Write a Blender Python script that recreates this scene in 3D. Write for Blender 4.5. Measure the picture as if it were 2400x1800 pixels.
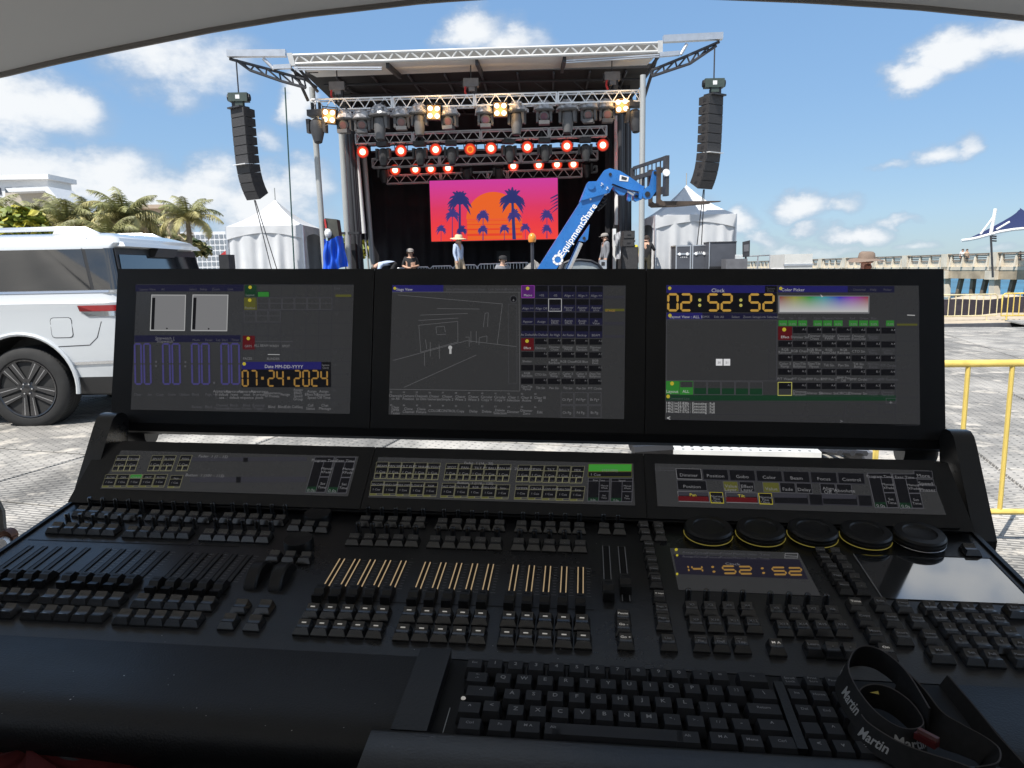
import bpy, math, random
from math import sin, cos, pi, radians, atan2, asin, sqrt, tan
from mathutils import Vector, Matrix, Euler
V = Vector
random.seed(7)
scene = bpy.context.scene
for o in list(bpy.data.objects): bpy.data.objects.remove(o)
COL = scene.collection

# ------------------------------------------------------------------ camera
FPX, PIT, ROL = 1700.0, radians(8.95), radians(1.1)
cF = V((0, cos(PIT), -sin(PIT))); r0 = V((1, 0, 0)); u0 = r0.cross(cF)
cR = cos(ROL)*r0 - sin(ROL)*u0
cU = sin(ROL)*r0 + cos(ROL)*u0
CAM = V((0, 0, 1.55))
cam = bpy.data.cameras.new('camera'); camo = bpy.data.objects.new('camera', cam); COL.objects.link(camo)
mm = Matrix((cR, cU, -cF)).transposed().to_4x4(); mm.translation = CAM
camo.matrix_world = mm
cam.sensor_width = 36.0; cam.lens = FPX/2400*36.0; cam.clip_start = 0.05; cam.clip_end = 9000
scene.camera = camo

# ------------------------------------------------------------------ exposure, sun and sky
scene.view_settings.view_transform = 'Standard'; scene.view_settings.look = 'None'
scene.view_settings.gamma = 1.0; scene.view_settings.use_curve_mapping = False
scene.view_settings.exposure = 0.62
SUN_EL, SUN_AZ = radians(58), radians(222)      # azimuth clockwise from +Y: behind the camera, to its left
sd = V((sin(SUN_AZ)*cos(SUN_EL), cos(SUN_AZ)*cos(SUN_EL), sin(SUN_EL)))
sl = bpy.data.lights.new('sun', 'SUN'); sl.energy = 4.3; sl.angle = radians(0.5); sl.color = (1.0, 0.955, 0.89)
so = bpy.data.objects.new('sun', sl); COL.objects.link(so)
so.rotation_euler = sd.to_track_quat('Z', 'Y').to_euler()
so.location = sd*60

def ray(x, y): return cF + (x-1200)/FPX*cR - (y-900)/FPX*cU
def P(x, y, Y):
    d = ray(x, y); return CAM + d*(Y/d.y)
def G(x, y, z=0.0):
    d = ray(x, y); return CAM + d*((z-CAM.z)/d.z)
def azel(x, y):
    d = ray(x, y).normalized(); return atan2(d.x, d.y), asin(d.z)

world = bpy.data.worlds.new('World'); scene.world = world; world.use_nodes = True
wt = world.node_tree; wt.nodes.clear()
def wn(t, **k):
    n = wt.nodes.new(t)
    for a, b in k.items(): setattr(n, a, b)
    return n
def wm(op, a, b=None, c=None, clamp=False):
    n = wn('ShaderNodeMath', operation=op); n.use_clamp = clamp
    for i, v in enumerate((a, b, c)):
        if v is None: continue
        if isinstance(v, (int, float)): n.inputs[i].default_value = v
        else: wt.links.new(v, n.inputs[i])
    return n.outputs[0]
sky = wn('ShaderNodeTexSky', sky_type='NISHITA'); sky.sun_disc = False
sky.sun_elevation = SUN_EL; sky.sun_rotation = SUN_AZ; sky.air_density = 1.0; sky.dust_density = 0.35; sky.ozone_density = 2.2; sky.altitude = 0
gm = wn('ShaderNodeGamma'); gm.inputs['Gamma'].default_value = .30; wt.links.new(sky.outputs[0], gm.inputs['Color'])
hs = wn('ShaderNodeHueSaturation'); hs.inputs['Saturation'].default_value = 1.9; hs.inputs['Value'].default_value = 1.0
wt.links.new(gm.outputs[0], hs.inputs['Color'])
bg = wn('ShaderNodeBackground'); bg.inputs[1].default_value = 0.125; tn = wn('ShaderNodeMix', data_type='RGBA', blend_type='MULTIPLY'); tn.inputs['Factor'].default_value = 1; wt.links.new(hs.outputs[0], tn.inputs['A']); tn.inputs['B'].default_value = (1.56, 1.98, 2.50, 1); wt.links.new(tn.outputs['Result'], bg.inputs[0])
tc = wn('ShaderNodeTexCoord'); sp = wn('ShaderNodeSeparateXYZ'); wt.links.new(tc.outputs['Generated'], sp.inputs[0])
AZ = wm('ARCTAN2', sp.outputs[0], sp.outputs[1]); EL = wm('ARCSINE', sp.outputs[2])
def noise(scale, det, rough, sz=1.6):
    mp = wn('ShaderNodeMapping'); mp.inputs['Scale'].default_value = (1, 1, sz); wt.links.new(tc.outputs['Generated'], mp.inputs[0])
    n = wn('ShaderNodeTexNoise'); n.inputs['Scale'].default_value = scale; n.inputs['Detail'].default_value = det
    n.inputs['Roughness'].default_value = rough; wt.links.new(mp.outputs[0], n.inputs['Vector']); return n
nA = noise(7.5, 7, .60); nB = noise(19, 5, .6); nC = noise(4.2, 4, .55, 2.6)
sA = wn('ShaderNodeSeparateColor'); wt.links.new(nA.outputs['Color'], sA.inputs[0])
AZp = wm('ADD', AZ, wm('MULTIPLY', wm('SUBTRACT', sA.outputs[0], .5), .10))
ELp = wm('ADD', EL, wm('MULTIPLY', wm('SUBTRACT', sA.outputs[1], .5), .08))
# cumulus banks: (pixel centre in the photograph, half sizes in pixels, thickness)
BL = [(60,250,160,80,1.0),(560,505,150,60,.8),(150,500,200,60,.8),(700,520,90,60,.6),(190,240,70,45,.8),(30,320,90,70,.7),(400,130,190,75,.8),(420,200,70,55,.35),(90,420,190,80,.9),(250,420,130,75,1.0),
      (330,450,150,70,.9),(420,470,120,70,.8),(500,440,110,70,.85),(610,470,130,80,1.0),(690,430,80,60,.9),(630,330,40,45,.35),(705,235,45,50,1.),
      (1110,75,70,45,1.),(1190,100,80,45,.9),(1060,90,50,30,.6),(2160,170,80,45,.9),(2260,120,100,50,1.),(2370,90,90,55,1.),(2450,60,110,60,.9),
      (2190,365,75,32,.75),(2255,352,45,34,.8),(2080,395,70,16,.3),(1880,485,75,28,.85),(1965,475,45,26,.7),(1850,500,60,22,.5),(2010,545,80,24,.8),(2060,535,40,25,.7),
      (1900,530,45,20,.6),(1740,530,40,30,.7),(1850,585,45,22,.7),(1600,500,90,60,.4),(2150,570,60,18,.45),(1560,560,120,60,.5),(1950,588,95,15,.5),(2105,505,60,14,.45),(1790,562,60,18,.5),(2300,545,60,13,.4),(2330,582,80,14,.45),(2200,600,70,12,.4)]
bl_max = None
for (x, y, rx, ry, th) in BL:
    a, e = azel(x, y); a2, e2 = azel(x+rx, y); a3, e3 = azel(x, y-ry)
    ra = abs(a2-a); re = abs(e3-e)
    da = wm('DIVIDE', wm('SUBTRACT', AZp, a), ra*1.25); de = wm('DIVIDE', wm('SUBTRACT', ELp, e), re*1.25)
    q = wm('SUBTRACT', th, wm('ADD', wm('MULTIPLY', da, da), wm('MULTIPLY', de, de)))
    bl_max = q if bl_max is None else wm('MAXIMUM', bl_max, q)
# the rest of the sky: unseen cumulus, cover raised to whiten the ambient light
gen = wm('SUBTRACT', wm('MULTIPLY', nC.outputs[0], 3.4), 1.15)
side = wm('MAXIMUM', wm('MULTIPLY', wm('SUBTRACT', wm('ABSOLUTE', AZ), .66), 4.0, clamp=True), wm('MULTIPLY', wm('SUBTRACT', EL, .40), 5.0, clamp=True))
gen = wm('ADD', wm('MULTIPLY', wm('ADD', gen, 1.5), side), -1.5)
cov = wm('MAXIMUM', wm('MAXIMUM', wm('ADD', bl_max, .34), -1.2), gen)
f1 = wm('MULTIPLY', wm('SUBTRACT', nA.outputs[0], .5), 2.0)
f2 = wm('MULTIPLY', wm('SUBTRACT', nB.outputs[0], .5), .9)
dens0 = wm('ADD', cov, wm('ADD', f1, f2))
mr = wn('ShaderNodeMapRange', interpolation_type='SMOOTHSTEP'); mr.inputs['From Min'].default_value = -.15; mr.inputs['From Max'].default_value = 1.3
wt.links.new(dens0, mr.inputs['Value'])
hz = wn('ShaderNodeMapRange', interpolation_type='SMOOTHSTEP'); hz.inputs['From Min'].default_value = .0; hz.inputs['From Max'].default_value = .03
wt.links.new(EL, hz.inputs['Value'])
dens = wm('MULTIPLY', mr.outputs[0], wm('ADD', wm('MULTIPLY', hz.outputs[0], .75), .25))
sh = wn('ShaderNodeMapRange', interpolation_type='SMOOTHSTEP'); sh.inputs['From Min'].default_value = .25; sh.inputs['From Max'].default_value = 1.25
wt.links.new(wm('ADD', dens0, wm('MULTIPLY', f2, .8)), sh.inputs['Value'])
cm = wn('ShaderNodeMix', data_type='RGBA'); cm.inputs['A'].default_value = (.27, .34, .44, 1); cm.inputs['B'].default_value = (.60, .62, .64, 1)
wt.links.new(sh.outputs[0], cm.inputs['Factor'])
bgc = wn('ShaderNodeBackground'); wt.links.new(cm.outputs['Result'], bgc.inputs[0]); bgc.inputs[1].default_value = 1.0
mx = wn('ShaderNodeMixShader'); wt.links.new(dens, mx.inputs[0]); wt.links.new(bg.outputs[0], mx.inputs[1]); wt.links.new(bgc.outputs[0], mx.inputs[2])
wo = wn('ShaderNodeOutputWorld'); wt.links.new(mx.outputs[0], wo.inputs[0])

# ------------------------------------------------------------------ materials
MC = {}
def mat(name, col, rough=.6, metal=0., var=.12, vs=6., bump=0., bs=60., em=None, es=0., spec=.5, coat=0., trans=0., alpha=1., detail=4, ior=None, rvar=0.):
    if name in MC: return MC[name]
    m = bpy.data.materials.new(name); m.use_nodes = True; MC[name] = m
    nt = m.node_tree; b = nt.nodes['Principled BSDF']
    b.inputs['Roughness'].default_value = rough; b.inputs['Metallic'].default_value = metal
    b.inputs['Specular IOR Level'].default_value = spec; b.inputs['Coat Weight'].default_value = coat
    b.inputs['Transmission Weight'].default_value = trans; b.inputs['Alpha'].default_value = alpha
    c = (*col, 1)
    if ior: b.inputs['IOR'].default_value = ior
    if var > 0 or bump > 0:
        t = nt.nodes.new('ShaderNodeTexCoord')
    if var > 0:
        n = nt.nodes.new('ShaderNodeTexNoise'); n.inputs['Scale'].default_value = vs; n.inputs['Detail'].default_value = detail
        nt.links.new(t.outputs['Object'], n.inputs['Vector'])
        r = nt.nodes.new('ShaderNodeValToRGB'); r.color_ramp.elements[0].position = .3; r.color_ramp.elements[1].position = .7
        r.color_ramp.elements[0].color = (*[max(0, x*(1-var)) for x in col], 1)
        r.color_ramp.elements[1].color = (*[min(1, x*(1+var)) for x in col], 1)
        nt.links.new(n.outputs[0], r.inputs[0]); nt.links.new(r.outputs[0], b.inputs['Base Color'])
    else: b.inputs['Base Color'].default_value = c
    if bump > 0:
        n2 = nt.nodes.new('ShaderNodeTexNoise'); n2.inputs['Scale'].default_value = bs; n2.inputs['Detail'].default_value = 3
        nt.links.new(t.outputs['Object'], n2.inputs['Vector'])
        bp = nt.nodes.new('ShaderNodeBump'); bp.inputs['Strength'].default_value = bump; bp.inputs['Distance'].default_value = .01
        nt.links.new(n2.outputs[0], bp.inputs['Height']); nt.links.new(bp.outputs[0], b.inputs['Normal'])
    if rvar > 0:
        n4 = nt.nodes.new('ShaderNodeTexNoise'); n4.inputs['Scale'].default_value = 7; n4.inputs['Detail'].default_value = 6; n4.inputs['Roughness'].default_value = .65; nt.links.new(t.outputs['Object'], n4.inputs['Vector'])
        m4 = nt.nodes.new('ShaderNodeMapRange'); m4.inputs['From Min'].default_value = .35; m4.inputs['From Max'].default_value = .7; m4.inputs['To Min'].default_value = max(.02, rough-rvar); m4.inputs['To Max'].default_value = rough+rvar; nt.links.new(n4.outputs[0], m4.inputs['Value']); nt.links.new(m4.outputs[0], b.inputs['Roughness'])
    if em is not None:
        b.inputs['Emission Color'].default_value = (*em, 1); b.inputs['Emission Strength'].default_value = es
    return m
def lin(r, g, b):
    f = lambda c: (c/255/12.92 if c <= 10 else ((c/255+.055)/1.055)**2.4)
    return (f(r), f(g), f(b))
EXP = 2**scene.view_settings.exposure
UIM = {}
def ui_mat(name, rgb, k=.58):
    """a screen pixel colour: glows, over dark glass"""
    key = 'screen_'+name
    if key in MC: return MC[key]
    c = lin(*rgb)
    return mat(key, (.006, .006, .007), .5, 0, 0, em=c, es=k/EXP, spec=.2)

# ------------------------------------------------------------------ mesh building
WM = {}
def setp(o, W, parent):
    if parent is not None:
        o.parent = parent; o.matrix_parent_inverse = WM[parent].inverted()
    o.matrix_basis = W; WM[o] = W.copy()
def thing(name, label, cat, loc=(0, 0, 0), rotz=0., group=None, W=None):
    o = bpy.data.objects.new(name, None); COL.objects.link(o); o.empty_display_size = .1
    setp(o, W if W is not None else Matrix.Translation(V(loc)) @ Matrix.Rotation(rotz, 4, 'Z'), None)
    return tag(o, label, cat, group)
def tag(o, label=None, cat=None, group=None, kind=None):
    if label: o['label'] = label
    if cat: o['category'] = cat
    if group: o['group'] = group
    if kind: o['kind'] = kind
    return o
def kids(o): return list(o.children)
def copy_tree(o, W=None, parent=None, label=None, group=None):
    c = o.copy(); COL.objects.link(c)
    if parent is not None: c.parent = parent
    if W is not None: c.matrix_basis = W
    WM[c] = c.matrix_basis.copy()
    if label: c['label'] = label
    if group: c['group'] = group
    for ch in kids(o): copy_tree(ch, None, c)
    return c
I4 = Matrix.Identity(4)
class MB:
    def __init__(s, *mats): s.v = []; s.f = []; s.m = []; s.mats = list(mats); s.cur = 0; s.sm = False
    def mi(s, m):
        if m not in s.mats: s.mats.append(m)
        s.cur = s.mats.index(m); return s
    def add(s, vs, fs):
        n = len(s.v); s.v += [V(p) for p in vs]
        for f in fs: s.f.append([i+n for i in f]); s.m.append(s.cur)
        return s
    def hexa(s, p): return s.add(p, [(0,3,2,1),(4,5,6,7),(0,1,5,4),(1,2,6,5),(2,3,7,6),(3,0,4,7)])
    def box(s, c, d, R=None, top=1.0):
        x, y, z = d[0]/2, d[1]/2, d[2]/2
        ps = [V((-x,-y,-z)),V((x,-y,-z)),V((x,y,-z)),V((-x,y,-z)),V((-x*top,-y*top,z)),V((x*top,-y*top,z)),V((x*top,y*top,z)),V((-x*top,y*top,z))]
        if R is not None: ps = [R @ p for p in ps]
        return s.hexa([p+V(c) for p in ps])
    def bb(s, a, b): return s.box([(a[i]+b[i])/2 for i in range(3)], [abs(b[i]-a[i]) for i in range(3)])
    def ring(s, c, ax, r, n, ph=0., up=None):
        ax = V(ax).normalized(); q = up or (V((0,0,1)) if abs(ax.z) < .9 else V((1,0,0)))
        a = ax.cross(q).normalized(); b = ax.cross(a)
        return [V(c)+r*(cos(ph+2*pi*i/n)*a+sin(ph+2*pi*i/n)*b) for i in range(n)]
    def tube(s, p0, p1, r, n=8, r1=None, cap=True):
        p0, p1 = V(p0), V(p1); ax = p1-p0
        if ax.length < 1e-6: return s
        A = s.ring(p0, ax, r, n); B = s.ring(p1, ax, r if r1 is None else r1, n)
        fs = [(i, (i+1) % n, n+(i+1) % n, n+i) for i in range(n)]
        if cap: fs += [tuple(range(n))[::-1], tuple(range(n, 2*n))]
        return s.add(A+B, fs)
    def path(s, pts, r, n=6, closed=False):
        pts = [V(p) for p in pts]; k = len(pts); rs = r if isinstance(r, (list, tuple)) else [r]*k
        vs = []; pa = None
        for i, p in enumerate(pts):
            t = (pts[(i+1) % k]-pts[i-1]) if (closed or 0 < i < k-1) else (pts[1]-pts[0] if i == 0 else pts[-1]-pts[-2])
            t = t.normalized()
            if pa is None:
                q = V((0,0,1)) if abs(t.z) < .9 else V((1,0,0)); pa = t.cross(q).normalized()
            else: pa = (pa-t*pa.dot(t)).normalized()
            pb = t.cross(pa)
            vs += [p+rs[i]*(cos(2*pi*j/n)*pa+sin(2*pi*j/n)*pb) for j in range(n)]
        fs = []
        for i in range(k if closed else k-1):
            a = i*n; b = ((i+1) % k)*n
            fs += [(a+j, a+(j+1) % n, b+(j+1) % n, b+j) for j in range(n)]
        if not closed: fs += [tuple(range(n))[::-1], tuple(range((k-1)*n, k*n))]
        return s.add(vs, fs)
    def lathe(s, c, ax, prof, n=16, cap=True):
        """prof: (distance along axis, radius)"""
        ax = V(ax).normalized(); vs = []
        for (d, r) in prof: vs += s.ring(V(c)+ax*d, ax, r, n)
        fs = []
        for i in range(len(prof)-1):
            a = i*n; b = a+n
            fs += [(a+j, a+(j+1) % n, b+(j+1) % n, b+j) for j in range(n)]
        if cap: fs += [tuple(range(n))[::-1], tuple(range((len(prof)-1)*n, len(prof)*n))]
        return s.add(vs, fs)
    def prism(s, poly, off):
        """polygon (3-D points) extruded by vector off"""
        n = len(poly); off = V(off); A = [V(p) for p in poly]; B = [p+off for p in A]
        return s.add(A+B, [tuple(range(n))[::-1], tuple(range(n, 2*n))]+[(i, (i+1) % n, n+(i+1) % n, n+i) for i in range(n)])
    def quad(s, *p): return s.add(p, [tuple(range(len(p)))])
    def ball(s, c, r, n=12, k=8, sc=(1,1,1)):
        vs = [V(c)+V((0,0,r*sc[2]))]; fs = []
        for i in range(1, k):
            th = pi*i/k
            vs += [V(c)+V((r*sc[0]*sin(th)*cos(2*pi*j/n), r*sc[1]*sin(th)*sin(2*pi*j/n), r*sc[2]*cos(th))) for j in range(n)]
        vs.append(V(c)-V((0,0,r*sc[2])))
        fs += [(0, 1+j, 1+(j+1) % n) for j in range(n)]
        for i in range(k-2):
            a = 1+i*n; b = a+n; fs += [(a+j, b+j, b+(j+1) % n, a+(j+1) % n) for j in range(n)]
        a = 1+(k-2)*n; fs += [(a+j, len(vs)-1, a+(j+1) % n) for j in range(n)]
        return s.add(vs, fs)
    def grid(s, fn, nu, nv):
        vs = [fn(i/nu, j/nv) for j in range(nv+1) for i in range(nu+1)]
        return s.add(vs, [(j*(nu+1)+i, j*(nu+1)+i+1, (j+1)*(nu+1)+i+1, (j+1)*(nu+1)+i) for j in range(nv) for i in range(nu)])
    def mesh(s, name, smooth=None, fix=True):
        me = bpy.data.meshes.new(name); me.from_pydata([tuple(p) for p in s.v], [], s.f)
        for m in s.mats: me.materials.append(m)
        if len(s.mats) > 1: me.polygons.foreach_set('material_index', s.m)
        if smooth is not None: 
            me.polygons.foreach_set('use_smooth', [True]*len(s.f))
            if smooth > 0: me.set_sharp_from_angle(angle=radians(smooth))
        me.update(); return me
    def build(s, name, parent=None, W=None, smooth=None, label=None, cat=None, group=None, kind=None):
        o = bpy.data.objects.new(name, s.mesh(name, smooth)); COL.objects.link(o)
        setp(o, W if W is not None else I4, parent)
        return tag(o, label, cat, group, kind)
def inst(name, me, W, parent=None, label=None, cat=None, group=None, kind=None):
    o = bpy.data.objects.new(name, me); COL.objects.link(o); setp(o, W, parent); return tag(o, label, cat, group, kind)
CYL = {}
def seg(name, p0, p1, r, m, parent, n=8):
    """a straight pipe as one object sharing one unit cylinder"""
    k = (m.name, n)
    if k not in CYL: CYL[k] = MB(m).tube((0,0,0), (0,0,1), 1, n).mesh('pipe', 40)
    p0, p1 = V(p0), V(p1); d = p1-p0
    W = Matrix.Translation(p0) @ d.to_track_quat('Z', 'Y').to_matrix().to_4x4() @ Matrix.Diagonal((r, r, d.length, 1))
    return inst(name, CYL[k], W, parent)
TXT = {}
def text(s, bold=0.0):
    """unit-height glyph outlines of s, as (verts, faces, width), baseline at 0, x from 0"""
    k = (s, bold)
    if k in TXT: return TXT[k]
    c = bpy.data.curves.new('t', 'FONT'); c.body = s; c.size = 1.0; c.resolution_u = 2; c.offset = bold; c.fill_mode = 'FRONT'
    o = bpy.data.objects.new('t', c); me = o.to_mesh()
    vs = [v.co.copy() for v in me.vertices]; fs = [tuple(p.vertices) for p in me.polygons]
    o.to_mesh_clear(); bpy.data.objects.remove(o); bpy.data.curves.remove(c)
    x0 = min([v.x for v in vs] or [0]); x1 = max([v.x for v in vs] or [0])
    vs = [V((v.x-x0, v.y, 0)) for v in vs]
    TXT[k] = (vs, fs, x1-x0); return TXT[k]
SEG7 = {'0':'abcdef','1':'bc','2':'abged','3':'abgcd','4':'fgbc','5':'afgcd','6':'afgedc','7':'abc','8':'abcdefg','9':'abfgcd'}
def seg7(ch, w, h, t):
    """list of convex polygons (x right, y down) for one digit in a box w x h"""
    g = t*.12; a = t/2; out = []
    def hor(y, x0, x1): return [(x0, y), (x0+a, y-a), (x1-a, y-a), (x1, y), (x1-a, y+a), (x0+a, y+a)]
    def ver(x, y0, y1): return [(x, y0), (x+a, y0+a), (x+a, y1-a), (x, y1), (x-a, y1-a), (x-a, y0+a)]
    S = {'a': hor(a, a+g, w-a-g), 'g': hor(h/2, a+g, w-a-g), 'd': hor(h-a, a+g, w-a-g), 'f': ver(a, a+g, h/2-g), 'b': ver(w-a, a+g, h/2-g),
         'e': ver(a, h/2+g, h-a-g), 'c': ver(w-a, h/2+g, h-a-g)}
    return [S[c] for c in SEG7[ch]]
ORD = ['first','second','third','fourth','fifth','sixth','seventh','eighth','ninth','tenth','eleventh','twelfth','thirteenth','fourteenth','fifteenth','sixteenth']

# ================================================================== setting
M_asph = mat('asphalt', (.20,.195,.185), .9, var=.35, vs=.9, bump=.5, bs=30, detail=8)
M_sand = mat('sand', (.44,.37,.28), .95, var=.18, vs=1.5, bump=.6, bs=14, detail=8)
M_conc = mat('pale_concrete', (.62,.55,.44), .85, var=.15, vs=1.2, bump=.2, bs=12)
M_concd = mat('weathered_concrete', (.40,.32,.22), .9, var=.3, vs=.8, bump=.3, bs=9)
M_blk = mat('black_paint', (.016,.016,.018), .55, var=.2)
M_alu = mat('aluminium', (.62,.63,.65), .38, .85, var=.08)
M_alub = mat('bright_truss', (.86,.87,.88), .45, .1, var=.06)
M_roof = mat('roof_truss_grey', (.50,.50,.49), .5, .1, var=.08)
M_steel = mat('dark_steel', (.05,.05,.055), .5, .3, var=.2)
M_white = mat('white_paint', (.78,.78,.77), .4, var=.04)
M_vinyl = mat('white_vinyl', (.60,.61,.62), .5, var=.05, vs=2.5, bump=.12, bs=3)
M_yel = mat('yellow_paint', (.64,.48,.12), .45, var=.2, vs=14, rvar=.15)
M_yelp = mat('faded_yellow_paint', (.62,.54,.33), .6, var=.15, vs=5)
M_skin = mat('skin', (.50,.30,.21), .6, var=.06)
M_navy = mat('navy_fabric', (.006,.014,.075), .8, var=.1)

def hgt(x, y):
    t = min(1, max(0, (x-6)/9)); t = t*t*(3-2*t)
    s = min(1, max(0, (y-13)/15)); s = s*s*(3-2*s)*-.68
    s2 = min(1, max(0, (y-32)/36)); s += s2*s2*(3-2*s2)*-2.6
    berm = .72*math.exp(-((y-31.2)/1.3)**2)*min(1, max(0, (x-9)/3))*(1+.10*sin(x*1.3)+.06*sin(x*3.3))
    far = -6*min(1, max(0, (y-170)/60))*t
    return t*s+berm+far
xs = [-420,-250,-150,-90,-60,-45,-34,-26,-20,-15]+[-11+i for i in range(10)]+[i*.5 for i in range(-2, 61)]+[34,40,50,65,90,130,180]
ys = [-60,-30,-15,-8,-4,0,3,6,9,12,15,17,18.5]+[20+.8*i for i in range(8)]+[26.4+.4*i for i in range(22)]+[36,38,41,46,52,58,64,70,80,95,115,140,170,200,240,420]
g = MB(mat('ground_surface', (.30,.29,.27), .92, var=.28, vs=.55, bump=.5, bs=24, detail=9), M_sand)
nx, ny = len(xs), len(ys)
vs = [V((x, y, hgt(x, y))) for y in ys for x in xs]; fs = []; ms = []
for j in range(ny-1):
    for i in range(nx-1):
        fs.append((j*nx+i, j*nx+i+1, (j+1)*nx+i+1, (j+1)*nx+i)); ms.append(1 if (xs[i] > 7.5 and ys[j] > 25.0) else 0)
g.add(vs, fs); g.m = ms
GROUND = tag(g.build('ground', smooth=0), kind='structure')

# slotted event mats laid over the ground
def mat_slots():
    m = mat('slotted_mat', (.45,.43,.39), .8, var=0)
    nt = m.node_tree; b = nt.nodes['Principled BSDF']; t = nt.nodes.new('ShaderNodeTexCoord')
    br = nt.nodes.new('ShaderNodeTexBrick'); br.inputs['Scale'].default_value = 1; br.inputs['Brick Width'].default_value = .145; br.inputs['Row Height'].default_value = .036
    br.inputs['Mortar Size'].default_value = .010; br.inputs['Mortar Smooth'].default_value = .25
    br.inputs['Color1'].default_value = (.56,.54,.50,1); br.inputs['Color2'].default_value = (.51,.49,.455,1); br.inputs['Mortar'].default_value = (.24,.232,.22,1)
    nt.links.new(t.outputs['Object'], br.inputs['Vector'])
    n = nt.nodes.new('ShaderNodeTexNoise'); n.inputs['Scale'].default_value = 1.1; n.inputs['Detail'].default_value = 8; n.inputs['Roughness'].default_value = .65
    g2 = nt.nodes.new('ShaderNodeNewGeometry'); nt.links.new(g2.outputs['Position'], n.inputs['Vector'])
    r = nt.nodes.new('ShaderNodeValToRGB'); r.color_ramp.elements[0].position = .42; r.color_ramp.elements[1].position = .62
    r.color_ramp.elements[0].color = (.56,.56,.555,1); r.color_ramp.elements[1].color = (1.05,1.03,1.0,1); nt.links.new(n.outputs[0], r.inputs[0])
    # sand caught in the slots
    mx = nt.nodes.new('ShaderNodeMix'); mx.data_type = 'RGBA'; mx.blend_type = 'MULTIPLY'; mx.inputs['Factor'].default_value = 1
    nt.links.new(br.outputs[0], mx.inputs['A']); nt.links.new(r.outputs[0], mx.inputs['B'])
    oi = nt.nodes.new('ShaderNodeObjectInfo'); om = nt.nodes.new('ShaderNodeMapRange'); om.inputs['To Min'].default_value = .84; om.inputs['To Max'].default_value = 1.1; nt.links.new(oi.outputs['Random'], om.inputs['Value'])
    mo = nt.nodes.new('ShaderNodeVectorMath'); mo.operation = 'SCALE'; nt.links.new(mx.outputs['Result'], mo.inputs[0]); 
    mp5 = nt.nodes.new('ShaderNodeMapping'); mp5.inputs['Rotation'].default_value = (0,0,.35); mp5.inputs['Scale'].default_value = (2.6,.22,1); nt.links.new(g2.outputs['Position'], mp5.inputs[0])
    n5 = nt.nodes.new('ShaderNodeTexNoise'); n5.inputs['Scale'].default_value = 1.3; n5.inputs['Detail'].default_value = 7; nt.links.new(mp5.outputs[0], n5.inputs['Vector'])
    r5 = nt.nodes.new('ShaderNodeMapRange'); r5.inputs['From Min'].default_value = .52; r5.inputs['From Max'].default_value = .68; r5.inputs['To Min'].default_value = 1.0; r5.inputs['To Max'].default_value = .66; nt.links.new(n5.outputs[0], r5.inputs['Value'])
    m5 = nt.nodes.new('ShaderNodeMath'); m5.operation = 'MULTIPLY'; nt.links.new(om.outputs[0], m5.inputs[0]); nt.links.new(r5.outputs[0], m5.inputs[1]); nt.links.new(m5.outputs[0], mo.inputs['Scale'])
    n3 = nt.nodes.new('ShaderNodeTexNoise'); n3.inputs['Scale'].default_value = 2.3; n3.inputs['Detail'].default_value = 9; n3.inputs['Roughness'].default_value = .7; nt.links.new(g2.outputs['Position'], n3.inputs['Vector'])
    r3 = nt.nodes.new('ShaderNodeMapRange'); r3.inputs['From Min'].default_value = .54; r3.inputs['From Max'].default_value = .64; nt.links.new(n3.outputs[0], r3.inputs['Value'])
    m3 = nt.nodes.new('ShaderNodeMix'); m3.data_type = 'RGBA'; nt.links.new(r3.outputs[0], m3.inputs['Factor']); nt.links.new(mo.outputs[0], m3.inputs['A']); m3.inputs['B'].default_value = (.50,.46,.40,1)
    nt.links.new(m3.outputs['Result'], b.inputs['Base Color'])
    bp = nt.nodes.new('ShaderNodeBump'); bp.inputs['Strength'].default_value = .55; bp.inputs['Distance'].default_value = .010; bp.invert = True
    nt.links.new(br.outputs['Fac'], bp.inputs['Height']); nt.links.new(bp.outputs[0], b.inputs['Normal'])
    return m
M_mat = mat_slots()
ANG = radians(-17)
def mat_mesh(w, l, nm):
    m = MB(M_mat); b = .012
    m.hexa([(0,0,0),(w,0,0),(w,l,0),(0,l,0),(b,b,.03),(w-b,b,.03),(w-b,l-b,.03),(b,l-b,.03)])
    return m.mesh(nm)
meA = mat_mesh(2.388, 1.188, 'ground_mat')
meB = mat_mesh(1.188, 2.388, 'ground_mat')
Rm = Matrix.Rotation(ANG, 4, 'Z'); O = V((-3.66, 6.14, 0))
rnd = random.Random(3)
for i in range(-6, 9):
    for j in range(-5, 7):
        c = O+Rm @ V((2.4*i+1.2, 2.4*j+1.2, 0))
        if c.y < 1.2 or c.y > 19.0 or abs(c.x) > 4+c.y*.95: continue
        if c.x > 2 and c.y > 17.2: continue
        for k in (0, 1):
            o0 = V((2.4*i, 2.4*j+1.2*k, 0)) if (i+j) % 2 else V((2.4*i+1.2*k, 2.4*j, 0))
            p = O+Rm @ o0; p.z = .002+rnd.random()*.004
            inst('ground_mat', meA if (i+j) % 2 else meB, Matrix.Translation(p) @ Matrix.Rotation(ANG+rnd.uniform(-.002, .002), 4, 'Z'), GROUND)

# sea
m_sea = mat('sea_water', (.022,.125,.20), .30, var=.35, vs=.05, bump=.6, bs=.45, spec=.3)
m_sea.node_tree.nodes['Bump'].inputs['Distance'].default_value = .5
tag(MB(m_sea).quad((-3000,40,-2.3),(4500,40,-2.3),(4500,7500,-2.3),(-3000,7500,-2.3)).build('sea'), kind='structure')

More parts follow.
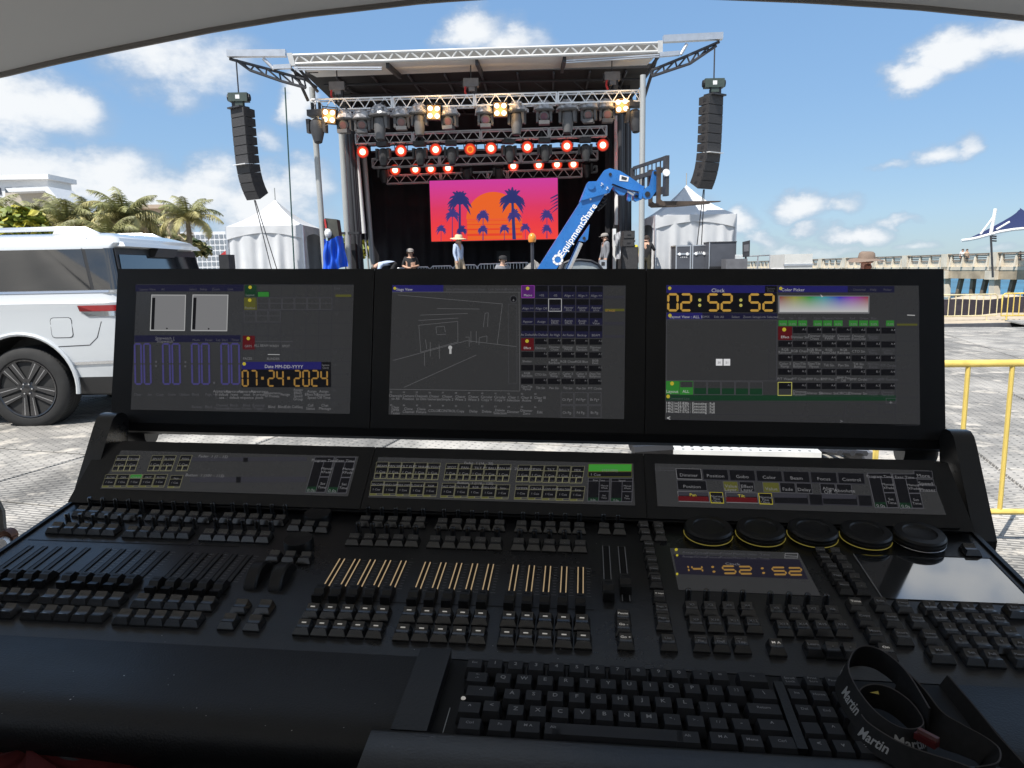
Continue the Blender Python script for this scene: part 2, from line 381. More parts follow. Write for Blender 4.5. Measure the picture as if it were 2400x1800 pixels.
# ------------------------------------------------------------------ fishing pier
PZ = lambda x, y, Y: P(x, y, Y)
pier = thing('fishing_pier', 'long pale concrete fishing pier on raked piles over the blue sea', 'pier', (30, 60, 0))
pA, pB = P(2420, 627, 66), P(1745, 629, 150)          # near and far end of the deck line
pA.z = pB.z = .93
pd = (pB-pA).normalized(); pA = pA-pd*14; pn = V((-pd.y, pd.x, 0)); 
if pn.x < 0: pn = -pn
LEN = (pB-pA).length+60; WD = 6.0
def PP(s, o, z): 
    p = pA+pd*s+pn*o; p.z = z; return p
def pbox(mb, s0, s1, o0, o1, z0, z1): mb.hexa([PP(s0,o0,z0),PP(s1,o0,z0),PP(s1,o1,z0),PP(s0,o1,z0),PP(s0,o0,z1),PP(s1,o0,z1),PP(s1,o1,z1),PP(s0,o1,z1)])
m = MB(M_conc); pbox(m, 0, LEN, 0, WD, .62, .95); m.build('deck_slab', pier)
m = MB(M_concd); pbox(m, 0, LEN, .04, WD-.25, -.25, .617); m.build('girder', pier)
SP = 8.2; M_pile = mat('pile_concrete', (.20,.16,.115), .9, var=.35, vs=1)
fl = MB(M_conc); pl = MB(M_conc)
for k in range(int(LEN/SP)+1):
    s = 3+k*SP
    if s < 75:
        m = MB(M_conc); pbox(m, s-.75, s+.75, -.35, WD+.35, -.28, .58) ; m.build('pile_cap', pier)
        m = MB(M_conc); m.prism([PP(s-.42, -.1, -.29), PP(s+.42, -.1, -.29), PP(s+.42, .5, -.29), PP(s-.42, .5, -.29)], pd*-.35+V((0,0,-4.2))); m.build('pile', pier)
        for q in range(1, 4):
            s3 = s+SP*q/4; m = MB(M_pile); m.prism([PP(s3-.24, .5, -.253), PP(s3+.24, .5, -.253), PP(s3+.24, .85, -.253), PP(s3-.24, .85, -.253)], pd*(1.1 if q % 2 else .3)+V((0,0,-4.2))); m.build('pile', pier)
        m = MB(M_conc); pbox(m, s-.55, s+.55, -.15, .35, .955, 2.35); m.build('parapet_block', pier)
    for q in range(4):
        s2 = s+SP*(q+.5)/4
        if s2 > 95: continue
        m = MB(M_conc); a = PP(s2-.1, .0, .955); 
        m.prism([PP(s2-.11, -.15, .955), PP(s2-.11, .55, .955), PP(s2-.11, .28, 1.55), PP(s2-.11, .22, 2.2), PP(s2-.11, .05, 2.2)], pd*.22); m.build('rail_post', pier)
m = MB(M_conc); pbox(m, 0, LEN, .22, .42, .955, 1.5); m.build('kerb', pier)
mw = mat('grey_timber', (.20,.155,.115), .85, var=.3, vs=3)
for z in (1.60, 1.80, 2.0):
    m = MB(mw); pbox(m, 0, LEN, .10, .2, z, z+.10); m.build('rail', pier)
m = MB(mw); pbox(m, 0, LEN, -.08, .36, 2.22, 2.30); m.build('hand_rail', pier)
for o in (WD-.3,):
    for z in (1.5, 1.85, 2.2):
        m = MB(mw); pbox(m, 0, LEN, o, o+.1, z, z+.09); m.build('rail', pier)

# blue shade sail with white mast behind the pier rail
ss = thing('shade_sail', 'navy blue shade sail with white curved boom and white mast', 'shade sail', (40, 62, 0))
Ys = 60
m = MB(M_white)
m.tube(P(2322,548,Ys), P(2333,489,Ys), .13, 10); m.build('mast', ss)
m = MB(M_steel); m.tube(P(2322,548,Ys), P(2327,650,Ys), .08, 8)
for yy in (553,558,564): m.tube(P(2323,yy,Ys), P(2335,yy+1,Ys), .07, 6)
m.build('lamp_post', ss)
seg('strut', P(2298,549,Ys), P(2331,505,Ys), .08, M_white, ss); seg('strut', P(2335,538,Ys), P(2366,520,Ys), .08, M_white, ss)
bp = [P(x, y, Ys) for x, y in ((2253,564),(2270,562),(2290,558),(2315,551),(2345,543),(2375,538),(2410,535),(2500,533))]
MB(M_white).path(bp, .12, 8).build('boom', ss, smooth=40)
def sail(u, v):
    i = u*6; k = min(int(i), 5); a = bp[k+1 if k < 6 else 6].lerp(bp[min(k+2, 7)], i-k)
    t = P(2440, 478, Ys+5)
    q = a.lerp(t, v*u*.9); q.z += .3*sin(pi*v)*u*-1+ .12; q.y += v*3*u; return q
MB(M_navy).grid(sail, 12, 8).build('sail_cloth', ss, smooth=0)

# ------------------------------------------------------------------ palms, shrubs and buildings on the left
def frond_mesh(seed, col, droop, L=2.6):
    r = random.Random(seed); m = MB(col); n = 30
    pts = []; ang = radians(58); p = V((0,0,0))
    for i in range(n+1):
        pts.append(p.copy()); p = p+V((cos(ang), 0, sin(ang)))*(L/n); ang -= droop/n*(.5+i/n)
    m.path(pts, [.028*(1-i/n*.85)+.004 for i in range(n+1)], 4)
    for i in range(2, n+1):
        t = (pts[i]-pts[i-1]).normalized(); l = .72*sin(pi*min(1, .12+i/n*.86))**.7*(.7+.5*r.random())
        for sg in (-1, 1):
            for h in (0, .5):
                b0 = pts[i-1].lerp(pts[i], h); d = (t*.55+V((0, sg, 0))*.75+V((0,0,-.25-.5*r.random()))).normalized()
                w = t*.026; md = b0+d*l*.55+V((0,0,.05)); e = b0+d*l+V((0,0,-.18*l))
                m.add([b0-w, b0+w, md+w*.8, md-w*.8, e], [(0,1,2,3),(3,2,4)])
    return m.mesh('frond')
M_fr = [mat('palm_leaf', (.23,.23,.085), .55, var=.35, vs=1.2), mat('palm_leaf_olive', (.36,.32,.13), .6, var=.3, vs=1.2), mat('dry_palm_leaf', (.46,.38,.25), .75, var=.3, vs=1.4)]
FR = [frond_mesh(1, M_fr[0], 2.0), frond_mesh(2, M_fr[0], 1.5), frond_mesh(3, M_fr[1], 2.4), frond_mesh(4, M_fr[2], 3.2), frond_mesh(5, M_fr[1], 1.8)]
M_trunk = mat('palm_trunk', (.20,.165,.12), .9, var=.3, vs=5, bump=.6, bs=12)
def palm(x, y, Y, s, n, label, seed, lean=.2):
    r = random.Random(seed); top = P(x, y, Y); base = V((top.x-lean, top.y, 0))
    t = thing('palm_tree', label, 'palm tree', base, 0, 'coconut palms behind the white vehicle')
    k = 8; MB(M_trunk).path([base.lerp(top, i/k)+V((lean*.4*sin(pi*i/k),0,0)) for i in range(k+1)], [.20-.08*i/k for i in range(k+1)], 8).build('trunk', t, smooth=60)
    for i in range(n):
        a = 2.399*i+r.random()*.5; f = i/n
        me = FR[1] if f < .25 else (FR[0] if f < .45 else (FR[4] if f < .6 else (FR[2] if f < .82 else FR[3])))
        tilt = radians(-22+f*70+r.uniform(-8, 8))
        W = Matrix.Translation(top) @ Matrix.Rotation(.12, 4, 'Y') @ Matrix.Rotation(a, 4, 'Z') @ Matrix.Rotation(tilt, 4, 'Y') @ Matrix.Scale(s*(1-.12*r.random()), 4)
        inst('frond', me, W, t)
    return t
palm(440, 518, 40, .84, 22, 'lone coconut palm with wind-blown fronds beside the white marquee', 11, .6)
palm(292, 518, 40, 1.0, 26, 'tallest coconut palm with upright frond against the clouds', 12, .3)
palm(212, 524, 44, .95, 22, 'brownish coconut palm just left of the tallest palm', 13)
palm(158, 530, 41, 1.0, 20, 'green drooping palm in the middle of the palm row', 14)
palm(85, 530, 43, .98, 22, 'wide grey-green palm in front of the white building', 15)
palm(20, 540, 41, 1.0, 20, 'dense palm at the left end of the row', 16)
palm(335, 548, 43, .85, 18, 'ragged low palm right beside the tallest palm', 20)
palm(-30, 530, 40, 1.0, 20, 'palm cut by the left edge of the picture', 22)
palm(40, 540, 45, .9, 20, 'grey-green palm half hidden behind the left-end palm', 21)
palm(355, 565, 42, .8, 18, 'low scrubby palm between the two tallest palms', 17)
palm(255, 560, 38, .8, 18, 'low ragged palm behind the vehicle roof rail', 18)
palm(120, 562, 37, .75, 16, 'small yellowing palm just above the vehicle roof', 19)
def leafmesh(n, r, seed, mats, w=.16):
    rr = random.Random(seed); m = MB(*mats)
    for i in range(n):
        a, b, q = rr.uniform(0, 2*pi), rr.uniform(-.25, 1.0), rr.uniform(.55, 1)**.5
        c = V((r[0]*q*cos(a)*sqrt(max(0, 1-b*b)), r[1]*q*sin(a)*sqrt(max(0, 1-b*b)), r[2]*b*q))
        c += V((rr.gauss(0, .1), rr.gauss(0, .1), rr.gauss(0, .1)))
        R = Euler((rr.uniform(-1,1), rr.uniform(-1,1), rr.uniform(0,6))).to_matrix(); ww = w*rr.uniform(.6, 1.3)
        m.mi(mats[rr.randrange(len(mats))]); m.add([c+R @ V(p)*ww for p in ((-.6,-1,0),(.6,-1,0),(.9,0,.2),(0,1.1,0),(-.9,0,.2))], [(0,1,2,3,4)])
    return m
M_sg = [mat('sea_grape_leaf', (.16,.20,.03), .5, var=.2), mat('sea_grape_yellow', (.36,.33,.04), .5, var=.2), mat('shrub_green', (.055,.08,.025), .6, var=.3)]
def shrub(x, y, Y, rx, rz, mats, label, seed, n=900, group='shrubs under the palms'):
    c = P(x, y, Y); t = thing('shrub', label, 'shrub', (c.x, c.y, hgt(c.x, c.y)), 0, group)
    m = leafmesh(n, (rx, rx*.7, rz), seed, mats, .2); m.v = [p+c for p in m.v]; m.build('foliage', t)
    MB(M_trunk).tube((c.x, c.y, 0), c, .1, 6).build('stem', t)
shrub(40, 545, 35, 1.5, 1.1, [M_sg[1], M_sg[0]], 'yellow-green sea grape bush above the vehicle roof', 1)
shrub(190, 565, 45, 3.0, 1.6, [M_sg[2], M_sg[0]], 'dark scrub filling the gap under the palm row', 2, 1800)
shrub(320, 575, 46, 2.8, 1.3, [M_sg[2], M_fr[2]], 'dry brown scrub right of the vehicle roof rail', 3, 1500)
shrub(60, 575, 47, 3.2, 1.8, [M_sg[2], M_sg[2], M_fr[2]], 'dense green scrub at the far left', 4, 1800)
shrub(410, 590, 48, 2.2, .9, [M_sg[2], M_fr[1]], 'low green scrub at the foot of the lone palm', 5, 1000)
shrub(846, 590, 44, 1.1, 1.5, [M_sg[0], M_sg[0], M_sg[1]], 'bright green bush seen through the gap in the stage curtains', 6, 1200, 'shrub behind the stage')

M_bw = mat('white_render', (.70,.71,.72), .8, var=.05); M_bb = mat('tan_render', (.46,.36,.27), .8, var=.1); M_glass = mat('window_glass', (.06,.075,.09), .15, var=.2, vs=.4)
M_pgl = mat('pale_glass', (.22,.25,.28), .4, var=.15)
def building(name, label, x0, x1, ytop, Y, dep, wallm, rows, cols, y0, y1, roof=True, wf=.62, hf=.6, gl=None):
    a, b = P(x0, ytop, Y), P(x1, ytop, Y); z = a.z
    t = thing(name, label, 'building', ((a.x+b.x)/2, Y, 0))
    MB(wallm).bb((a.x, Y, 0), (b.x, Y+dep, z)).build('wall', t)
    if roof: MB(wallm).bb((a.x-.5, Y-.6, z+.003), (b.x+.5, Y+dep+.5, z+.6)).build('roof', t)
    zt, zb = P(x0, y0, Y).z, P(x0, y1, Y).z; W = b.x-a.x
    me = None
    for r in range(rows):
        for c in range(cols):
            w, h = W/cols*wf, (zt-zb)/rows*hf
            if me is None:
                f = MB(gl or M_glass).box((0,0,0), (w, .12, h)).mesh('window')
            me = f
            o = inst('window', f, Matrix.Translation((a.x+W*(c+.5)/cols, Y-.03, zb+(zt-zb)*(r+.5)/rows)), t)
    return t, a, b
building('apartment_block', 'white apartment block with flat roof behind the palms', -260, 112, 428, 95, 5, M_bw, 3, 14, 440, 520)
bt, ba, bb_ = building('condominium', 'tan condominium with balconies glimpsed between the two palms', 318, 398, 490, 120, 3, M_bb, 4, 7, 497, 575)
for k in range(4):
    z = P(302, 512+k*19, 119).z; MB(M_conc).bb((ba.x, 118.6, z), (bb_.x, 119.9, z+.25)).build('balcony', bt)
bt, ba, bb_ = building('hotel', 'white hotel with a grid of balconies beside the marquee', 380, 600, 545, 150, 6, M_bw, 7, 20, 550, 640, False, .74, .66, M_pgl)
# ramp-roofed wing of the white block
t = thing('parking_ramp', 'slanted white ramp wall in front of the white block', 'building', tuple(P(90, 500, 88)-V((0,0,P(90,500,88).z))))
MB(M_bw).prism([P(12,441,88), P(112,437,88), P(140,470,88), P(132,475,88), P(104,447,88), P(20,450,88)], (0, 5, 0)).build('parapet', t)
MB(mat('shaded_render', (.48,.43,.36), .85, var=.1)).prism([P(12,600,90), P(12,452,90), P(104,449,90), P(145,485,90), P(145,600,90)], (0, 5, 0)).build('wall', t)  # shade on the wall is put into this darker render colour

# ================================================================== stage
ZD = 1.0
M_drape = mat('black_drape', (.017,.017,.020), .9, var=.25, vs=1.5)
M_ceil = mat('black_ceiling', (.012,.011,.011), .8, var=.3, vs=.7)
M_skin_roof = mat('roof_skin', (.17,.167,.16), .6, var=.1, vs=1)
M_soff = mat('soffit_white', (.62,.61,.59), .6, var=.06, vs=1)
st = thing('mobile_stage', 'big mobile stage with white trussed roof edge and black backdrop', 'stage', (-1.2, 24, 0))
def dr(name, a, b, zt, zb, nf, amp, m, parent, seed=0, nv=10, hem=None):
    """hanging cloth from a to b (x,y), folds in depth"""
    r = random.Random(seed); ph = [r.uniform(0, 6) for _ in range(5)]; a = V((a[0], a[1], 0)); b = V((b[0], b[1], 0))
    n = V((-(b-a).y, (b-a).x, 0)).normalized()
    def fn(u, v):
        p = a.lerp(b, u); w = .35+.65*v
        d = amp*w*(sin(2*pi*nf*u+ph[0]+.4*sin(5*v+ph[1]))+.5*sin(2*pi*nf*1.7*u+ph[2])+.35*sin(2*pi*nf*.41*u+ph[3]+2*v))
        zz = zt if not callable(zt) else zt(u)
        zb2 = zb if not callable(zb) else zb(u)
        p = p+n*d; p.z = zz+(zb2-zz)*v; return p
    m_ = MB(m).grid(fn, int(nf*7)+8, nv); return m_.build(name, parent, smooth=0)
# deck
MB(M_blk).bb((-7.6,24.0,ZD-.18),(5.3,35,ZD)).build('deck', st)
for x in (-7.2,-4.2,-1.2,1.8,4.9):
    for y in (24.4, 34.5): MB(M_steel).bb((x-.1,y-.1,.0),(x+.1,y+.1,ZD-.19)).build('deck_leg', st)
dr('skirt', (-7.6,23.97), (5.3,23.97), ZD-.02, .03, 26, .03, M_drape, st, 4)
# roof
YL, YR = 24.2, 23.85
RL, RR = P(682,130,YL), P(1545,101,YR); zt = (RL.z+RR.z)/2
BLp, BRp = P(690,150,YL), P(1545,121,YR)
chordU = seg('roof_chord', RL, RR, .05, M_roof, st); seg('roof_chord', BLp, BRp, .05, M_roof, st)
n = 23
for i in range(n):
    a = BLp.lerp(BRp, i/n); b = RL.lerp(RR, (i+.5)/n); c = BLp.lerp(BRp, (i+1)/n)
    seg('roof_brace', a, b, .032, M_roof, st, 6); seg('roof_brace', b, c, .032, M_roof, st, 6)
MB(M_roof).hexa([BLp+V((-.12,-.06,-.06)),BLp+V((.05,-.06,-.06)),BLp+V((.05,.06,-.06)),BLp+V((-.12,.06,-.06)),RL+V((-.12,-.06,.06)),RL+V((.05,-.06,.06)),RL+V((.05,.06,.06)),RL+V((-.12,.06,.06))]).build('roof_post', st)
MB(M_roof).hexa([BRp+V((-.05,-.06,-.06)),BRp+V((.1,-.06,-.06)),BRp+V((.1,.06,-.06)),BRp+V((-.05,.06,-.06)),RR+V((-.05,-.06,.06)),RR+V((.1,-.06,.06)),RR+V((.1,.06,.06)),RR+V((-.05,.06,.06))]).build('roof_post', st)
off = V((0,.14,0))
m = MB(M_skin_roof).prism([BLp+off, BRp+off, RR+off, RL+off], (0,.05,0)); m.build('roof_fascia', st)
# soffit: pale front bays divided by ribs, then the black ceiling
inL, inR = P(742,181,26.6), P(1516,153,26.3)
xa, xb = BLp+V((0,.2,0)), BRp+V((0,.2,0))
for k, (u0, u1) in enumerate(((.0,.252),(.258,.5),(.506,.742),(.748,1))):
    m = MB(M_soff).prism([xa.lerp(xb,u0), xa.lerp(xb,u1), inL.lerp(inR,u1), inL.lerp(inR,u0)], (0,0,.06)); m.build('roof_panel', st)
    if k: 
        a, b = xa.lerp(xb,u0-.003), inL.lerp(inR,u0-.003); MB(M_steel).prism([a+V((-.05,0,-.16)),a+V((.05,0,-.16)),b+V((.05,0,-.16)),b+V((-.05,0,-.16))], (0,0,.2)).build('roof_rib', st)
zc = inL.z+.1
MB(M_ceil).hexa([(inL.x-.4,26.62,zc),(inR.x+.3,26.62,zc),(inR.x+.3,35,zc),(inL.x-.4,35,zc),(inL.x-.4,26.62,zc+.15),(inR.x+.3,26.62,zc+.15),(inR.x+.3,35,zc+.15),(inL.x-.4,35,zc+.15)]).build('ceiling', st)
for y in (27.6, 29.2, 31, 33): seg('purlin', (inL.x,y,zc-.12), (inR.x,y,zc-.12), .045, M_steel, st, 6)
for k in range(9):
    x = inL.x+(inR.x-inL.x)*(k+.5)/9; seg('rafter', (x,26.7,zc-.06), (x+.4,34.5,zc-.06), .04, M_steel, st, 6)
for k in range(8):
    x = inL.x+(inR.x-inL.x)*(k+.3)/8; seg('wind_brace', (x,27.6,zc-.13), (x+1.3,31,zc-.13), .02, M_steel, st, 6)
for (x0, x1, y0, y1) in ((690,895,158,158),(1327,1545,142,128)): 
    for q in (0, 5): seg('banner_pipe', P(x0,y0+q,24.1), P(x1,y1+q,23.8), .025, M_alu, st, 6)
MB(mat('banner_ink',(.03,.03,.035),.6,var=0)).quad(P(720,172,25.6),P(746,171,25.6),P(746,166,25.6),P(720,167,25.6)).build('roof_lettering', st)
# speaker wings
def wing(parent, up, low, diag, top, bot, Y):
    MB(M_alu).prism([P(*up[0],Y)+V((0,-.1,0)), P(*up[1],Y)+V((0,-.1,0)), P(*up[1],Y)+V((0,-.1,.2)), P(*up[0],Y)+V((0,-.1,.2))], (0,.2,0)).build('wing_beam', parent)
    MB(M_alu).prism([P(*low[0],Y)+V((0,-.07,0)), P(*low[1],Y)+V((0,-.07,0)), P(*low[1],Y)+V((0,-.07,.13)), P(*low[0],Y)+V((0,-.07,.13))], (0,.14,0)).build('wing_beam', parent)
    seg('wing_strut', P(*diag[0],Y), P(*diag[1],Y), .05, M_alu, parent)
    for pts in (top, bot):
        for a, b in zip(pts, pts[1:]): seg('wing_chord', P(*a,Y+.1), P(*b,Y+.1), .045, M_steel, parent, 6)
    k = 6; lp = lambda q, t: (lambda i, f: P(q[i][0]+(q[i+1][0]-q[i][0])*f, q[i][1]+(q[i+1][1]-q[i][1])*f, Y+.1))(min(int(t*(len(q)-1)), len(q)-2), t*(len(q)-1)-min(int(t*(len(q)-1)), len(q)-2))
    for i in range(1, k+1):
        seg('wing_brace', lp(top, i/k), lp(bot, i/k), .028, M_steel, parent, 6)
        if i > 1: seg('wing_brace', lp(top, (i-1)/k), lp(bot, i/k), .028, M_steel, parent, 6)
wing(st, ((534,134),(671,133)), ((642,163),(683,161)), ((617,137),(643,163)), ((538,138),(625,161),(713,186)), ((554,141),(587,165),(659,190),(717,206)), 24.2)
wing(st, ((1554,100),(1693,93)), ((1545,134),(1592,130)), ((1610,103),(1595,128)), ((1686,98),(1610,131),(1527,165)), ((1679,107),(1617,149),(1527,179)), 23.85)
for a, b in (((683,162),(742,205)),((690,166),(722,236)),((700,160),(745,215))): seg('corner_brace', P(*a,24.3), P(*b,25), .05, M_steel, st, 6)
for a, b in (((1545,128),(1512,180)),((1540,132),(1508,235)),((1549,126),(1530,150))): seg('corner_brace', P(*a,23.9), P(*b,24.6), .05, M_steel, st, 6)
# posts
M_pole = mat('grey_pole', (.42,.43,.42), .45, .2, var=.1)
def pole(a, b, Y, r, m, nm='roof_leg', zb=None, n=10):
    p, q = P(*a, Y), P(*b, Y)
    if zb is not None: q = p+(q-p)*((p.z-zb)/(p.z-q.z))
    return seg(nm, p, q, r, m, st, n)
pole((731,205),(762,630), 25.8, .10, M_pole, zb=0.0); pole((1507,176),(1503,630), 23.6, .09, M_pole, zb=0.0)
for (x0, y0, x1, Y) in ((798,270,819,27.2),(812,270,834,28.3)): pole((x0,y0),(x1,636),Y,.11,M_pole if x0<800 else M_steel,'mast',ZD)
for k, (x0, x1) in enumerate(((818,840),(824,843),(828,848),(806,826))): pole((x0,285+4*k),(x1,600),28.0+.2*k,.055,M_steel,'mast_cable',ZD)
MB(M_blk).bb(tuple(P(806,572,27.6)), tuple(P(846,640,28.4))).build('mast_base', st)
MB(M_steel).bb(tuple(P(797,544,27.1)), tuple(P(846,549,27.3))).build('mast_bracket', st)
pole((831,300),(853,547),29,.085,M_white,'sail_track'); pole((853,366),(875,640),30,.105,M_pole,'rear_leg',ZD); pole((835,365),(862,610),30.6,.04,M_pole,'rear_cable',ZD)
for k, (x0, x1) in enumerate(((1453,1456),(1460,1462),(1468,1469),(1474,1474))): pole((x0,262),(x1,640),27.6+.3*k,.10 if k!=1 else .06,M_steel if k<3 else M_blk,'mast',ZD)
pole((1446,272),(1447,527),28.6,.11,M_white,'sail_track'); pole((1436,312),(1426,545),30,.055,M_pole,'rear_cable')
# backdrops
x0, x1 = P(862,400,32.6).x, P(1447,400,32.6).x
ztop, zlow = P(1150,352,32.6).z, ZD+.02
for k in range(4):
    a, b = x0+(x1-x0)*k/4, x0+(x1-x0)*(k+1)/4
    dr('backdrop', (a,32.6+.04*(k%2)), (b+.06,32.6+.04*(k%2)), ztop, zlow, 5, .045, M_drape, st, 10+k)
zs = P(1150,338,33.2).z
dr('upper_border', (x0-.5,33.2), (x1+.3,33.2), zc, zs, 18, .05, M_drape, st, 21, 4)
dr('wing_curtain', (x0+.1,29.2), (x0+.05,32.6), zc, P(860,560,30).z, 5, .05, M_drape, st, 22)
dr('wing_curtain', (x1-.6,29.2), (x1-.2,32.6), zc, zlow, 5, .05, M_drape, st, 23)
dr('wing_curtain', (P(880,300,31.6).x-1.2,31.6), (P(880,300,31.6).x-.25,31.7), zc, P(860,553,31.6).z, 3, .05, M_drape, st, 24)
dr('wing_curtain', (P(1440,300,29).x-.35,29.0), (P(1440,300,29).x+.6,29.0), zc, zlow, 3, .05, M_drape, st, 25)
seg('backdrop_pipe', (x0,32.55,ztop+.02), (x1,32.55,ztop+.02), .04, M_alu, st)
MB(M_blk).bb(tuple(P(1164,588,32.2)), tuple(P(1196,640,32.4))).build('door_flap', st)

# ------------------------------------------------------------------ lighting trusses
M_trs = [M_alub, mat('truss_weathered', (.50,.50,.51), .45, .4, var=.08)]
def truss(label, a, b, w, nb, m, gaps=(), r=.027, low=True):
    a, b = V(a), V(b); t = thing('lighting_truss', label, 'truss', (a+b)/2, 0, 'lighting trusses over the stage')
    d = (b-a).normalized(); up = V((0,0,-w)); bk = V((0,w,0))
    cs = [V((0,0,0)), up, bk, bk+up]
    segs = [0]+list(gaps)+[1]
    for u0, u1 in zip(segs, segs[1:]):
        p, q = a.lerp(b, u0)+d*.03, a.lerp(b, u1)-d*.03
        for c in cs: seg('chord', p+c, q+c, r, m, t, 6)
        for e in (p, q):
            for c, c2 in ((0,1),(1,3),(3,2),(2,0)): seg('end_frame', e+cs[c], e+cs[c2], r, m, t, 6)
        k = max(2, round(nb*(u1-u0)))
        for i in range(k):
            A, M_, B = p.lerp(q, i/k), p.lerp(q, (i+.5)/k), p.lerp(q, (i+1)/k)
            for c, c2 in ((1,0),(1,3)):
                seg('brace', A+cs[c], M_+cs[c2], r*.62, m, t, 5); seg('brace', M_+cs[c2], B+cs[c], r*.62, m, t, 5)
    return t
T1 = truss('bright front truss just under the roof with the four-lamp blinders', P(727,233,25), P(1502,211,24.7), .33, 22, M_trs[0], (.25,.5,.75))
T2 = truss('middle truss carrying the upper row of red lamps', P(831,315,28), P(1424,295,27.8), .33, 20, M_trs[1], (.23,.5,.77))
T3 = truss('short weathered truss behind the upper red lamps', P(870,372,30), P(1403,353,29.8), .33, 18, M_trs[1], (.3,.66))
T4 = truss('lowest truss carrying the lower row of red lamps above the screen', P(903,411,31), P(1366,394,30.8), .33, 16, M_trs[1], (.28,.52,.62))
# small truss end seen at the right of the lowest truss
m = MB(M_trs[1]); q = [P(1384,403,31), P(1400,402,31), P(1399,389,31), P(1393,389,31)]
te = thing('truss_corner', 'short truss corner piece right of the lowest truss', 'truss', q[0])
for i in range(4): seg('chord', q[i], q[(i+1)%4], .03, M_trs[1], te, 6); seg('chord', q[i]+V((0,.33,0)), q[(i+1)%4]+V((0,.33,0)), .03, M_trs[1], te, 6)
for i in range(4): seg('brace', q[i], q[i]+V((0,.33,0)), .025, M_trs[1], te, 6)

# chain hoists
M_gry = mat('grey_plastic', (.13,.13,.14), .5, var=.15); M_red = mat('red_strap', (.45,.03,.03), .6, var=.1)
def hoist(x, y, Y, ztop, zbot, label, w=.5, light=False):
    c = P(x, y, Y); t = thing('chain_hoist', label, 'chain hoist', c, 0, 'chain hoists')
    m = MB(mat('hoist_green', (.05,.07,.06), .5, var=.15) if light else M_gry); m.box(c, (w,.28,.26)); m.box(c+V((.02,-.01,-.2)), (w*.4,.2,.14)); m.build('motor', t)
    MB(M_blk).tube(c+V((-w/2-.05,0,0)), c+V((-w/2,0,0)), .11, 10).build('end_cover', t); MB(M_blk).tube(c+V((w/2,0,0)), c+V((w/2+.05,0,0)), .11, 10).build('end_cover', t)
    seg('chain', c+V((0,0,.12)), V((c.x,c.y,ztop)), .022, M_steel, t, 6)
    for s in (-.08, .08): seg('sling', c+V((s*.3,0,-.2)), V((c.x+s,c.y,zbot)), .03, M_blk, t, 6)
    if light: MB(M_white).box(c+V((0,-.143,0)), (.13,.006,.12)).build('sticker', t)
    else:
        m = MB(M_red); m.path([c+V((-.18,-.1,-.1)), c+V((-.2,-.12,-.3)), c+V((-.15,-.12,-.42))], .035, 5); m.build('strap', t); MB(M_blk).box(c+V((.12,-.02,-.28)), (.14,.16,.3)).build('chain_bag', t)
    return t
hoist(791,203,25.2, zt-.1, P(791,240,25).z, 'grey chain hoist with red strap at the left end of the front truss')
hoist(1104,195,25.2, zt-.1, P(1104,226,25).z, 'grey chain hoist with red strap over the middle of the front truss')
hoist(1434,180,25.0, zt-.1, P(1434,214,25).z, 'grey chain hoist with red strap at the right end of the front truss')
hoist(560,229,24.2, P(554,140,24.2).z, P(560,251,24.2).z, 'dark green chain hoist above the left speaker array', .6, True)
hoist(1673,196,23.85, P(1673,112,23.85).z, P(1673,222,23.85).z, 'dark green chain hoist above the right speaker array', .6, True)

# ------------------------------------------------------------------ line arrays
M_spk = mat('speaker_black', (.028,.027,.028), .7, var=.2, vs=8, bump=.3, bs=80); M_grl = mat('speaker_grille', (.042,.041,.043), .75, var=.2, vs=30, bump=.5, bs=120)
def cabinet(W, D, H):
    b = MB(M_spk); f, k = H/2*.99, H/2*.82     # tapers to the back
    p = lambda x, y, z: V((x, y, z))
    b.hexa([p(-W/2,0,-f),p(W/2,0,-f),p(W/2*.86,D,-k),p(-W/2*.86,D,-k),p(-W/2,0,f),p(W/2,0,f),p(W/2*.86,D,k),p(-W/2*.86,D,k)])
    g = MB(M_grl); g.hexa([p(-W/2+.012,-.02,-f+.012),p(W/2-.012,-.02,-f+.012),p(W/2-.012,.003,-f+.012),p(-W/2+.012,.003,-f+.012),p(-W/2+.012,-.02,f-.012),p(W/2-.012,-.02,f-.012),p(W/2-.012,.003,f-.012),p(-W/2+.012,.003,f-.012)])
    h = [MB(M_blk).bb((s*W/2*.92,.12,-.05),(s*W/2*.965,.24,.05)).mesh('handle') for s in (1,-1)]
    return b.mesh('cabinet'), g.mesh('grille'), h
CB = cabinet(.66, .44, .285)
def array(xt, yt, Y, yaw, label, tilts):
    t = thing('line_array', label, 'speaker array', P(xt, yt, Y), 0, 'flown speaker arrays'); p = P(xt, yt, Y)
    Rz = Matrix.Rotation(yaw, 4, 'Z'); pitch = 0
    MB(M_steel).box(p+V((0,.1,.12)), (.3,.3,.2)).build('fly_frame', t)
    MB(M_steel).box(p+V((0,.1,.02)), (.6,.4,.05), Rz.to_3x3()).build('fly_bar', t)
    cur = p.copy()
    for k, tl in enumerate(tilts):
        pitch += radians(tl); R = Rz @ Matrix.Rotation(pitch, 4, 'X')
        dn = R.to_3x3() @ V((0,0,-1)); c = cur+dn*.144
        W = Matrix.Translation(c) @ R
        o = inst('cabinet', CB[0], W, t); inst('grille', CB[1], W, o); [inst('handle', q_, W, o) for q_ in CB[2]]
        cur = cur+dn*(.2865 if k != 5 else .302)
        if k == 5: MB(mat('silver_bar', (.8,.8,.8), .4, var=0)).box(cur+V((0,0,.0)), (.62,.3,.02), R.to_3x3()).build('spacer_bar', t)
    for s in (-.05, .05): seg('tie_cable', cur+V((s*.3, .1, 0)), V((cur.x+.75*(1 if xt < 1000 else -.25)+s*3, cur.y+.4, 0)), .016, M_blk, t, 5)
    return t
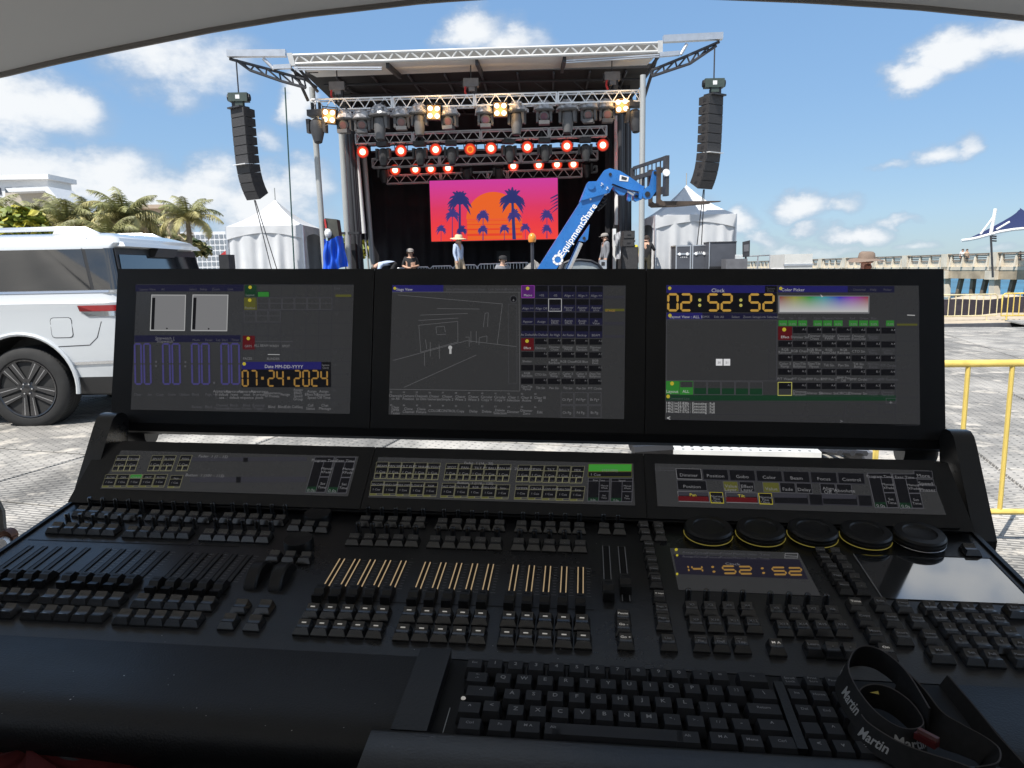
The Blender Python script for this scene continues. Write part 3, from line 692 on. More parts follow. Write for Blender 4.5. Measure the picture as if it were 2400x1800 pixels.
array(556, 253, 24.2, radians(-33), 'left flown speaker array of ten black cabinets beside the white marquee', (.4,.4,.4,.5,.6,1.2,3.5,5.5,7,8))
array(1678, 223, 23.85, radians(33), 'right flown speaker array of ten black cabinets above the right tent', (.4,.4,.4,.5,.6,1.2,3.5,5.5,7,8))

# ------------------------------------------------------------------ lamps
def lens_mat(name, core, rim, s0, s1, soft=.75, rad=.15):
    m = bpy.data.materials.new(name); m.use_nodes = True; nt = m.node_tree; b = nt.nodes['Principled BSDF']; b.inputs['Base Color'].default_value = (.02,.02,.02,1)
    t = nt.nodes.new('ShaderNodeTexCoord'); ln = nt.nodes.new('ShaderNodeVectorMath'); ln.operation = 'LENGTH'
    mp = nt.nodes.new('ShaderNodeMapping'); mp.inputs['Scale'].default_value = (1,0,1); nt.links.new(t.outputs['Object'], mp.inputs[0]); nt.links.new(mp.outputs[0], ln.inputs[0])
    r = nt.nodes.new('ShaderNodeValToRGB'); r.color_ramp.elements[0].position = soft*rad; r.color_ramp.elements[0].color = (*[c*s0 for c in core],1)
    r.color_ramp.elements[1].position = rad; r.color_ramp.elements[1].color = (*[c*s1 for c in rim],1)
    nt.links.new(ln.outputs['Value'], r.inputs[0]); nt.links.new(r.outputs[0], b.inputs['Emission Color']); b.inputs['Emission Strength'].default_value = 1
    return m
M_len = lens_mat('red_lamp_lens', (1,.66,.44), (1,.10,.02), 2.6, 1.4, .72, .125); M_amb = lens_mat('amber_lamp_lens', (1,.12,.01), (1,.42,.03), .5, 1.2, .5)
M_glow = lens_mat('red_bloom_reflector', (1,.05,.01), (1,.008,.003), .8, .03, .52, .235)  # emission fading outward imitates the red bloom around the lens
M_blind = lens_mat('warm_lamp_lens', (1,.84,.52), (1,.52,.14), 3.2, 1.7, .45); M_bface = mat('blinder_reflector', (.06,.04,.02), .4, var=0, em=(1,.42,.08), es=.16)
def make_par(lens, glow):
    t = thing('stage_lamp', 'x', 'stage lamp', (0,0,0))
    MB(M_blk).lathe((0,0,0), (0,1,0), [(0,.228),(.02,.235),(.16,.2),(.3,.13),(.34,.06)], 16).build('housing', t, smooth=40)
    MB(glow).lathe((0,-.004,0), (0,1,0), [(0,.225),(.003,.225)], 18).build('reflector', t)
    o = MB(lens).lathe((0,-.012,0), (0,1,0), [(0,.120),(.006,.124)], 18).build('lens', t)
    MB(M_blk).path([(-.235,.1,0),(-.24,.1,.2),(-.1,.1,.33),(.1,.1,.33),(.24,.1,.2),(.235,.1,0)], .018, 5).tube((0,.1,.32),(0,.1,.4),.03,6).build('yoke', t)
    return t
par0 = make_par(M_len, M_glow); par1 = make_par(M_amb, M_glow)
UP = [(850,356,28.1),(939.6,353.5,28.1),(1021,350.5,28.1),(1102,350,28.1),(1150.7,347.6,28.1),(1236,345,28.1),(1328.7,342.5,28.1),(1413,340,28.1)]
LO = [(926,398.5,30.9),(973.5,397,30.9),(1009.6,395.8,30.9),(1050,393.8,30.9),(1203,389,30.9),(1262.7,387,30.9),(1305.5,385.5,30.9),(1344,385,30.9)]
rl = bpy.data.lights.new('red_lamp_light', 'SPOT'); rl.energy = 9; rl.color = (1,.05,.02); rl.shadow_soft_size = .14; rl.spot_size = radians(150); rl.spot_blend = .6
used = {0: False, 1: False}
for row, L in (('upper', UP), ('lower', LO)):
    for k, (x, y, Y) in enumerate(L):
        am = row == 'upper' and k == 3
        src = par1 if am else par0; sc = 1.0
        lab = ('amber-glowing stage lamp in the middle of the upper red row' if am else
               'glowing red stage lamp, %s from the left in the %s lamp row' % (ORD[k], row))
        W = Matrix.Translation(P(x, y, Y)) @ Matrix.Rotation(radians(8), 4, 'X')
        if not used[am]: o = src; o.matrix_basis = W; o['label'] = lab; used[am] = True; o['group'] = 'red stage lamps'
        else: o = copy_tree(src, W, None, lab, 'red stage lamps')
        if not am:
            lo = bpy.data.objects.new('lamp_light', rl); COL.objects.link(lo); lo.parent = o
            lo.location = (0, -.16, 0); lo.rotation_euler = (radians(90), 0, 0)
def make_blinder():
    t = thing('blinder_lamp', 'x', 'stage lamp', (0,0,0))
    MB(M_blk).box((0,.1,0), (.46,.2,.46)).build('housing', t); MB(M_bface).box((0,-.004,0), (.44,.006,.44)).build('reflector', t)
    for x in (-.115,.115):
        for z in (-.115,.115): MB(M_blind).lathe((0,-.02,0), (0,1,0), [(0,.074),(.008,.078)], 14).build('bulb', t, Matrix.Translation((x,0,z)))
    MB(M_blk).path([(-.25,.1,0),(-.25,.1,.3),(.25,.1,.3),(.25,.1,0)], .02, 5).build('yoke', t)
    return t
bl0 = make_blinder()
bll = bpy.data.lights.new('blinder_light', 'SPOT'); bll.energy = 22; bll.color = (1,.6,.22); bll.shadow_soft_size = .2; bll.spot_size = radians(150)
for k, (x, y) in enumerate(((770.7,272),(1016.4,263),(1172.8,256.5),(1457.6,247))):
    W = Matrix.Translation(P(x, y, 24.75)) @ Matrix.Rotation(radians((6,3,0,-6)[k]), 4, 'Y'); lab = 'four-bulb warm blinder lamp, %s from the left on the front truss' % ORD[k]
    if k == 0: o = bl0; o.matrix_basis = W; o['label'] = lab; o['group'] = 'warm blinder lamps'
    else: o = copy_tree(bl0, W, None, lab, 'warm blinder lamps')
    lo = bpy.data.objects.new('blinder_light', bll); COL.objects.link(lo); lo.parent = o; lo.location = (0,-.15,0); lo.rotation_euler = (radians(90),0,0)

# moving heads: plastic rain cover, base, yoke, head
M_mh = mat('fixture_grey', (.105,.102,.102), .55, var=.15); M_mhd = mat('fixture_dark', (.045,.045,.048), .5, var=.2)
M_rain = mat('rain_cover', (.40,.385,.385), .22, var=.5, vs=9, bump=1.0, bs=9, coat=.4); M_lens = mat('front_lens', (.16,.07,.07), .15, var=.1, coat=1)
def make_mh(kind):
    t = thing('moving_head', 'x', 'moving head', (0,0,0)); bm_ = M_mh if kind != 'dark' else M_mhd
    MB(bm_).box((0,0,.02), (.42,.34,.16)).build('base', t)
    if kind != 'dark':
        r = random.Random(5 if kind == 'spot' else 9); n = 18; vs = []
        for (z, rr) in ((.2,.14),(.12,.25),(.02,.30),(-.08,.35),(-.13,.36)):
            vs += [V((rr*(1+.14*r.uniform(-1,1))*cos(2*pi*i/n), .8*rr*(1+.14*r.uniform(-1,1))*sin(2*pi*i/n), z+.03*r.uniform(-1,1))) for i in range(n)]
        MB(M_rain).add(vs, [(k*n+i, k*n+(i+1)%n, (k+1)*n+(i+1)%n, (k+1)*n+i) for k in range(4) for i in range(n)]+[tuple(range(n))]).build('rain_cover', t)
        MB(bm_).lathe((0,0,-.16), (0,0,1), [(0,.30),(.03,.345),(.07,.345),(.08,.2)], 18).build('rim', t, smooth=40)
    dz = -.13
    for s in (-1, 1): MB(bm_).hexa([(s*.2,-.1,dz-.36),(s*.27,-.1,dz-.36),(s*.27,.1,dz-.36),(s*.2,.1,dz-.36),(s*.17,-.12,dz),(s*.27,-.12,dz),(s*.27,.12,dz),(s*.17,.12,dz)]).build('yoke_arm', t)
    if kind == 'spot':      # head tipped up towards the audience: short drum, lens visible
        MB(bm_).lathe((0,-.16,dz-.2), (0,.9,.3), [(0,.165),(.05,.18),(.3,.17),(.36,.1)], 16).build('head', t, smooth=40)
        MB(M_lens).lathe((0,-.165,dz-.202), (0,.9,.3), [(-.006,.12),(0,.12)], 16).build('lens', t)
        MB(bm_).box((0,-.12,dz-.40), (.36,.3,.12)).build('head_guard', t)
    elif kind == 'beam':
        MB(bm_).lathe((0,0,dz-.02), (0,-.1,-1), [(0,.1),(.06,.18),(.3,.185),(.55,.15),(.66,.13)], 14).build('head', t, smooth=40)
        MB(M_mhd).lathe((0,-.067,dz-.68), (0,-.1,-1), [(0,.13),(.02,.10)], 14).build('lens', t)
    else:
        MB(bm_).lathe((0,0,dz-.0), (.05,-.1,-1), [(0,.1),(.08,.19),(.3,.2),(.62,.11)], 14).build('head', t, smooth=40)
        MB(M_blk).lathe((.03,-.062,dz-.62), (.05,-.1,-1), [(0,.11),(.02,.08)], 12).build('lens', t)
    for s in (-.1,.1): MB(M_blk).box((s,0,.19), (.05,.1,.22)).build('clamp', t)
    return t
MH = {k: make_mh(k) for k in ('spot', 'beam', 'dark')}; mu = {}
FT = [('dark',741.8,268,24.9,1.25),('spot',808,272,25,1),('spot',848,272,25,1),('beam',890,262,25,1.15),('spot',940.7,265,25,1),('beam',982.5,258,25,1.05),('spot',1053.7,263,25,1),('spot',1137.4,259,25,1),
      ('beam',1211,253,25,1.1),('spot',1275,251,25,1.02),('beam',1330.7,249,25,1.1),('spot',1380.5,248,25,1),('spot',1423,247,25,1),('dark',1487,246,24.9,1.2)]
MT = [(897.8,340),(983.6,339),(1057,337),(1192.3,333),(1276,331),(1371.5,330)]
LT = [(897,390),(1094,388),(1168,387),(1375.5,377)]
def put_mh(kind, x, y, Y, s, lab, grp):
    W = Matrix.Translation(P(x, y, Y)) @ Matrix.Rotation(random.uniform(-.35,.35), 4, 'Z') @ Matrix.Scale(s*.96, 4)
    if kind not in mu: o = MH[kind]; mu[kind] = 1; o.matrix_basis = W; o['label'] = lab; o['group'] = grp
    else: copy_tree(MH[kind], W, None, lab, grp)
for k, (kd, x, y, Y, s) in enumerate(FT):
    put_mh(kd, x, y, Y, s, ('bare dark moving head' if kd == 'dark' else 'rain-covered grey moving head %s' % ('with lens tipped out' if kd == 'spot' else 'hanging down'))+', %s in front truss row' % ORD[k], 'moving heads under the front truss')
for k, (x, y) in enumerate(MT): put_mh('dark', x, y, 28.0, 1.05, 'dark moving head between the upper red lamps, %s from the left' % ORD[k], 'moving heads among the red lamps')
for k, (x, y) in enumerate(LT): put_mh('dark', x, y, 30.95, .95, 'dark moving head beside the lower red lamps, %s from the left' % ORD[k], 'moving heads among the red lamps')
# drooping cables under the front truss
cb = thing('truss_cable', 'thin cable drooping under the left end of the front truss', 'cable', P(765,290,24.8))
MB(M_pole).path([P(x,y,24.8) for x, y in ((742,270),(752,285),(763,294),(772,290),(780,276))], .012, 5).build('cable_run', cb)
rg = thing('guy_rope', 'dark green guy rope beside the left roof leg', 'rope', P(672,300,24))
MB(mat('green_rope',(.02,.06,.055),.7,var=.1)).tube(P(668,205,24.0), P(690,632,23.4), .022, 6).build('rope', rg)

# ------------------------------------------------------------------ LED screen
class UI:
    """flat print on a plane: image coords given by four corners map to a rectangle w x h centred on origin (x right, z up)"""
    def __init__(s, TL, TR, BR, BL_, w, h, W, off=-.001, step=-.0004):
        s.c = (TL, TR, BR, BL_); s.w, s.h, s.W = w, h, W; s.off = off; s.step = step; s.mb = MB(); s.lay = 0
    def n(s, x, y):
        TL, TR, BR, BL_ = s.c; u, v = .5, .5
        for _ in range(8):
            px = (TL[0]*(1-u)+TR[0]*u)*(1-v)+(BL_[0]*(1-u)+BR[0]*u)*v; py = (TL[1]*(1-u)+TR[1]*u)*(1-v)+(BL_[1]*(1-u)+BR[1]*u)*v
            ex, ey = x-px, y-py
            wx = (TR[0]-TL[0])*(1-v)+(BR[0]-BL_[0])*v; hy = (BL_[1]-TL[1])*(1-u)+(BR[1]-TR[1])*u
            u += ex/wx; v += ey/hy
        return u, v
    def pt(s, x, y, lay=None):
        u, v = s.n(x, y); return V(((u-.5)*s.w, s.off+s.step*(s.lay if lay is None else lay), (.5-v)*s.h))
    def poly(s, pts, m, lay=0):
        s.mb.mi(m); s.mb.add([s.pt(x, y, lay) for x, y in pts], [tuple(range(len(pts)))[::-1]])
    def rect(s, x0, y0, x1, y1, m, lay=0): s.poly([(x0,y0),(x1,y0),(x1,y1),(x0,y1)], m, lay)
    def frame(s, x0, y0, x1, y1, m, t=3, lay=1):
        for r in ((x0,y0,x1,y0+t),(x0,y1-t,x1,y1),(x0,y0+t,x0+t,y1-t),(x1-t,y0+t,x1,y1-t)): s.rect(*r, m, lay)
    def line(s, x0, y0, x1, y1, m, t=2.5, lay=1):
        d = sqrt((x1-x0)**2+(y1-y0)**2) or 1; nx_, ny_ = -(y1-y0)/d*t/2, (x1-x0)/d*t/2
        s.poly([(x0+nx_,y0+ny_),(x1+nx_,y1+ny_),(x1-nx_,y1-ny_),(x0-nx_,y0-ny_)], m, lay)
    def disc(s, x, y, r, m, lay=2, n=10, ry=None): s.poly([(x+r*cos(2*pi*i/n), y+(ry or r)*sin(2*pi*i/n)) for i in range(n)], m, lay)
    def text(s, t, x, y, hgt_, m, lay=2, align=.5, sx=1.0, bold=.0):
        vs, fs, w = text(t, bold); o = s.pt(x, y, lay); k = (s.pt(x, y-hgt_, lay)-o).length/.7; s.mb.mi(m)
        if not fs: return
        s.mb.add([o+V(((v.x-w*align)*k*sx, 0, (v.y-.35)*k)) for v in vs], fs)
    def digits(s, t, boxes, y0, y1, tk, m, lay=2):
        for ch, (x0, x1) in zip(t, boxes):
            for pg in seg7(ch, x1-x0, y1-y0, tk): s.poly([(x0+a, y0+b) for a, b in pg], m, lay)
    def build(s, name, parent): return s.mb.build(name, parent, s.W)
TLp, TRp, BRp_, BLp_ = P(1006,425,30.2), P(1306,415.5,30.0), P(1309,559,30.0), P(1012,567,30.2)
ctr = (TLp+TRp+BRp_+BLp_)/4; wv = ((TRp-TLp)+(BRp_-BLp_))/2; LW, LH = wv.length, ((TLp-BLp_).length+(TRp-BRp_).length)/2
Wl = Matrix.Translation(ctr) @ Matrix.Rotation(atan2(wv.y, wv.x), 4, 'Z')
led = thing('led_screen', 'large LED video wall showing a red sunset with palm silhouettes', 'video screen', W=Wl)
m = mat('led_sunset', (.01,.01,.01), .6, 0, 0, em=(1,1,1), es=.95/EXP)
nt = m.node_tree; t_ = nt.nodes.new('ShaderNodeTexCoord'); s_ = nt.nodes.new('ShaderNodeSeparateXYZ'); nt.links.new(t_.outputs['Object'], s_.inputs[0])
mrr = nt.nodes.new('ShaderNodeMapRange'); mrr.inputs['From Min'].default_value = -LH/2; mrr.inputs['From Max'].default_value = LH/2; nt.links.new(s_.outputs[2], mrr.inputs['Value'])
rp = nt.nodes.new('ShaderNodeValToRGB'); rp.color_ramp.elements[0].color = (*lin(246,66,52),1); rp.color_ramp.elements[1].color = (*lin(206,58,158),1)
e = rp.color_ramp.elements.new(.55); e.color = (*lin(222,52,96),1); e = rp.color_ramp.elements.new(.3); e.color = (*lin(236,54,66),1)
nt.links.new(mrr.outputs[0], rp.inputs[0]); nt.links.new(rp.outputs[0], nt.nodes['Principled BSDF'].inputs['Emission Color'])
MB(M_blk).bb((-LW/2-.03,.03,-LH/2-.03),(LW/2+.03,.16,LH/2+.03)).build('cabinet', led, Wl)
MB(m).quad((-LW/2,0,-LH/2),(LW/2,0,-LH/2),(LW/2,0,LH/2),(-LW/2,0,LH/2)).build('display', led, Wl)
ui = UI((165,158),(2060,97),(2070,995),(203,1055), LW, LH, Wl, -.004, -.003)
cs_, cst, cnv, cnv2 = ui_mat('sun_orange', (236,100,36), .95), ui_mat('sun_stripe', (232,66,40), .95), ui_mat('palm_navy', (48,52,112), .95), ui_mat('palm_indigo', (66,58,126), .95)
pts = [(1120+405*cos(a), 715-405*sin(a)) for a in [pi*i/24 for i in range(25)]]
ui.poly(pts+[(715,720),(1525,700)], cs_, 0); ui.poly([(725,725),(1540,705),(1545,990),(740,1030)], cs_, 0)
for k, (y, hh) in enumerate(((738,6),(790,10),(855,22),(930,34))): ui.poly([(722,y+4),(1540,y-16),(1540,y-16+hh),(722,y+4+hh)], cst, 1)
def upalm(x, y, s, yb, tw, c, xb=None):
    r = random.Random(int(x)); xb = xb or x
    ui.poly([(x-tw*.4,y),(x+tw*.4,y),(xb+tw*.6,yb),(xb-tw*.6,yb)], c, 2)
    for i in range(17):
        a = -pi/2+2.35*(i-8)/8; l = s*(.78+.3*r.random())*(1-.12*cos(a*2)); up = -s*.12
        def q(t): return (x+l*t*cos(a), y+l*t*sin(a)*.8+up*sin(pi*t)+s*.42*t*t*(1 if abs(a+pi/2) > .7 else .2))
        for t0, t1 in ((0,.4),(.4,.75),(.75,1)):
            w0, w1 = s*.15*(1-t0)**.6+s*.02, s*.15*(1-t1)**.6
            (ax, ay), (bx, by) = q(t0), q(t1); L = sqrt((bx-ax)**2+(by-ay)**2) or 1; nx_, ny_ = -(by-ay)/L, (bx-ax)/L
            ui.poly([(ax+nx_*w0,ay+ny_*w0),(bx+nx_*w1,by+ny_*w1),(bx-nx_*w1,by-ny_*w1),(ax-nx_*w0,ay-ny_*w0)], c, 2)
    ui.disc(x, y-s*.05, s*.36, c, 2, 12)
for a in ((620,440,215,1035,34,cnv),(1395,415,215,1010,44,cnv,1425),(510,650,125,1040,12,cnv2),(965,665,120,1025,12,cnv2),(1430,650,125,1000,10,cnv2),(345,870,92,1045,6,cnv2),(650,880,95,1035,10,cnv),
          (965,870,95,1022,14,cnv2),(1280,850,92,1020,8,cnv2),(1590,835,92,1005,5,cnv2),(1905,650,120,820,10,cnv2),(1905,850,95,990,14,cnv2)): upalm(*a)
for k in range(5):   # half palm cut by the right edge
    y = 345+k*48; ui.poly([(2060,y-12),(2062,y+14),(1960-12*k%40,y+62+8*k),(1950+6*k,y+48+8*k)], cnv, 2)
ui.build('sunset_picture', led)

# ------------------------------------------------------------------ marquees
def valance(a, b, z, hc, hm, m, parent, nm='valance'):
    """hanging band from a to b: deep at the corners, shallow arch in the middle"""
    a, b = V((a[0],a[1],0)), V((b[0],b[1],0)); n_ = V(((b-a).y, -(b-a).x, 0)).normalized()
    def fn(u, v):
        h = hm+(hc-hm)*(2*abs(u-.5))**1.8; p = a.lerp(b, u)+n_*(.04+.02*sin(u*23)*v); p.z = z-h*v; return p
    return MB(m).grid(fn, 20, 3).build(nm, parent, smooth=0)
def marquee(name, label, x0, x1, y0, y1, ze, zp, door, seed):
    t = thing(name, label, 'tent', ((x0+x1)/2, (y0+y1)/2, 0), 0, 'white peaked marquees'); cx, cy = (x0+x1)/2, (y0+y1)/2
    cs = [(x0,y0),(x1,y0),(x1,y1),(x0,y1)]
    for i in range(4):
        a, b = cs[i], cs[(i+1)%4]
        def fn(u, v):
            p = V((a[0]+(b[0]-a[0])*u, a[1]+(b[1]-a[1])*u, 0)); q = V((cx,cy,0)); s = v**1.0
            r_ = p.lerp(q, s); hz_ = ze+(zp-ze)*(.62*s+.38*s**2.4); r_.z = hz_; return r_
        MB(M_vinyl).grid(fn, 10, 10).build('roof_panel', t, smooth=30)
        valance(a, b, ze, .46, .24, M_vinyl, t)
        MB(M_alu).tube((*a,0),(*a,ze),.04,8).build('leg', t)
        if i == door:
            a2 = (a[0]+(b[0]-a[0])*.16, a[1]+(b[1]-a[1])*.16); dr('side_wall', a, a2, ze-.2, .02, 2, .06, M_vinyl, t, seed+i)
            b2 = (a[0]+(b[0]-a[0])*.82, a[1]+(b[1]-a[1])*.82); dr('side_wall', b2, b, ze-.2, .02, 2, .06, M_vinyl, t, seed+i+9)
        else: dr('side_wall', a, b, ze-.18, .02, 5 if i == 0 else 4, .055, M_vinyl, t, seed+i, 14)
    MB(M_pole).tube((cx,cy,zp-.1),(cx,cy,zp+.42),.02,6).build('finial', t)
a, b = P(530,532,26), P(709,527,26)
marquee('marquee', 'white peaked marquee left of the stage with rippled side walls', a.x, b.x, 26, 26+(b.x-a.x)*1.05, (a.z+b.z)/2, P(649,468,27.4).z, 1, 40)
a, b = P(1536,506,26), P(1725,500,26)
marquee('marquee', 'white peaked marquee right of the stage behind the road cases', a.x, b.x, 26, 26+(b.x-a.x)*1.02, (a.z+b.z)/2, P(1605,433,27.4).z, 3, 50)

# side platform and gear on it
sp_ = thing('side_platform', 'black side platform carrying road cases right of the stage', 'platform', (6.6, 22, 0))
MB(M_blk).bb((5.31,22.2,ZD-.15),(8.0,25.85,ZD-.01)).build('deck', sp_)
for x in (5.6,7.8):
    for y in (22.5,25.5): MB(M_steel).bb((x-.05,y-.05,0),(x+.05,y+.05,ZD-.16)).build('leg', sp_)
M_case = mat('case_laminate', (.075,.08,.095), .5, var=.12, vs=3)
def case(x0, x1, yt, Y, dep, label, bolts, group='road cases on the side platform', dots=575):
    a, b = P(x0, yt, Y), P(x1, yt, Y); z0, z1 = ZD, a.z; t = thing('road_case', label, 'road case', ((a.x+b.x)/2, Y, z0), 0, group)
    MB(M_case).bb((a.x+.02,Y+.01,z0+.1),(b.x-.02,Y+dep,z1-.02)).build('body', t)
    fr = MB(M_alu); e = .04
    for xx in (a.x, b.x-e):
        for yy in (Y, Y+dep-e): fr.bb((xx,yy,z0+.1),(xx+e,yy+e,z1))
    for zz in (z0+.1, z1-e):
        fr.bb((a.x+e,Y,zz),(b.x-e,Y+e,zz+e)); fr.bb((a.x,Y+e,zz),(a.x+e,Y+dep-e,zz+e)); fr.bb((b.x-e,Y+e,zz),(b.x,Y+dep-e,zz+e))
    fr.bb((a.x+e,Y-.004,z1-.30),(b.x-e,Y+.02,z1-.25)); fr.build('edge_frame', t)
    for f in (.25,.75):
        x = a.x+(b.x-a.x)*f; MB(M_alub).lathe((x,Y-.02,z1-.28), (0,1,0), [(0,.042),(.02,.05)], 12).build('latch', t)
    for f in (.12,.88): MB(M_blk).lathe((a.x+(b.x-a.x)*f-.02,Y+.1,z0+.05), (1,0,0), [(0,.05),(.04,.05)], 10).build('caster', t)
    m_ = MB(M_white)
    for k in range(4): x = a.x+(b.x-a.x)*(.3+.13*k); z = P(x0, dots, Y).z; m_.quad((x,Y+.008,z),(x+.03,Y+.008,z),(x+.03,Y+.008,z+.025),(x,Y+.008,z+.025))
    m_.build('stencil_mark', t)
case(1584, 1620.5, 575, 23.4, .75, 'grey road case with silver edges, left of the pair by the right marquee', 4, dots=604)
case(1622.5, 1660, 574, 23.4, .75, 'grey road case with silver edges, right of the pair by the right marquee', 4, dots=592)
def simple_box(name, label, cat, x0, x1, yt, Y, dep, m_, z0=ZD, group=None, extra=None):
    a, b = P(x0, yt, Y), P(x1, yt, Y); t = thing(name, label, cat, ((a.x+b.x)/2, Y, z0), 0, group)
    MB(m_).bb((a.x,Y,z0),(b.x,Y+dep,a.z)).build('body', t)
    if extra: extra(t, a, b, z0)
    return t
def ex_crate(t, a, b, z0):
    MB(M_blk).bb((a.x+.02,22.96,z0+.02),(a.x+(b.x-a.x)*.6,22.998,z0+(a.z-z0)*.42)).build('front_panel', t); MB(M_alu).bb((a.x,22.97,z0),(a.x+.03,23.03,a.z+.012)).build('edge_strip', t)
    MB(M_steel).bb((a.x-.01,22.98,a.z+.001),(b.x+.01,23.62,a.z+.03)).build('lid', t)
simple_box('equipment_crate', 'tall dark crate right of the silver-edged road cases', 'crate', 1661.5, 1726, 569, 23.0, .6, M_case, extra=ex_crate)
def ex_amp(t, a, b, z0):
    for k, z in enumerate((.12,.3)): MB(M_white).lathe((a.x+.1,22.29,z0+z), (0,1,0), [(0,.055),(.02,.055)], 10).build('white_knob', t)
    for x in (.32,.52):
        MB(M_white).path([(a.x+x-.05,22.28,z0+.2),(a.x+x-.05,22.24,z0+.33),(a.x+x+.07,22.24,z0+.33),(a.x+x+.07,22.28,z0+.2)], .014, 5).build('handle', t)
    for x in range(7): MB(M_white).tube((a.x+.34+x*.035,22.5,a.z),(a.x+.34+x*.035,22.5,a.z+.13),.009,5).build('cable_plug', t)
simple_box('power_rack', 'dark power rack with white round sockets at platform end', 'rack', 1702, 1752, 607, 22.3, .5, M_gry, extra=ex_amp)
pn_ = thing('control_panel', 'narrow black control panel standing on the platform rail', 'panel', P(1749,620,22.6))
MB(M_steel).hexa([P(1740,603,22.6),P(1757,601,22.6),P(1757,601,22.75),P(1740,603,22.75),P(1740,567,22.6),P(1758,563,22.6),P(1758,563,22.75),P(1740,567,22.75)]).build('panel_box', pn_)
MB(M_gry).quad(P(1743,590,22.59),P(1755,589,22.59),P(1755,572,22.59),P(1743,574,22.59)).build('panel_face', pn_)
a = P(1748,602,22.68); MB(M_steel).tube(a,(a.x,a.y,ZD),.03,6).build('post', pn_)
gr = thing('platform_guard_rail', 'thin steel guard rail at the right edge of the platform', 'guard rail', (7.9,24,ZD))
for y in (22.3,23.4,24.6,25.7): MB(M_alu).tube((7.9,y,ZD),(7.9,y,ZD+.85),.025,6).build('rail_post', gr)
for z in (.42,.84): MB(M_alu).tube((7.9,22.3,ZD+z),(7.9,25.7,ZD+z),.022,6).build('rail', gr)
for x in (7.55,): MB(M_alu).tube((7.9,25.7,ZD+.84),(x,25.7,ZD+.84),.022,6).tube((7.9,25.7,ZD+.42),(x,25.7,ZD+.42),.022,6).tube((x,25.7,ZD),(x,25.7,ZD+.85),.025,6).build('rail', gr)

# monitor speakers at the right mast, tarps, misc gear
def ex_spk(t, a, b, z0): MB(M_grl).bb((a.x+.02,a.y-.02,z0+.03),(b.x-.02,a.y-.001,a.z-.03)).build('grille', t)
def ex_spk2(t, a, b, z0): ex_spk(t, a, b, z0); MB(M_blk).bb(((a.x+b.x)/2-.06,a.y-.03,(a.z+z0)/2-.02),((a.x+b.x)/2+.06,a.y-.021,(a.z+z0)/2+.02)).build('badge', t)
s1 = simple_box('subwoofer', 'large black subwoofer at the bottom of the stack by right mast', 'speaker', 1457, 1496, 579.5, 24.6, .9, M_spk, extra=ex_spk)
z1 = P(1457,579.5,24.6).z
simple_box('speaker_cabinet', 'black speaker cabinet in the middle of the stack by right mast', 'speaker', 1459, 1487, 560.5, 24.7, .7, M_spk, z1+.003, extra=ex_spk2)
simple_box('speaker_cabinet', 'black speaker cabinet on top of the stack by right mast', 'speaker', 1461, 1488, 541, 24.7, .7, M_spk, P(1459,560.5,24.7).z+.003, extra=ex_spk2)
tp = thing('grey_tarp', 'crumpled grey tarp hanging beside the speaker stack', 'tarp', P(1450,620,24.5))
def tf(u, v):
    x = 1441+u*14+5*(v-.5)*(1-u); y = 541+v*66+10*(1-u)*(1-v); p = P(x, y, 24.45); p.y += .12*sin(9*v+4*u)+.1*sin(14*u); return p
MB(mat('silver_tarp', (.30,.31,.33), .35, var=.2, vs=4, bump=.3, bs=8)).grid(tf, 10, 14).build('cloth', tp, smooth=0)
simple_box('upright_board', 'upright white board standing behind the grey tarp', 'board', 1436.5, 1444, 536, 25.4, .15, M_white)
def ex_rack(t, a, b, z0):
    for z in (.15,.4,.62): MB(M_blk).bb((a.x+.06,a.y-.01,z0+z),(b.x-.06,a.y-.002,z0+z+.12)).build('shelf_gap', t)
simple_box('white_gate_box', 'small white slatted box beside the walking man in grey', 'box', 1405, 1422, 609, 23.4, .3, M_alu, ZD, extra=ex_rack)
# left side: amp rack / blue tarp
def bt_(u, v):
    w = 1+.5*v; x = 780+(u-.5)*42*w+6*v; y = 559+v*72+6*sin(u*5); p = P(x, y, 24.9); p.y += .25*sin(u*pi)*-1+.09*sin(u*21+2*v)+.05*sin(9*v+u*7); return p
tb = thing('blue_tarp', 'bright blue tarp draped over stacked gear left of the stage mast', 'tarp', P(780,640,24.9))
MB(mat('blue_tarp', (.01,.085,.55), .42, var=.12, vs=3, bump=.2, bs=6)).grid(bt_, 26, 12).build('cloth', tb, smooth=0)
bx = thing('stage_winch_column', 'dark leaning gear column above the blue tarp', 'equipment', P(775,560,25.3))
MB(mat('olive_steel',(.06,.06,.05),.6,var=.2)).prism([P(761,511,25.3),P(789,514,25.3),P(800,592,25.3),P(772,592,25.3)], (0,.5,0)).build('column_box', bx)
MB(M_red).prism([P(759,514,25.25),P(763,513,25.25),P(766,535,25.25),P(762,535,25.25)], (0,.03,0)).build('red_band', bx)
MB(M_white).ball(P(769,547,25.2), .16, 10, 7, (.8,.8,1)).build('white_bag', bx)
simple_box('black_bin', 'black box standing between the vehicle and left marquee', 'box', 512, 535, 597, 22, .5, M_blk, 0.0)
fl_ = thing('red_flag', 'small red triangular flag beside the left marquee', 'flag', P(530,620,23)); p0 = P(530,640,23)
MB(M_alu).tube((p0.x,23,0), P(530,583,23), .015, 6).build('flag_pole', fl_); MB(M_red).prism([P(530,586,23),P(515,598,23),P(530,599,23)], (0,.02,0)).build('flag_cloth', fl_)
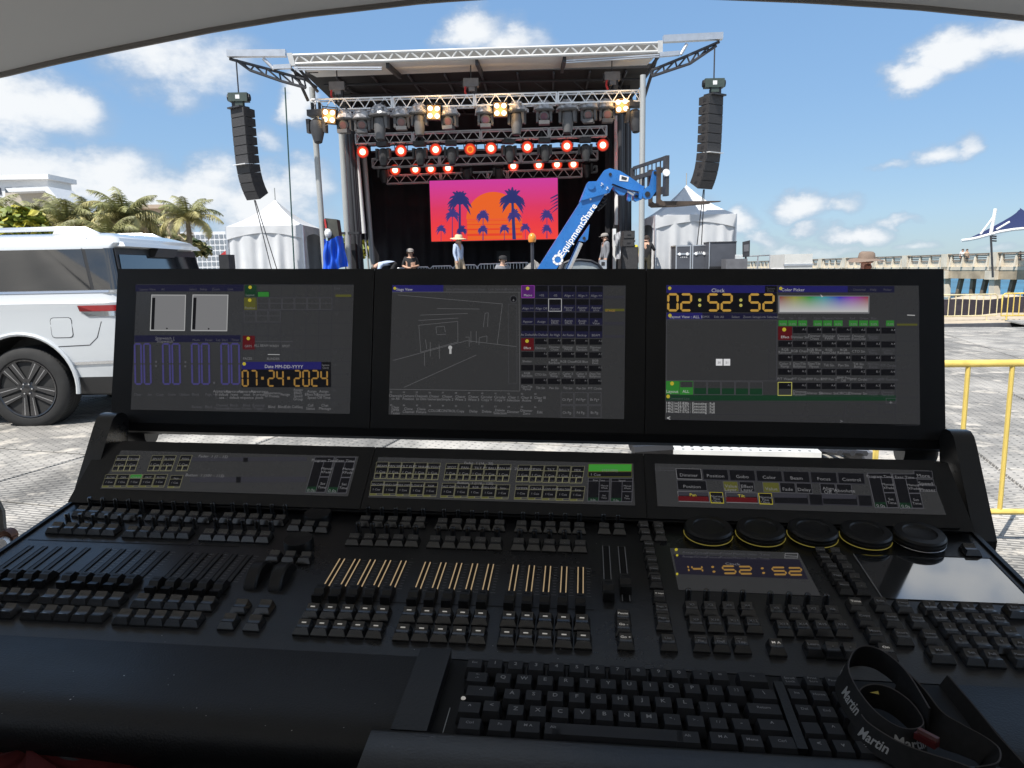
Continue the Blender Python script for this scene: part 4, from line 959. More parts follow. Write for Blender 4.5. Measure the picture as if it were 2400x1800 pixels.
def ex_white(t, a, b, z0):
    MB(M_blk).bb((b.x-.14,15.97,1.28),(b.x-.03,15.995,1.36)).build('dark_window', t); MB(M_alu).bb((a.x-.02,15.98,1.52),(b.x+.02,16.01,1.56)).build('trim_line', t)
    MB(M_white).hexa([(a.x-.35,16,.0),(a.x-.003,16,.0),(a.x-.003,16.8,.0),(a.x-.35,16.8,.0),(a.x-.05,16,1.33),(a.x-.003,16,1.48),(a.x-.003,16.8,1.48),(a.x-.05,16.8,1.33)]).build('hitch_cover', t)
simple_box('white_utility_trailer', 'white box trailer in front of the far end of the pier', 'trailer', 1840, 1905, 596, 16.0, .9, mat('trailer_white', (.58,.58,.55), .5, var=.05), 0.0, extra=ex_white)

# stage barricades (white metal) at the back of the deck
M_bar = mat('galvanised_white', (.62,.63,.65), .4, .3, var=.08)
def rail_sec(p, q, label, group, m_=M_bar, h=1.05, n=9, z=ZD, zb=.15, r=.025, feet=True, name='crowd_barrier'):
    p, q = V((p[0],p[1],z)), V((q[0],q[1],z)); t = thing(name, label, 'barrier', (p+q)/2, 0, group); u = V((0,0,1))
    rr = .08
    MB(m_).path([p+u*zb, p+u*(h-rr), p.lerp(q,rr/(q-p).length)+u*h, q.lerp(p,rr/(q-p).length)+u*h, q+u*(h-rr), q+u*zb], r, 8, True).build('frame', t, smooth=50)
    for i in range(1, n): seg('bar', p.lerp(q,i/n)+u*zb, p.lerp(q,i/n)+u*h, r*.62, m_, t, 6)
    d = (q-p).normalized(); nn = V((-d.y,d.x,0))
    for e in (p.lerp(q,.08), p.lerp(q,.92)):
        seg('foot', e+u*.02-nn*.25, e+u*.02+nn*.25, .018, m_, t, 6); seg('foot_post', e+u*.02, e+u*zb, r, m_, t, 6)
    return t
xx = [915,952,1008,1062,1119,1180,1242]
for k in range(6):
    a, b = P(xx[k]+1.5,626,28.5), P(xx[k+1]-1.5,620,28.5)
    rail_sec((a.x,28.5),(b.x,28.5), 'pale steel crowd barrier, %s from the left at the back of the stage' % ORD[k], 'crowd barriers on stage', h=P(1080,622-(k-2.5)*1.4,28.5).z-ZD, n=8)

# ================================================================== telehandler
M_blue = mat('blue_machine_paint', (.022,.15,.45), .34, var=.16, vs=2.5, coat=.2, rvar=.12); M_fork = mat('fork_steel', (.075,.055,.042), .6, .3, var=.3, vs=6); M_chr = mat('chrome', (.75,.76,.78), .15, 1.0, var=0)
M_rub = mat('rubber', (.022,.022,.022), .85, var=.2, vs=9)
YT = 14.0
T = thing('telehandler', 'blue telehandler with raised boom and empty forks in front of the stage', 'telehandler', (.6, 14.2, 0))
def Q(x, y, Y=YT): return P(1280+x*.1989, 340+y*.1989, Y)
def plate(nm, pts, Y, th, m_=None, par=None): return MB(m_ or M_blue).prism([Q(x, y, Y) for x, y in pts], (0, th, 0)).build(nm, par or T)
# boom: from hidden pivot below the monitor line up to the elbow
bdir = (Q(545,560)-Q(-40,1470)).normalized()
top0 = Q(500,520)-bdir*3.4; bot0 = top0+(Q(700,565)-Q(500,520))*1.0
boom = MB(M_blue).prism([bot0, Q(700,565), Q(500,520), top0], (0,.30,0)).build('boom', T)
b2 = MB(M_blue).prism([Q(495,520,13.96)-bdir*.25, Q(500,430,13.96), Q(610,425,13.96), Q(790,480,13.96), Q(745,560,13.96)], (0,.42,0)).build('boom_collar', T)
plate('boom_head', [(590,440),(690,295),(750,272),(870,302),(985,372),(1135,480),(1105,548),(960,520),(785,452),(765,475)], 14.03, .28)
plate('boom_head_cheek', [(785,478),(960,535),(920,590),(860,580),(800,520)], 14.08, .18)
MB(M_chr).tube(Q(960,545,14.1), Q(1030,590,14.1), .035, 10).build('head_cylinder', T)
plate('carriage_lug', [(1225,470),(1262,305),(1285,290),(1305,305),(1332,490),(1300,540),(1235,630),(1180,640),(1145,620),(1140,560),(1165,510)], 13.92, .09)
plate('carriage_lug', [(1225,470),(1262,305),(1285,290),(1305,305),(1332,490),(1300,540),(1235,630),(1180,640),(1145,620),(1140,560),(1165,510)], 14.33, .09)
plate('link_plate', [(1120,485),(1160,480),(1140,560),(1125,640),(1095,625),(1100,560)], 13.98, .07)
plate('tilt_link', [(1030,590),(1060,560),(1110,575),(1130,640),(1060,665),(1030,640)], 14.1, .12)
plate('tilt_link', [(965,570),(1000,590),(1000,650),(980,665),(955,640)], 14.1, .12)
MB(M_blue).path([Q(505+20,485), Q(515,465), Q(540,455), Q(575,470)], .035, 6).tube(Q(530,480,13.93), Q(530,480,14.4), .07, 12).build('hose_lug', T)
for nm, x, y, r, Y in (('pivot_hole',1195,578,.05,13.91),('pivot_hole',1062,605,.03,14.09),('pivot_hole',757,345,.03,14.02),('bracket_hole',448,1098,.03,13.95),('pin',1285,325,.03,13.91)):
    MB(M_blk).lathe(Q(x,y,Y-.004), (0,1,0), [(0,r),(.006,r)], 14).build(nm, T)
mb_ = MB(M_white)
for x, y in ((655,450),(650,475),(668,462),(720,498),(712,522),(728,510)): mb_.ball(Q(x,y,13.94), .012, 6, 4)
mb_.build('bolt_heads', T)
MB(M_white).prism([Q(870,350,14.026),Q(975,378,14.026),Q(965,430,14.026),Q(862,420,14.026)], (0,-.003,0)).build('decal', T)
MB(M_steel).quad(Q(890,365,14.02),Q(955,385,14.02),Q(945,415,14.02),Q(885,405,14.02)).build('decal_print', T)
plate('ram_bracket', [(380,1128),(512,935),(492,1110),(462,1142)], 13.97, .1)
rd = (Q(300,1395)-Q(405,1165)).normalized()
MB(M_chr).tube(Q(405,1150,14.12), Q(405,1150,14.12)+rd*1.4, .055, 12).build('lift_ram', T)
mb_ = MB(M_blk)
for x, y in ((700,640),(690,690),(660,720),(630,745)): mb_.path([Q(x-30,y-20,14.2), Q(x+10,y,14.2), Q(x-20,y+25,14.2)], .025, 6)
mb_.build('hoses', T)
# carriage and forks
cx = Q(1425,300,13.6).x
zt_, zb_ = Q(1430,125,13.6).z, Q(1430,600,13.6).z
fr = MB(M_steel)
y0_, y1_ = 13.55, 15.05
fr.bb((cx-.03,y0_,zb_),(cx+.03,y0_+.12,zt_)).bb((cx-.03,y1_-.08,zb_+.3),(cx+.03,y1_,zt_-.02))
fr.bb((cx-.02,y0_+.121,zt_-.06),(cx+.02,y1_-.081,zt_)).bb((cx-.02,y0_+.121,zt_-.60),(cx+.02,y1_-.081,zt_-.53)).bb((cx-.03,y0_+.121,zb_+.05),(cx+.03,y1_-.081,zb_+.16)).bb((cx-.03,y0_+.121,zb_+.44),(cx+.03,y1_-.081,zb_+.52))
fr.v = [V((p.x-.40*(p.y-y0_)/1.5, p.y, p.z)) for p in fr.v]; fr.build('carriage_frame', T)
for k in range(7):
    y = y0_+.18+(y1_-y0_-.28)*(k+.6)/7.2; xo = cx-.40*(y-y0_)/1.5; MB(M_steel).bb((xo-.009,y-.016,zt_-.532),(xo+.009,y+.016,zt_-.058)).build('backrest_bar', T)
MB(M_steel).bb((cx-.14,13.95,zb_+.16),(cx-.09,14.02,zb_+.44)).bb((cx-.29,14.5,zb_+.16),(cx-.24,14.57,zb_+.44)).build('carriage_post', T)
MB(M_white).lathe((cx-.02,13.53,(zt_+zb_)/2+.05), (0,1,0), [(0,.06),(.03,.07)], 12).build('work_light', T)
for Y, (xs_, ys_), (xt_, yt_) in ((13.75,(1330,585),(2060,665)),(14.55,(1235,600),(1930,690))):
    c = Q(xs_, ys_, Y); tip = Q(xt_, yt_, Y); zf = tip.z
    MB(M_fork).prism([(c.x-.03,Y,c.z+.5),(c.x-.03,Y,zf-.01),(c.x+.03,Y,zf-.05),(c.x+.5,Y,zf-.045),(tip.x,Y,zf),(tip.x,Y,zf+.012),(c.x+.5,Y,zf+.02),(c.x+.07,Y,zf+.03),(c.x+.035,Y,zf+.06),(c.x+.035,Y,c.z+.5)], (0,.12,0)).build('fork', T)
# lettering along the boom
mt_ = mat('white_decal', (.82,.82,.82), .5, var=0)
a_, b_ = Q(178,1305,YT-.006), Q(585,705,YT-.006)
ex = (b_-a_).normalized(); ez = V((-ex.z, 0, ex.x)); L_ = (b_-a_).length
vs_, fs_, w_ = text('EquipmentShare', .018); k = L_/w_
lt = MB(mt_).add([a_+ex*v.x*k+ez*(v.y-.2)*k*1.0 for v in vs_], fs_)
lt.build('boom_lettering', T); lt = MB(mt_)
c_ = Q(137,1350,YT-.006)
for i in range(8):
    A = [2*pi*(i+f)/8 for f in (.06,.5,.94)]
    lt.add([c_+(ex*cos(x)+ez*sin(x))*r for x in A for r in (.062,.100 if x != A[1] else .107)], [(0,1,3,2),(2,3,5,4)])
c_ = b_+ex*.03+ez*.14; lt.add([c_+(ex*cos(2*pi*i/10)+ez*sin(2*pi*i/10))*.018 for i in range(10)], [tuple(range(10))])
tag(lt.build('boom_emblem', T), kind='stuff')
# body behind the console: chassis, cab, wheels, beacon
MB(M_blue).prism([(-1.9,14.0,.75),(1.9,14.0,.75),(2.0,14.0,1.0),(1.2,14.0,1.22),(-.6,14.0,1.3),(-1.9,14.0,1.3)], (0,1.7,0)).build('chassis', T)
MB(M_glass).prism([(-.3,14.75,1.3),(.75,14.75,1.3),(.62,14.75,1.42),(.3,14.75,1.55),(-.2,14.75,1.55)], (0,.75,0)).build('cab', T)
for x in (-1.35,1.35):
    for y in (13.75,15.75):
        w = MB(M_rub).lathe((x,y-.18,.6), (0,1,0), [(0,.42),(.04,.58),(.32,.58),(.36,.42)], 22).build('wheel', T, smooth=40)
        MB(M_blue).lathe((x,y-.19,.6), (0,1,0), [(0,.12),(.01,.32),(.03,.34)], 16).build('rim', w)
bc = P(1247,556,15.0)
MB(mat('amber_glass',(.75,.25,.02),.25,var=.1,coat=.6)).lathe(bc+V((0,0,-.1)), (0,0,1), [(0,.07),(.05,.085),(.12,.08),(.17,.05),(.185,.01)], 14).build('beacon', T, smooth=50)
MB(M_steel).tube(bc+V((0,0,-.11)), (bc.x,15.0,1.3), .035, 8).build('beacon_post', T)
cov = thing('covered_vehicle', 'dark low vehicle with curved windshield behind the boom', 'vehicle', (2.0, 16.2, 0))
Yv = 16.2; pts = [(1316,634),(1322,618),(1336,612),(1360,610.5),(1385,613),(1402,621),(1412,634)]
pp = [P(x,y,Yv) for x, y in pts]
MB(mat('windshield',(.30,.33,.33),.18,var=.25,vs=2.5,coat=.5)).prism(pp, (0,1.4,0)).build('windshield', cov)
MB(M_blk).path([p+V((0,-.02,.01)) for p in pp], .035, 6).build('roof_frame', cov)
MB(M_steel).bb((pp[0].x-.5,Yv-.1,.35),(pp[-1].x+.5,Yv+1.8,pp[0].z-.01)).build('vehicle_body', cov)
for x in (pp[0].x,pp[-1].x):
    MB(M_rub).lathe((x,Yv-.25,.36),(0,1,0),[(0,.3),(.03,.36),(.2,.36),(.23,.3)],18).build('wheel',cov)
# bundle under the beacon
bn = thing('cable_bundle', 'grey bundle of rigging gear beside the orange beacon', 'equipment', P(1250,628,16.5))
def bf(u, v): a = 2*pi*u; r_ = 1+.2*sin(7*a)+.12*sin(13*a+4*v); p = P(1252,630,16.5); return p+V((.28*r_*cos(a)*(1-v**2), .25*r_*sin(a)*(1-v**2), -.25+.42*v+.04*sin(11*a)))
MB(mat('grey_webbing',(.2,.19,.18),.9,var=.4,vs=20)).grid(bf, 30, 8).build('gear', bn, smooth=0)

# ================================================================== people
DG = None
def human(label, loc, h, yaw, colors, pose=None, hat=None, extra=None, group=None, beard=False, glasses=False):
    """one continuous skinned body; joints in units of height, x right, y forward(-) , z up; colours by nearest bone"""
    J = dict(pelvis=(0,0,.53), belly=(0,.005,.60), chest=(0,.01,.72), neck=(0,.01,.82), head0=(0,0,.865), head1=(0,-.008,.955),
             shL=(.105,.01,.80), elL=(.135,.02,.64), wrL=(.14,-.03,.50), haL=(.14,-.05,.44),
             shR=(-.105,.01,.80), elR=(-.135,.02,.64), wrR=(-.14,-.03,.50), haR=(-.14,-.05,.44),
             hiL=(.055,0,.515), knL=(.06,-.01,.285), anL=(.06,.012,.045), toL=(.068,-.075,.018),
             hiR=(-.055,0,.515), knR=(-.06,-.01,.285), anR=(-.06,.012,.045), toR=(-.068,-.075,.018))
    if pose: J.update(pose)
    Rr = dict(pelvis=.085, belly=.08, chest=.092, neck=.036, head0=.052, head1=.052, sh=.05, el=.031, wr=.023, ha=.026, hi=.068, kn=.042, an=.028, to=.022)
    E = [('pelvis','belly'),('belly','chest'),('chest','neck'),('neck','head0'),('head0','head1')]
    for s in 'LR': E += [('chest','sh'+s),('sh'+s,'el'+s),('el'+s,'wr'+s),('wr'+s,'ha'+s),('pelvis','hi'+s),('hi'+s,'kn'+s),('kn'+s,'an'+s),('an'+s,'to'+s)]
    ks = list(J); me = bpy.data.meshes.new('person'); me.from_pydata([tuple(V(J[k])*h) for k in ks], [(ks.index(a), ks.index(b)) for a, b in E], [])
    o = bpy.data.objects.new('person', me); COL.objects.link(o)
    md = o.modifiers.new('s', 'SKIN'); sv = me.skin_vertices[0].data if me.skin_vertices else None
    if sv is None:
        import bmesh as _b; bm = _b.new(); bm.from_mesh(me); bm.verts.layers.skin.verify(); bm.to_mesh(me); bm.free(); sv = me.skin_vertices[0].data
    for i, k in enumerate(ks):
        r = Rr.get(k, Rr.get(k[:2], .04))*h; fx = {'chest':(1.25,.85),'belly':(1.2,.85),'pelvis':(1.15,.9)}.get(k, (1,1)); sv[i].radius = (r*fx[0], r*fx[1]); sv[i].use_root = (k == 'pelvis')
    md.use_smooth_shade = True; sb = o.modifiers.new('u', 'SUBSURF'); sb.levels = sb.render_levels = 1
    dg = bpy.context.evaluated_depsgraph_get(); m2 = bpy.data.meshes.new_from_object(o.evaluated_get(dg)); m2.name = 'person'
    o.modifiers.clear(); o.data = m2; bpy.data.meshes.remove(me)
    shirt, pants, skin, shoe, sleeve, shorts = colors['shirt'], colors['pants'], colors.get('skin', M_skin), colors.get('shoe', M_blk), colors.get('sleeve', 'short'), colors.get('shorts', False)
    m2.materials.clear(); ml = [shirt, pants, skin, shoe]
    for q in ml: m2.materials.append(q)
    B = []
    for a, b in E:
        if a[:4] in ('neck','head') or b[:2] == 'ha' or b == 'neck': c = 2
        elif b[:2] in ('sh',) or a in ('belly',) or (a == 'pelvis' and b == 'belly'): c = 0
        elif a[:2] == 'sh': c = 0
        elif a[:2] == 'el': c = 0 if sleeve == 'long' else 2
        elif a[:2] == 'kn': c = 2 if shorts else 1
        elif a[:2] == 'an': c = 3
        else: c = 1
        B.append((V(J[a])*h, V(J[b])*h, c))
    for p in m2.polygons:
        c = p.center; best = None
        for a, b, q in B:
            d = b-a; t = max(0, min(1, (c-a).dot(d)/max(d.length_squared, 1e-9))); ds = (c-a-d*t).length
            if best is None or ds < best[0]: best = (ds, q)
        p.material_index = best[1]
    W = Matrix.Translation(V(loc)) @ Matrix.Rotation(yaw, 4, 'Z'); setp(o, W, None); tag(o, label, 'person', group)
    hd = V(J['head1'])*h; hb = V(J['head0'])*h; hc = hd.lerp(hb, .45); r = .062*h; up = (hd-hb).normalized()
    fd = V((0,-1,0)); fd = (fd-up*fd.dot(up)).normalized(); rt = up.cross(fd)
    def hp(x, y, z): return hc+rt*x*r+fd*y*r+up*z*r       # head space: right, forward, up
    M_eye = mat('eye_dark', (.02,.015,.012), .3, var=0)
    f = MB(skin); f.ball(hp(0,1.02,-.12), .16*r, 6, 5); f.ball(hp(.98,.05,-.05), .2*r, 6, 5); f.ball(hp(-.98,.05,-.05), .2*r, 6, 5); f.build('nose_and_ears', o, W)
    f = MB(M_eye); f.ball(hp(.36,.9,.12), .11*r, 6, 5); f.ball(hp(-.36,.9,.12), .11*r, 6, 5); f.ball(hp(0,.95,-.5), .16*r, 6, 4, (1.6,.5,.4)); f.build('eyes_and_mouth', o, W)
    hm = colors.get('hair', mat('brown_hair', (.05,.03,.02), .7, var=.2))
    n = 14; vs = []; rings = [(1.12,.35),(1.22,.05),(1.1,.95),(0.75,1.28)] 
    f = MB(hm)
    def hairf(u, v):
        a = 2*pi*u; e = -.25+v*1.8; low = .55 if cos(a) > .35 else 0
        e = max(e, low); q = 1.13*cos(min(e, pi/2)); return hp(q*sin(a), q*cos(a)-.06, 1.2*sin(min(e, pi/2))+.05)
    f.grid(hairf, 14, 6).build('hair', o, W, smooth=0)
    if hat:
        kd, hm2 = hat; f = MB(hm2)
        if kd == 'brim':
            f.add([hp(q*sin(2*pi*i/18), q*cos(2*pi*i/18), z+(.16*cos(4*pi*i/18) if q > 2.3 else 0)) for (q, z) in ((2.75,.12),(2.0,.42),(1.3,.5),(1.15,1.3),(.85,1.55),(.05,1.5)) for i in range(18)],
                  [(k*18+i, k*18+(i+1)%18, (k+1)*18+(i+1)%18, (k+1)*18+i) for k in range(5) for i in range(18)])
            f.build('hat', o, W, smooth=50)
        else:
            f.add([hp(q*sin(2*pi*i/14), q*cos(2*pi*i/14), z) for (q, z) in ((1.22,.42),(1.22,.8),(1.0,1.2),(.5,1.4),(.02,1.42)) for i in range(14)], [(k*14+i, k*14+(i+1)%14, (k+1)*14+(i+1)%14, (k+1)*14+i) for k in range(4) for i in range(14)])
            f.prism([hp(-.8,.9,.42),hp(-.75,1.7,.36),hp(0,2.0,.34),hp(.75,1.7,.36),hp(.8,.9,.42)], up*.08*r); f.build('cap', o, W, smooth=50)
    if beard: MB(colors['beard']).ball(hp(0,.55,-.78), .62*r, 10, 7, (1.05,.8,.85)).build('beard', o, W, smooth=0)
    if glasses:
        f = MB(M_eye); f.ball(hp(.38,.95,.14), .3*r, 8, 5, (1,.5,.75)); f.ball(hp(-.38,.95,.14), .3*r, 8, 5, (1,.5,.75)); f.tube(hp(-.3,1.05,.18), hp(.3,1.05,.18), .05*r, 5); f.build('sunglasses', o, W)
    if extra: extra(o, W, h)
    return o
C = lambda n, c, r=.85: mat(n, c, r, var=.12, vs=12)
straw = C('straw', (.62,.48,.30)); lbl = C('pale_blue_cloth', (.42,.50,.66)); khk = C('khaki_cloth', (.42,.33,.23)); gy = C('grey_cloth', (.19,.195,.215)); bk = C('black_cloth', (.018,.018,.02)); gcap = C('grey_cap', (.28,.26,.24))
def stand(x, ytop, Y, zfloor, hh=None):
    p = P(x, ytop, Y); return (p.x, Y, zfloor), (p.z-zfloor)
l, h = stand(1074, 549, 25.2, ZD)
human('man in wide straw hat, pale blue shirt and khaki trousers walking across the stage', l, h*.985, radians(62), dict(shirt=lbl, pants=khk, sleeve='long'),
      dict(knL=(.06,-.09,.30), anL=(.06,-.03,.06), toL=(.068,-.11,.03), anR=(-.06,.10,.05), toR=(-.068,.02,.02), elL=(.13,.06,.65), wrL=(.13,.02,.51), haL=(.13,0,.455)), ('brim', straw))
l, h = stand(1418, 545, 25.3, ZD)
human('man in grey cap, grey long-sleeved top and black shorts walking beside the boom', l, h*.99, radians(-75), dict(shirt=gy, pants=bk, sleeve='long', shorts=True, hair=mat('dark_hair',(.03,.02,.015),.8,var=.1)),
      dict(knL=(.06,-.07,.29), anL=(.06,.03,.06), toL=(.068,-.05,.03), knR=(-.06,.02,.285), anR=(-.06,.14,.06), toR=(-.068,.07,.02), elR=(-.14,.0,.65), wrR=(-.13,-.05,.51), haR=(-.13,-.07,.455)), ('cap', gcap))
SIT = dict(pelvis=(0,.02,.10), belly=(0,.02,.18), chest=(0,.02,.30), neck=(0,.01,.40), head0=(0,0,.445), head1=(0,-.01,.535), shL=(.105,.02,.38), elL=(.17,.0,.24), wrL=(.10,-.1,.17), haL=(.06,-.13,.15),
           shR=(-.105,.02,.38), elR=(-.17,.0,.24), wrR=(-.10,-.1,.17), haR=(-.06,-.13,.15), hiL=(.06,-.02,.075), knL=(.09,-.24,.08), anL=(.08,-.23,-.16), toL=(.085,-.31,-.185), hiR=(-.06,-.02,.075), knR=(-.09,-.24,.08), anR=(-.08,-.23,-.16), toR=(-.085,-.31,-.185))
p = P(1178, 598, 24.3)
human('man in grey T-shirt and dark cap sitting at the stage edge left of the beacon', (p.x, 24.3, ZD-.02), 1.78*(p.z-ZD)/(1.78*.575), radians(20), dict(shirt=gy, pants=bk, skin=C('fair_skin',(.55,.36,.27))), SIT, ('cap', bk))
p = P(961, 585, 26.6); hh = 1.8
d_ = V((0,0,(p.z-ZD)/hh-.975))
KN = {k: tuple(V(v)+d_) for k, v in dict(pelvis=(0,0,.53), belly=(0,.005,.60), chest=(0,.01,.72), neck=(0,.01,.82), head0=(0,0,.865), head1=(0,-.008,.955), shL=(.105,.01,.80), elL=(.16,.0,.65), wrL=(.06,-.11,.63), haL=(0,-.12,.64),
      shR=(-.105,.01,.80), elR=(-.16,.0,.65), wrR=(-.06,-.11,.61), haR=(0,-.12,.61), hiL=(.055,0,.515), hiR=(-.055,0,.515)).items()}
zk = .06; KN.update(knL=(.07,-.12,zk), anL=(.07,.10,.045), toL=(.07,.19,.03), knR=(-.07,-.12,zk), anR=(-.07,.10,.045), toR=(-.07,.19,.03))
human('man in black T-shirt and pale cap kneeling with arms folded before the black drape', (p.x, 26.6, ZD), hh, radians(12), dict(shirt=bk, pants=bk), KN, ('cap', gcap))
p = P(902, 605, 25.5); zz = (p.z-ZD)/1.78
BEND = dict(pelvis=(0,.18,zz-.10), belly=(0,.10,zz-.07), chest=(0,-.03,zz-.08), neck=(0,-.13,zz-.12), head0=(0,-.17,zz-.15), head1=(0,-.23,zz-.20), shL=(.10,-.11,zz-.12), elL=(.13,-.16,zz-.27), wrL=(.08,-.24,zz-.36), haL=(.06,-.27,zz-.39),
            shR=(-.10,-.11,zz-.12), elR=(-.13,-.16,zz-.27), wrR=(-.08,-.24,zz-.36), haR=(-.06,-.27,zz-.39), hiL=(.055,.18,zz-.12), hiR=(-.055,.18,zz-.12), knL=(.08,.06,zz*.42), knR=(-.08,.08,zz*.42), anL=(.07,.2,.045), toL=(.07,.11,.02), anR=(-.07,.22,.045), toR=(-.07,.13,.02))
human('person in pale blue shirt bending forward at the left of the stage', (p.x, 25.5, ZD), 1.78, radians(-70), dict(shirt=lbl, pants=bk, sleeve='long'), BEND)
l, h = stand(1517, 550, 25.65, ZD)
l2 = (l[0]-.02, 25.65, ZD)
human('man dressed in black standing at the doorway of the right marquee', l2, h, radians(150), dict(shirt=bk, pants=C('olive_cloth',(.06,.055,.035)), hair=mat('dark_hair',(.03,.02,.015),.8,var=.1)), dict(elR=(-.17,-.02,.67), wrR=(-.12,-.13,.72), haR=(-.09,-.17,.75)))
l, h = stand(1493, 556, 24.9, ZD)
human('worker in white cap and yellow shirt half hidden behind the right roof leg', (l[0], 25.9, ZD), h*1.02, radians(-20), dict(shirt=C('hi_vis_yellow',(.60,.52,.05)), pants=bk), dict(elR=(-.2,-.08,.78), wrR=(-.27,-.16,.775), haR=(-.3,-.2,.775)), ('cap', C('white_cap',(.75,.75,.72))))
l, h = stand(2031, 586, 12.4, 0)
human('bearded man in brown brimmed hat and sunglasses right behind the console', l, h*.975, radians(8), dict(shirt=C('grey_green_cloth',(.30,.34,.33)), pants=khk, skin=C('sunburnt_skin',(.58,.30,.22)), beard=C('red_beard',(.22,.08,.05))), None, ('brim', C('brown_felt',(.20,.145,.11))), beard=True, glasses=True)
for k, (x, yt, lab, c) in enumerate(((2256,583,'person in white leaning on the pier rail beside a companion', C('white_cloth',(.7,.7,.7))),(2268,583,'person in tan top leaning on pier rail, right of the one in white', C('tan_cloth',(.5,.36,.25))),(2394,588,'person in dark clothes on the pier at the far right', bk))):
    q = P(x, yt, 66); s_ = (q-pA).dot(pd); q = PP(s_, .95, .955)
    # slide along the deck until the sight line matches
    best = min((abs(P(x, yt, PP(s, 1.0, 1).y).x-PP(s, 1.0, 1).x), s) for s in [i*.25 for i in range(0, 400)])[1]; q = PP(best, 1.0, .955)
    human(lab, q, P(x, yt, q.y).z-.955, radians(-10+20*k), dict(shirt=c, pants=bk), None, None, group=None)

# ================================================================== SUV
M_car = mat('white_car_paint', (.53,.555,.57), .28, var=0, coat=1.0); M_cgl = mat('car_glass', (.012,.014,.017), .03, var=0, spec=1.0, coat=1.0, bump=.035, bs=1.8); M_trim = mat('black_car_trim', (.02,.02,.021), .45, var=.1)
M_gap = mat('panel_gap', (.025,.025,.027), .8, var=0)
gnd = G(70, 1008); YS = gnd.y; XW = P(60, 915, YS).x
XR = XW+1.17; ZT = 1.94
def CX(x, y, z): return V((XR-x, YS+y, z))          # car space: x forward from the rear bumper, y across, z up
car = thing('parked_car', 'white full-size SUV with black alloy wheels parked beside the console', 'car', CX(2.6, 1.0, 0))
LENC, WC = 5.3, 2.10
#        z     rear  front  inset
LV = [(.36, .10, 5.05, .07), (.54, .03, 5.20, .03), (.80, .00, 5.27, .01), (1.08, .03, 5.25, .0), (1.20, .05, 5.15, .004), (1.30, .06, 5.05, -.006), (1.325, .07, 5.0, .010), (1.385, .09, 4.95, .02), (1.42, .11, 4.0, .03), (1.64, .145, 3.55, .06), (1.85, .18, 3.15, .095), (1.90, .13, 3.05, .11), (1.95, .16, 2.95, .16), (2.01, .34, 2.8, .36)]
def loop(z, xr, xf, ins, n=7, rc=.20):
    """rounded plan loop, near side first from rear to front"""
    pts = []; w = WC-2*ins
    rc = .06 if z > 1.40 else .2
    cr = lambda cx_, cy_, a0, a1: [(cx_+rc*cos(a0+(a1-a0)*i/4), cy_+rc*sin(a0+(a1-a0)*i/4)) for i in range(5)]
    pts += cr(xr+rc, ins+rc, pi, 1.5*pi)
    pts += [(xr+rc+(xf-xr-2*rc)*i/n, ins) for i in range(1, n)]
    pts += cr(xf-rc, ins+rc, 1.5*pi, 2*pi); pts += cr(xf-rc, ins+w-rc, 0, pi/2)
    pts += [(xf-rc-(xf-xr-2*rc)*i/n, ins+w) for i in range(1, n)]
    pts += cr(xr+rc, ins+w-rc, pi/2, pi)
    return [CX(x, y, z) for x, y in pts]
mb_ = MB(M_car, M_trim); k0 = None
for i, (z, xr, xf, ins) in enumerate(LV): 
    L = loop(z, xr, xf, ins); mb_.v += L; k0 = len(L)
for i in range(len(LV)-1):
    for j in range(k0):
        mb_.f.append([i*k0+j, i*k0+(j+1)%k0, (i+1)*k0+(j+1)%k0, (i+1)*k0+j]); mb_.m.append(1 if LV[i+1][0] <= .6 else 0)
mb_.f.append(list(range(k0))[::-1]); mb_.m.append(1); mb_.f.append(list(range((len(LV)-1)*k0, len(LV)*k0))); mb_.m.append(0)
body = mb_.build('body', car, smooth=32)
cut = MB(M_trim)
for x in (1.17, 4.24):
    for y0_, y1_ in ((-.1,.42),(WC-.42,WC+.1)): cut.tube(CX(x,y0_,.45), CX(x,y1_,.45), .53, 36)
co = cut.build('cutter'); bmod = body.modifiers.new('b', 'BOOLEAN'); bmod.operation = 'DIFFERENCE'; bmod.object = co; bmod.solver = 'EXACT'
dg = bpy.context.evaluated_depsgraph_get(); me2 = bpy.data.meshes.new_from_object(body.evaluated_get(dg)); body.modifiers.clear(); body.data = me2; me2.name = 'body'
bpy.data.objects.remove(co)
def side_y(z):
    for (a, b) in zip(LV, LV[1:]):
        if a[0] <= z <= b[0]: t = (z-a[0])/(b[0]-a[0]); return a[3]+(b[3]-a[3])*t
def rear_x(z):
    for (a, b) in zip(LV, LV[1:]):
        if a[0] <= z <= b[0]: t = (z-a[0])/(b[0]-a[0]); return a[1]+(b[1]-a[1])*t
def sidepanel(nm, pts, m_, off=.006, par=None, th=.004, far=False):
    f_ = (lambda x, z: CX(x, (side_y(z)-off) if not far else WC-side_y(z)+off, z))
    return MB(m_).prism([f_(x, z) for x, z in pts], (0, th if not far else -th, 0)).build(nm, par or car)
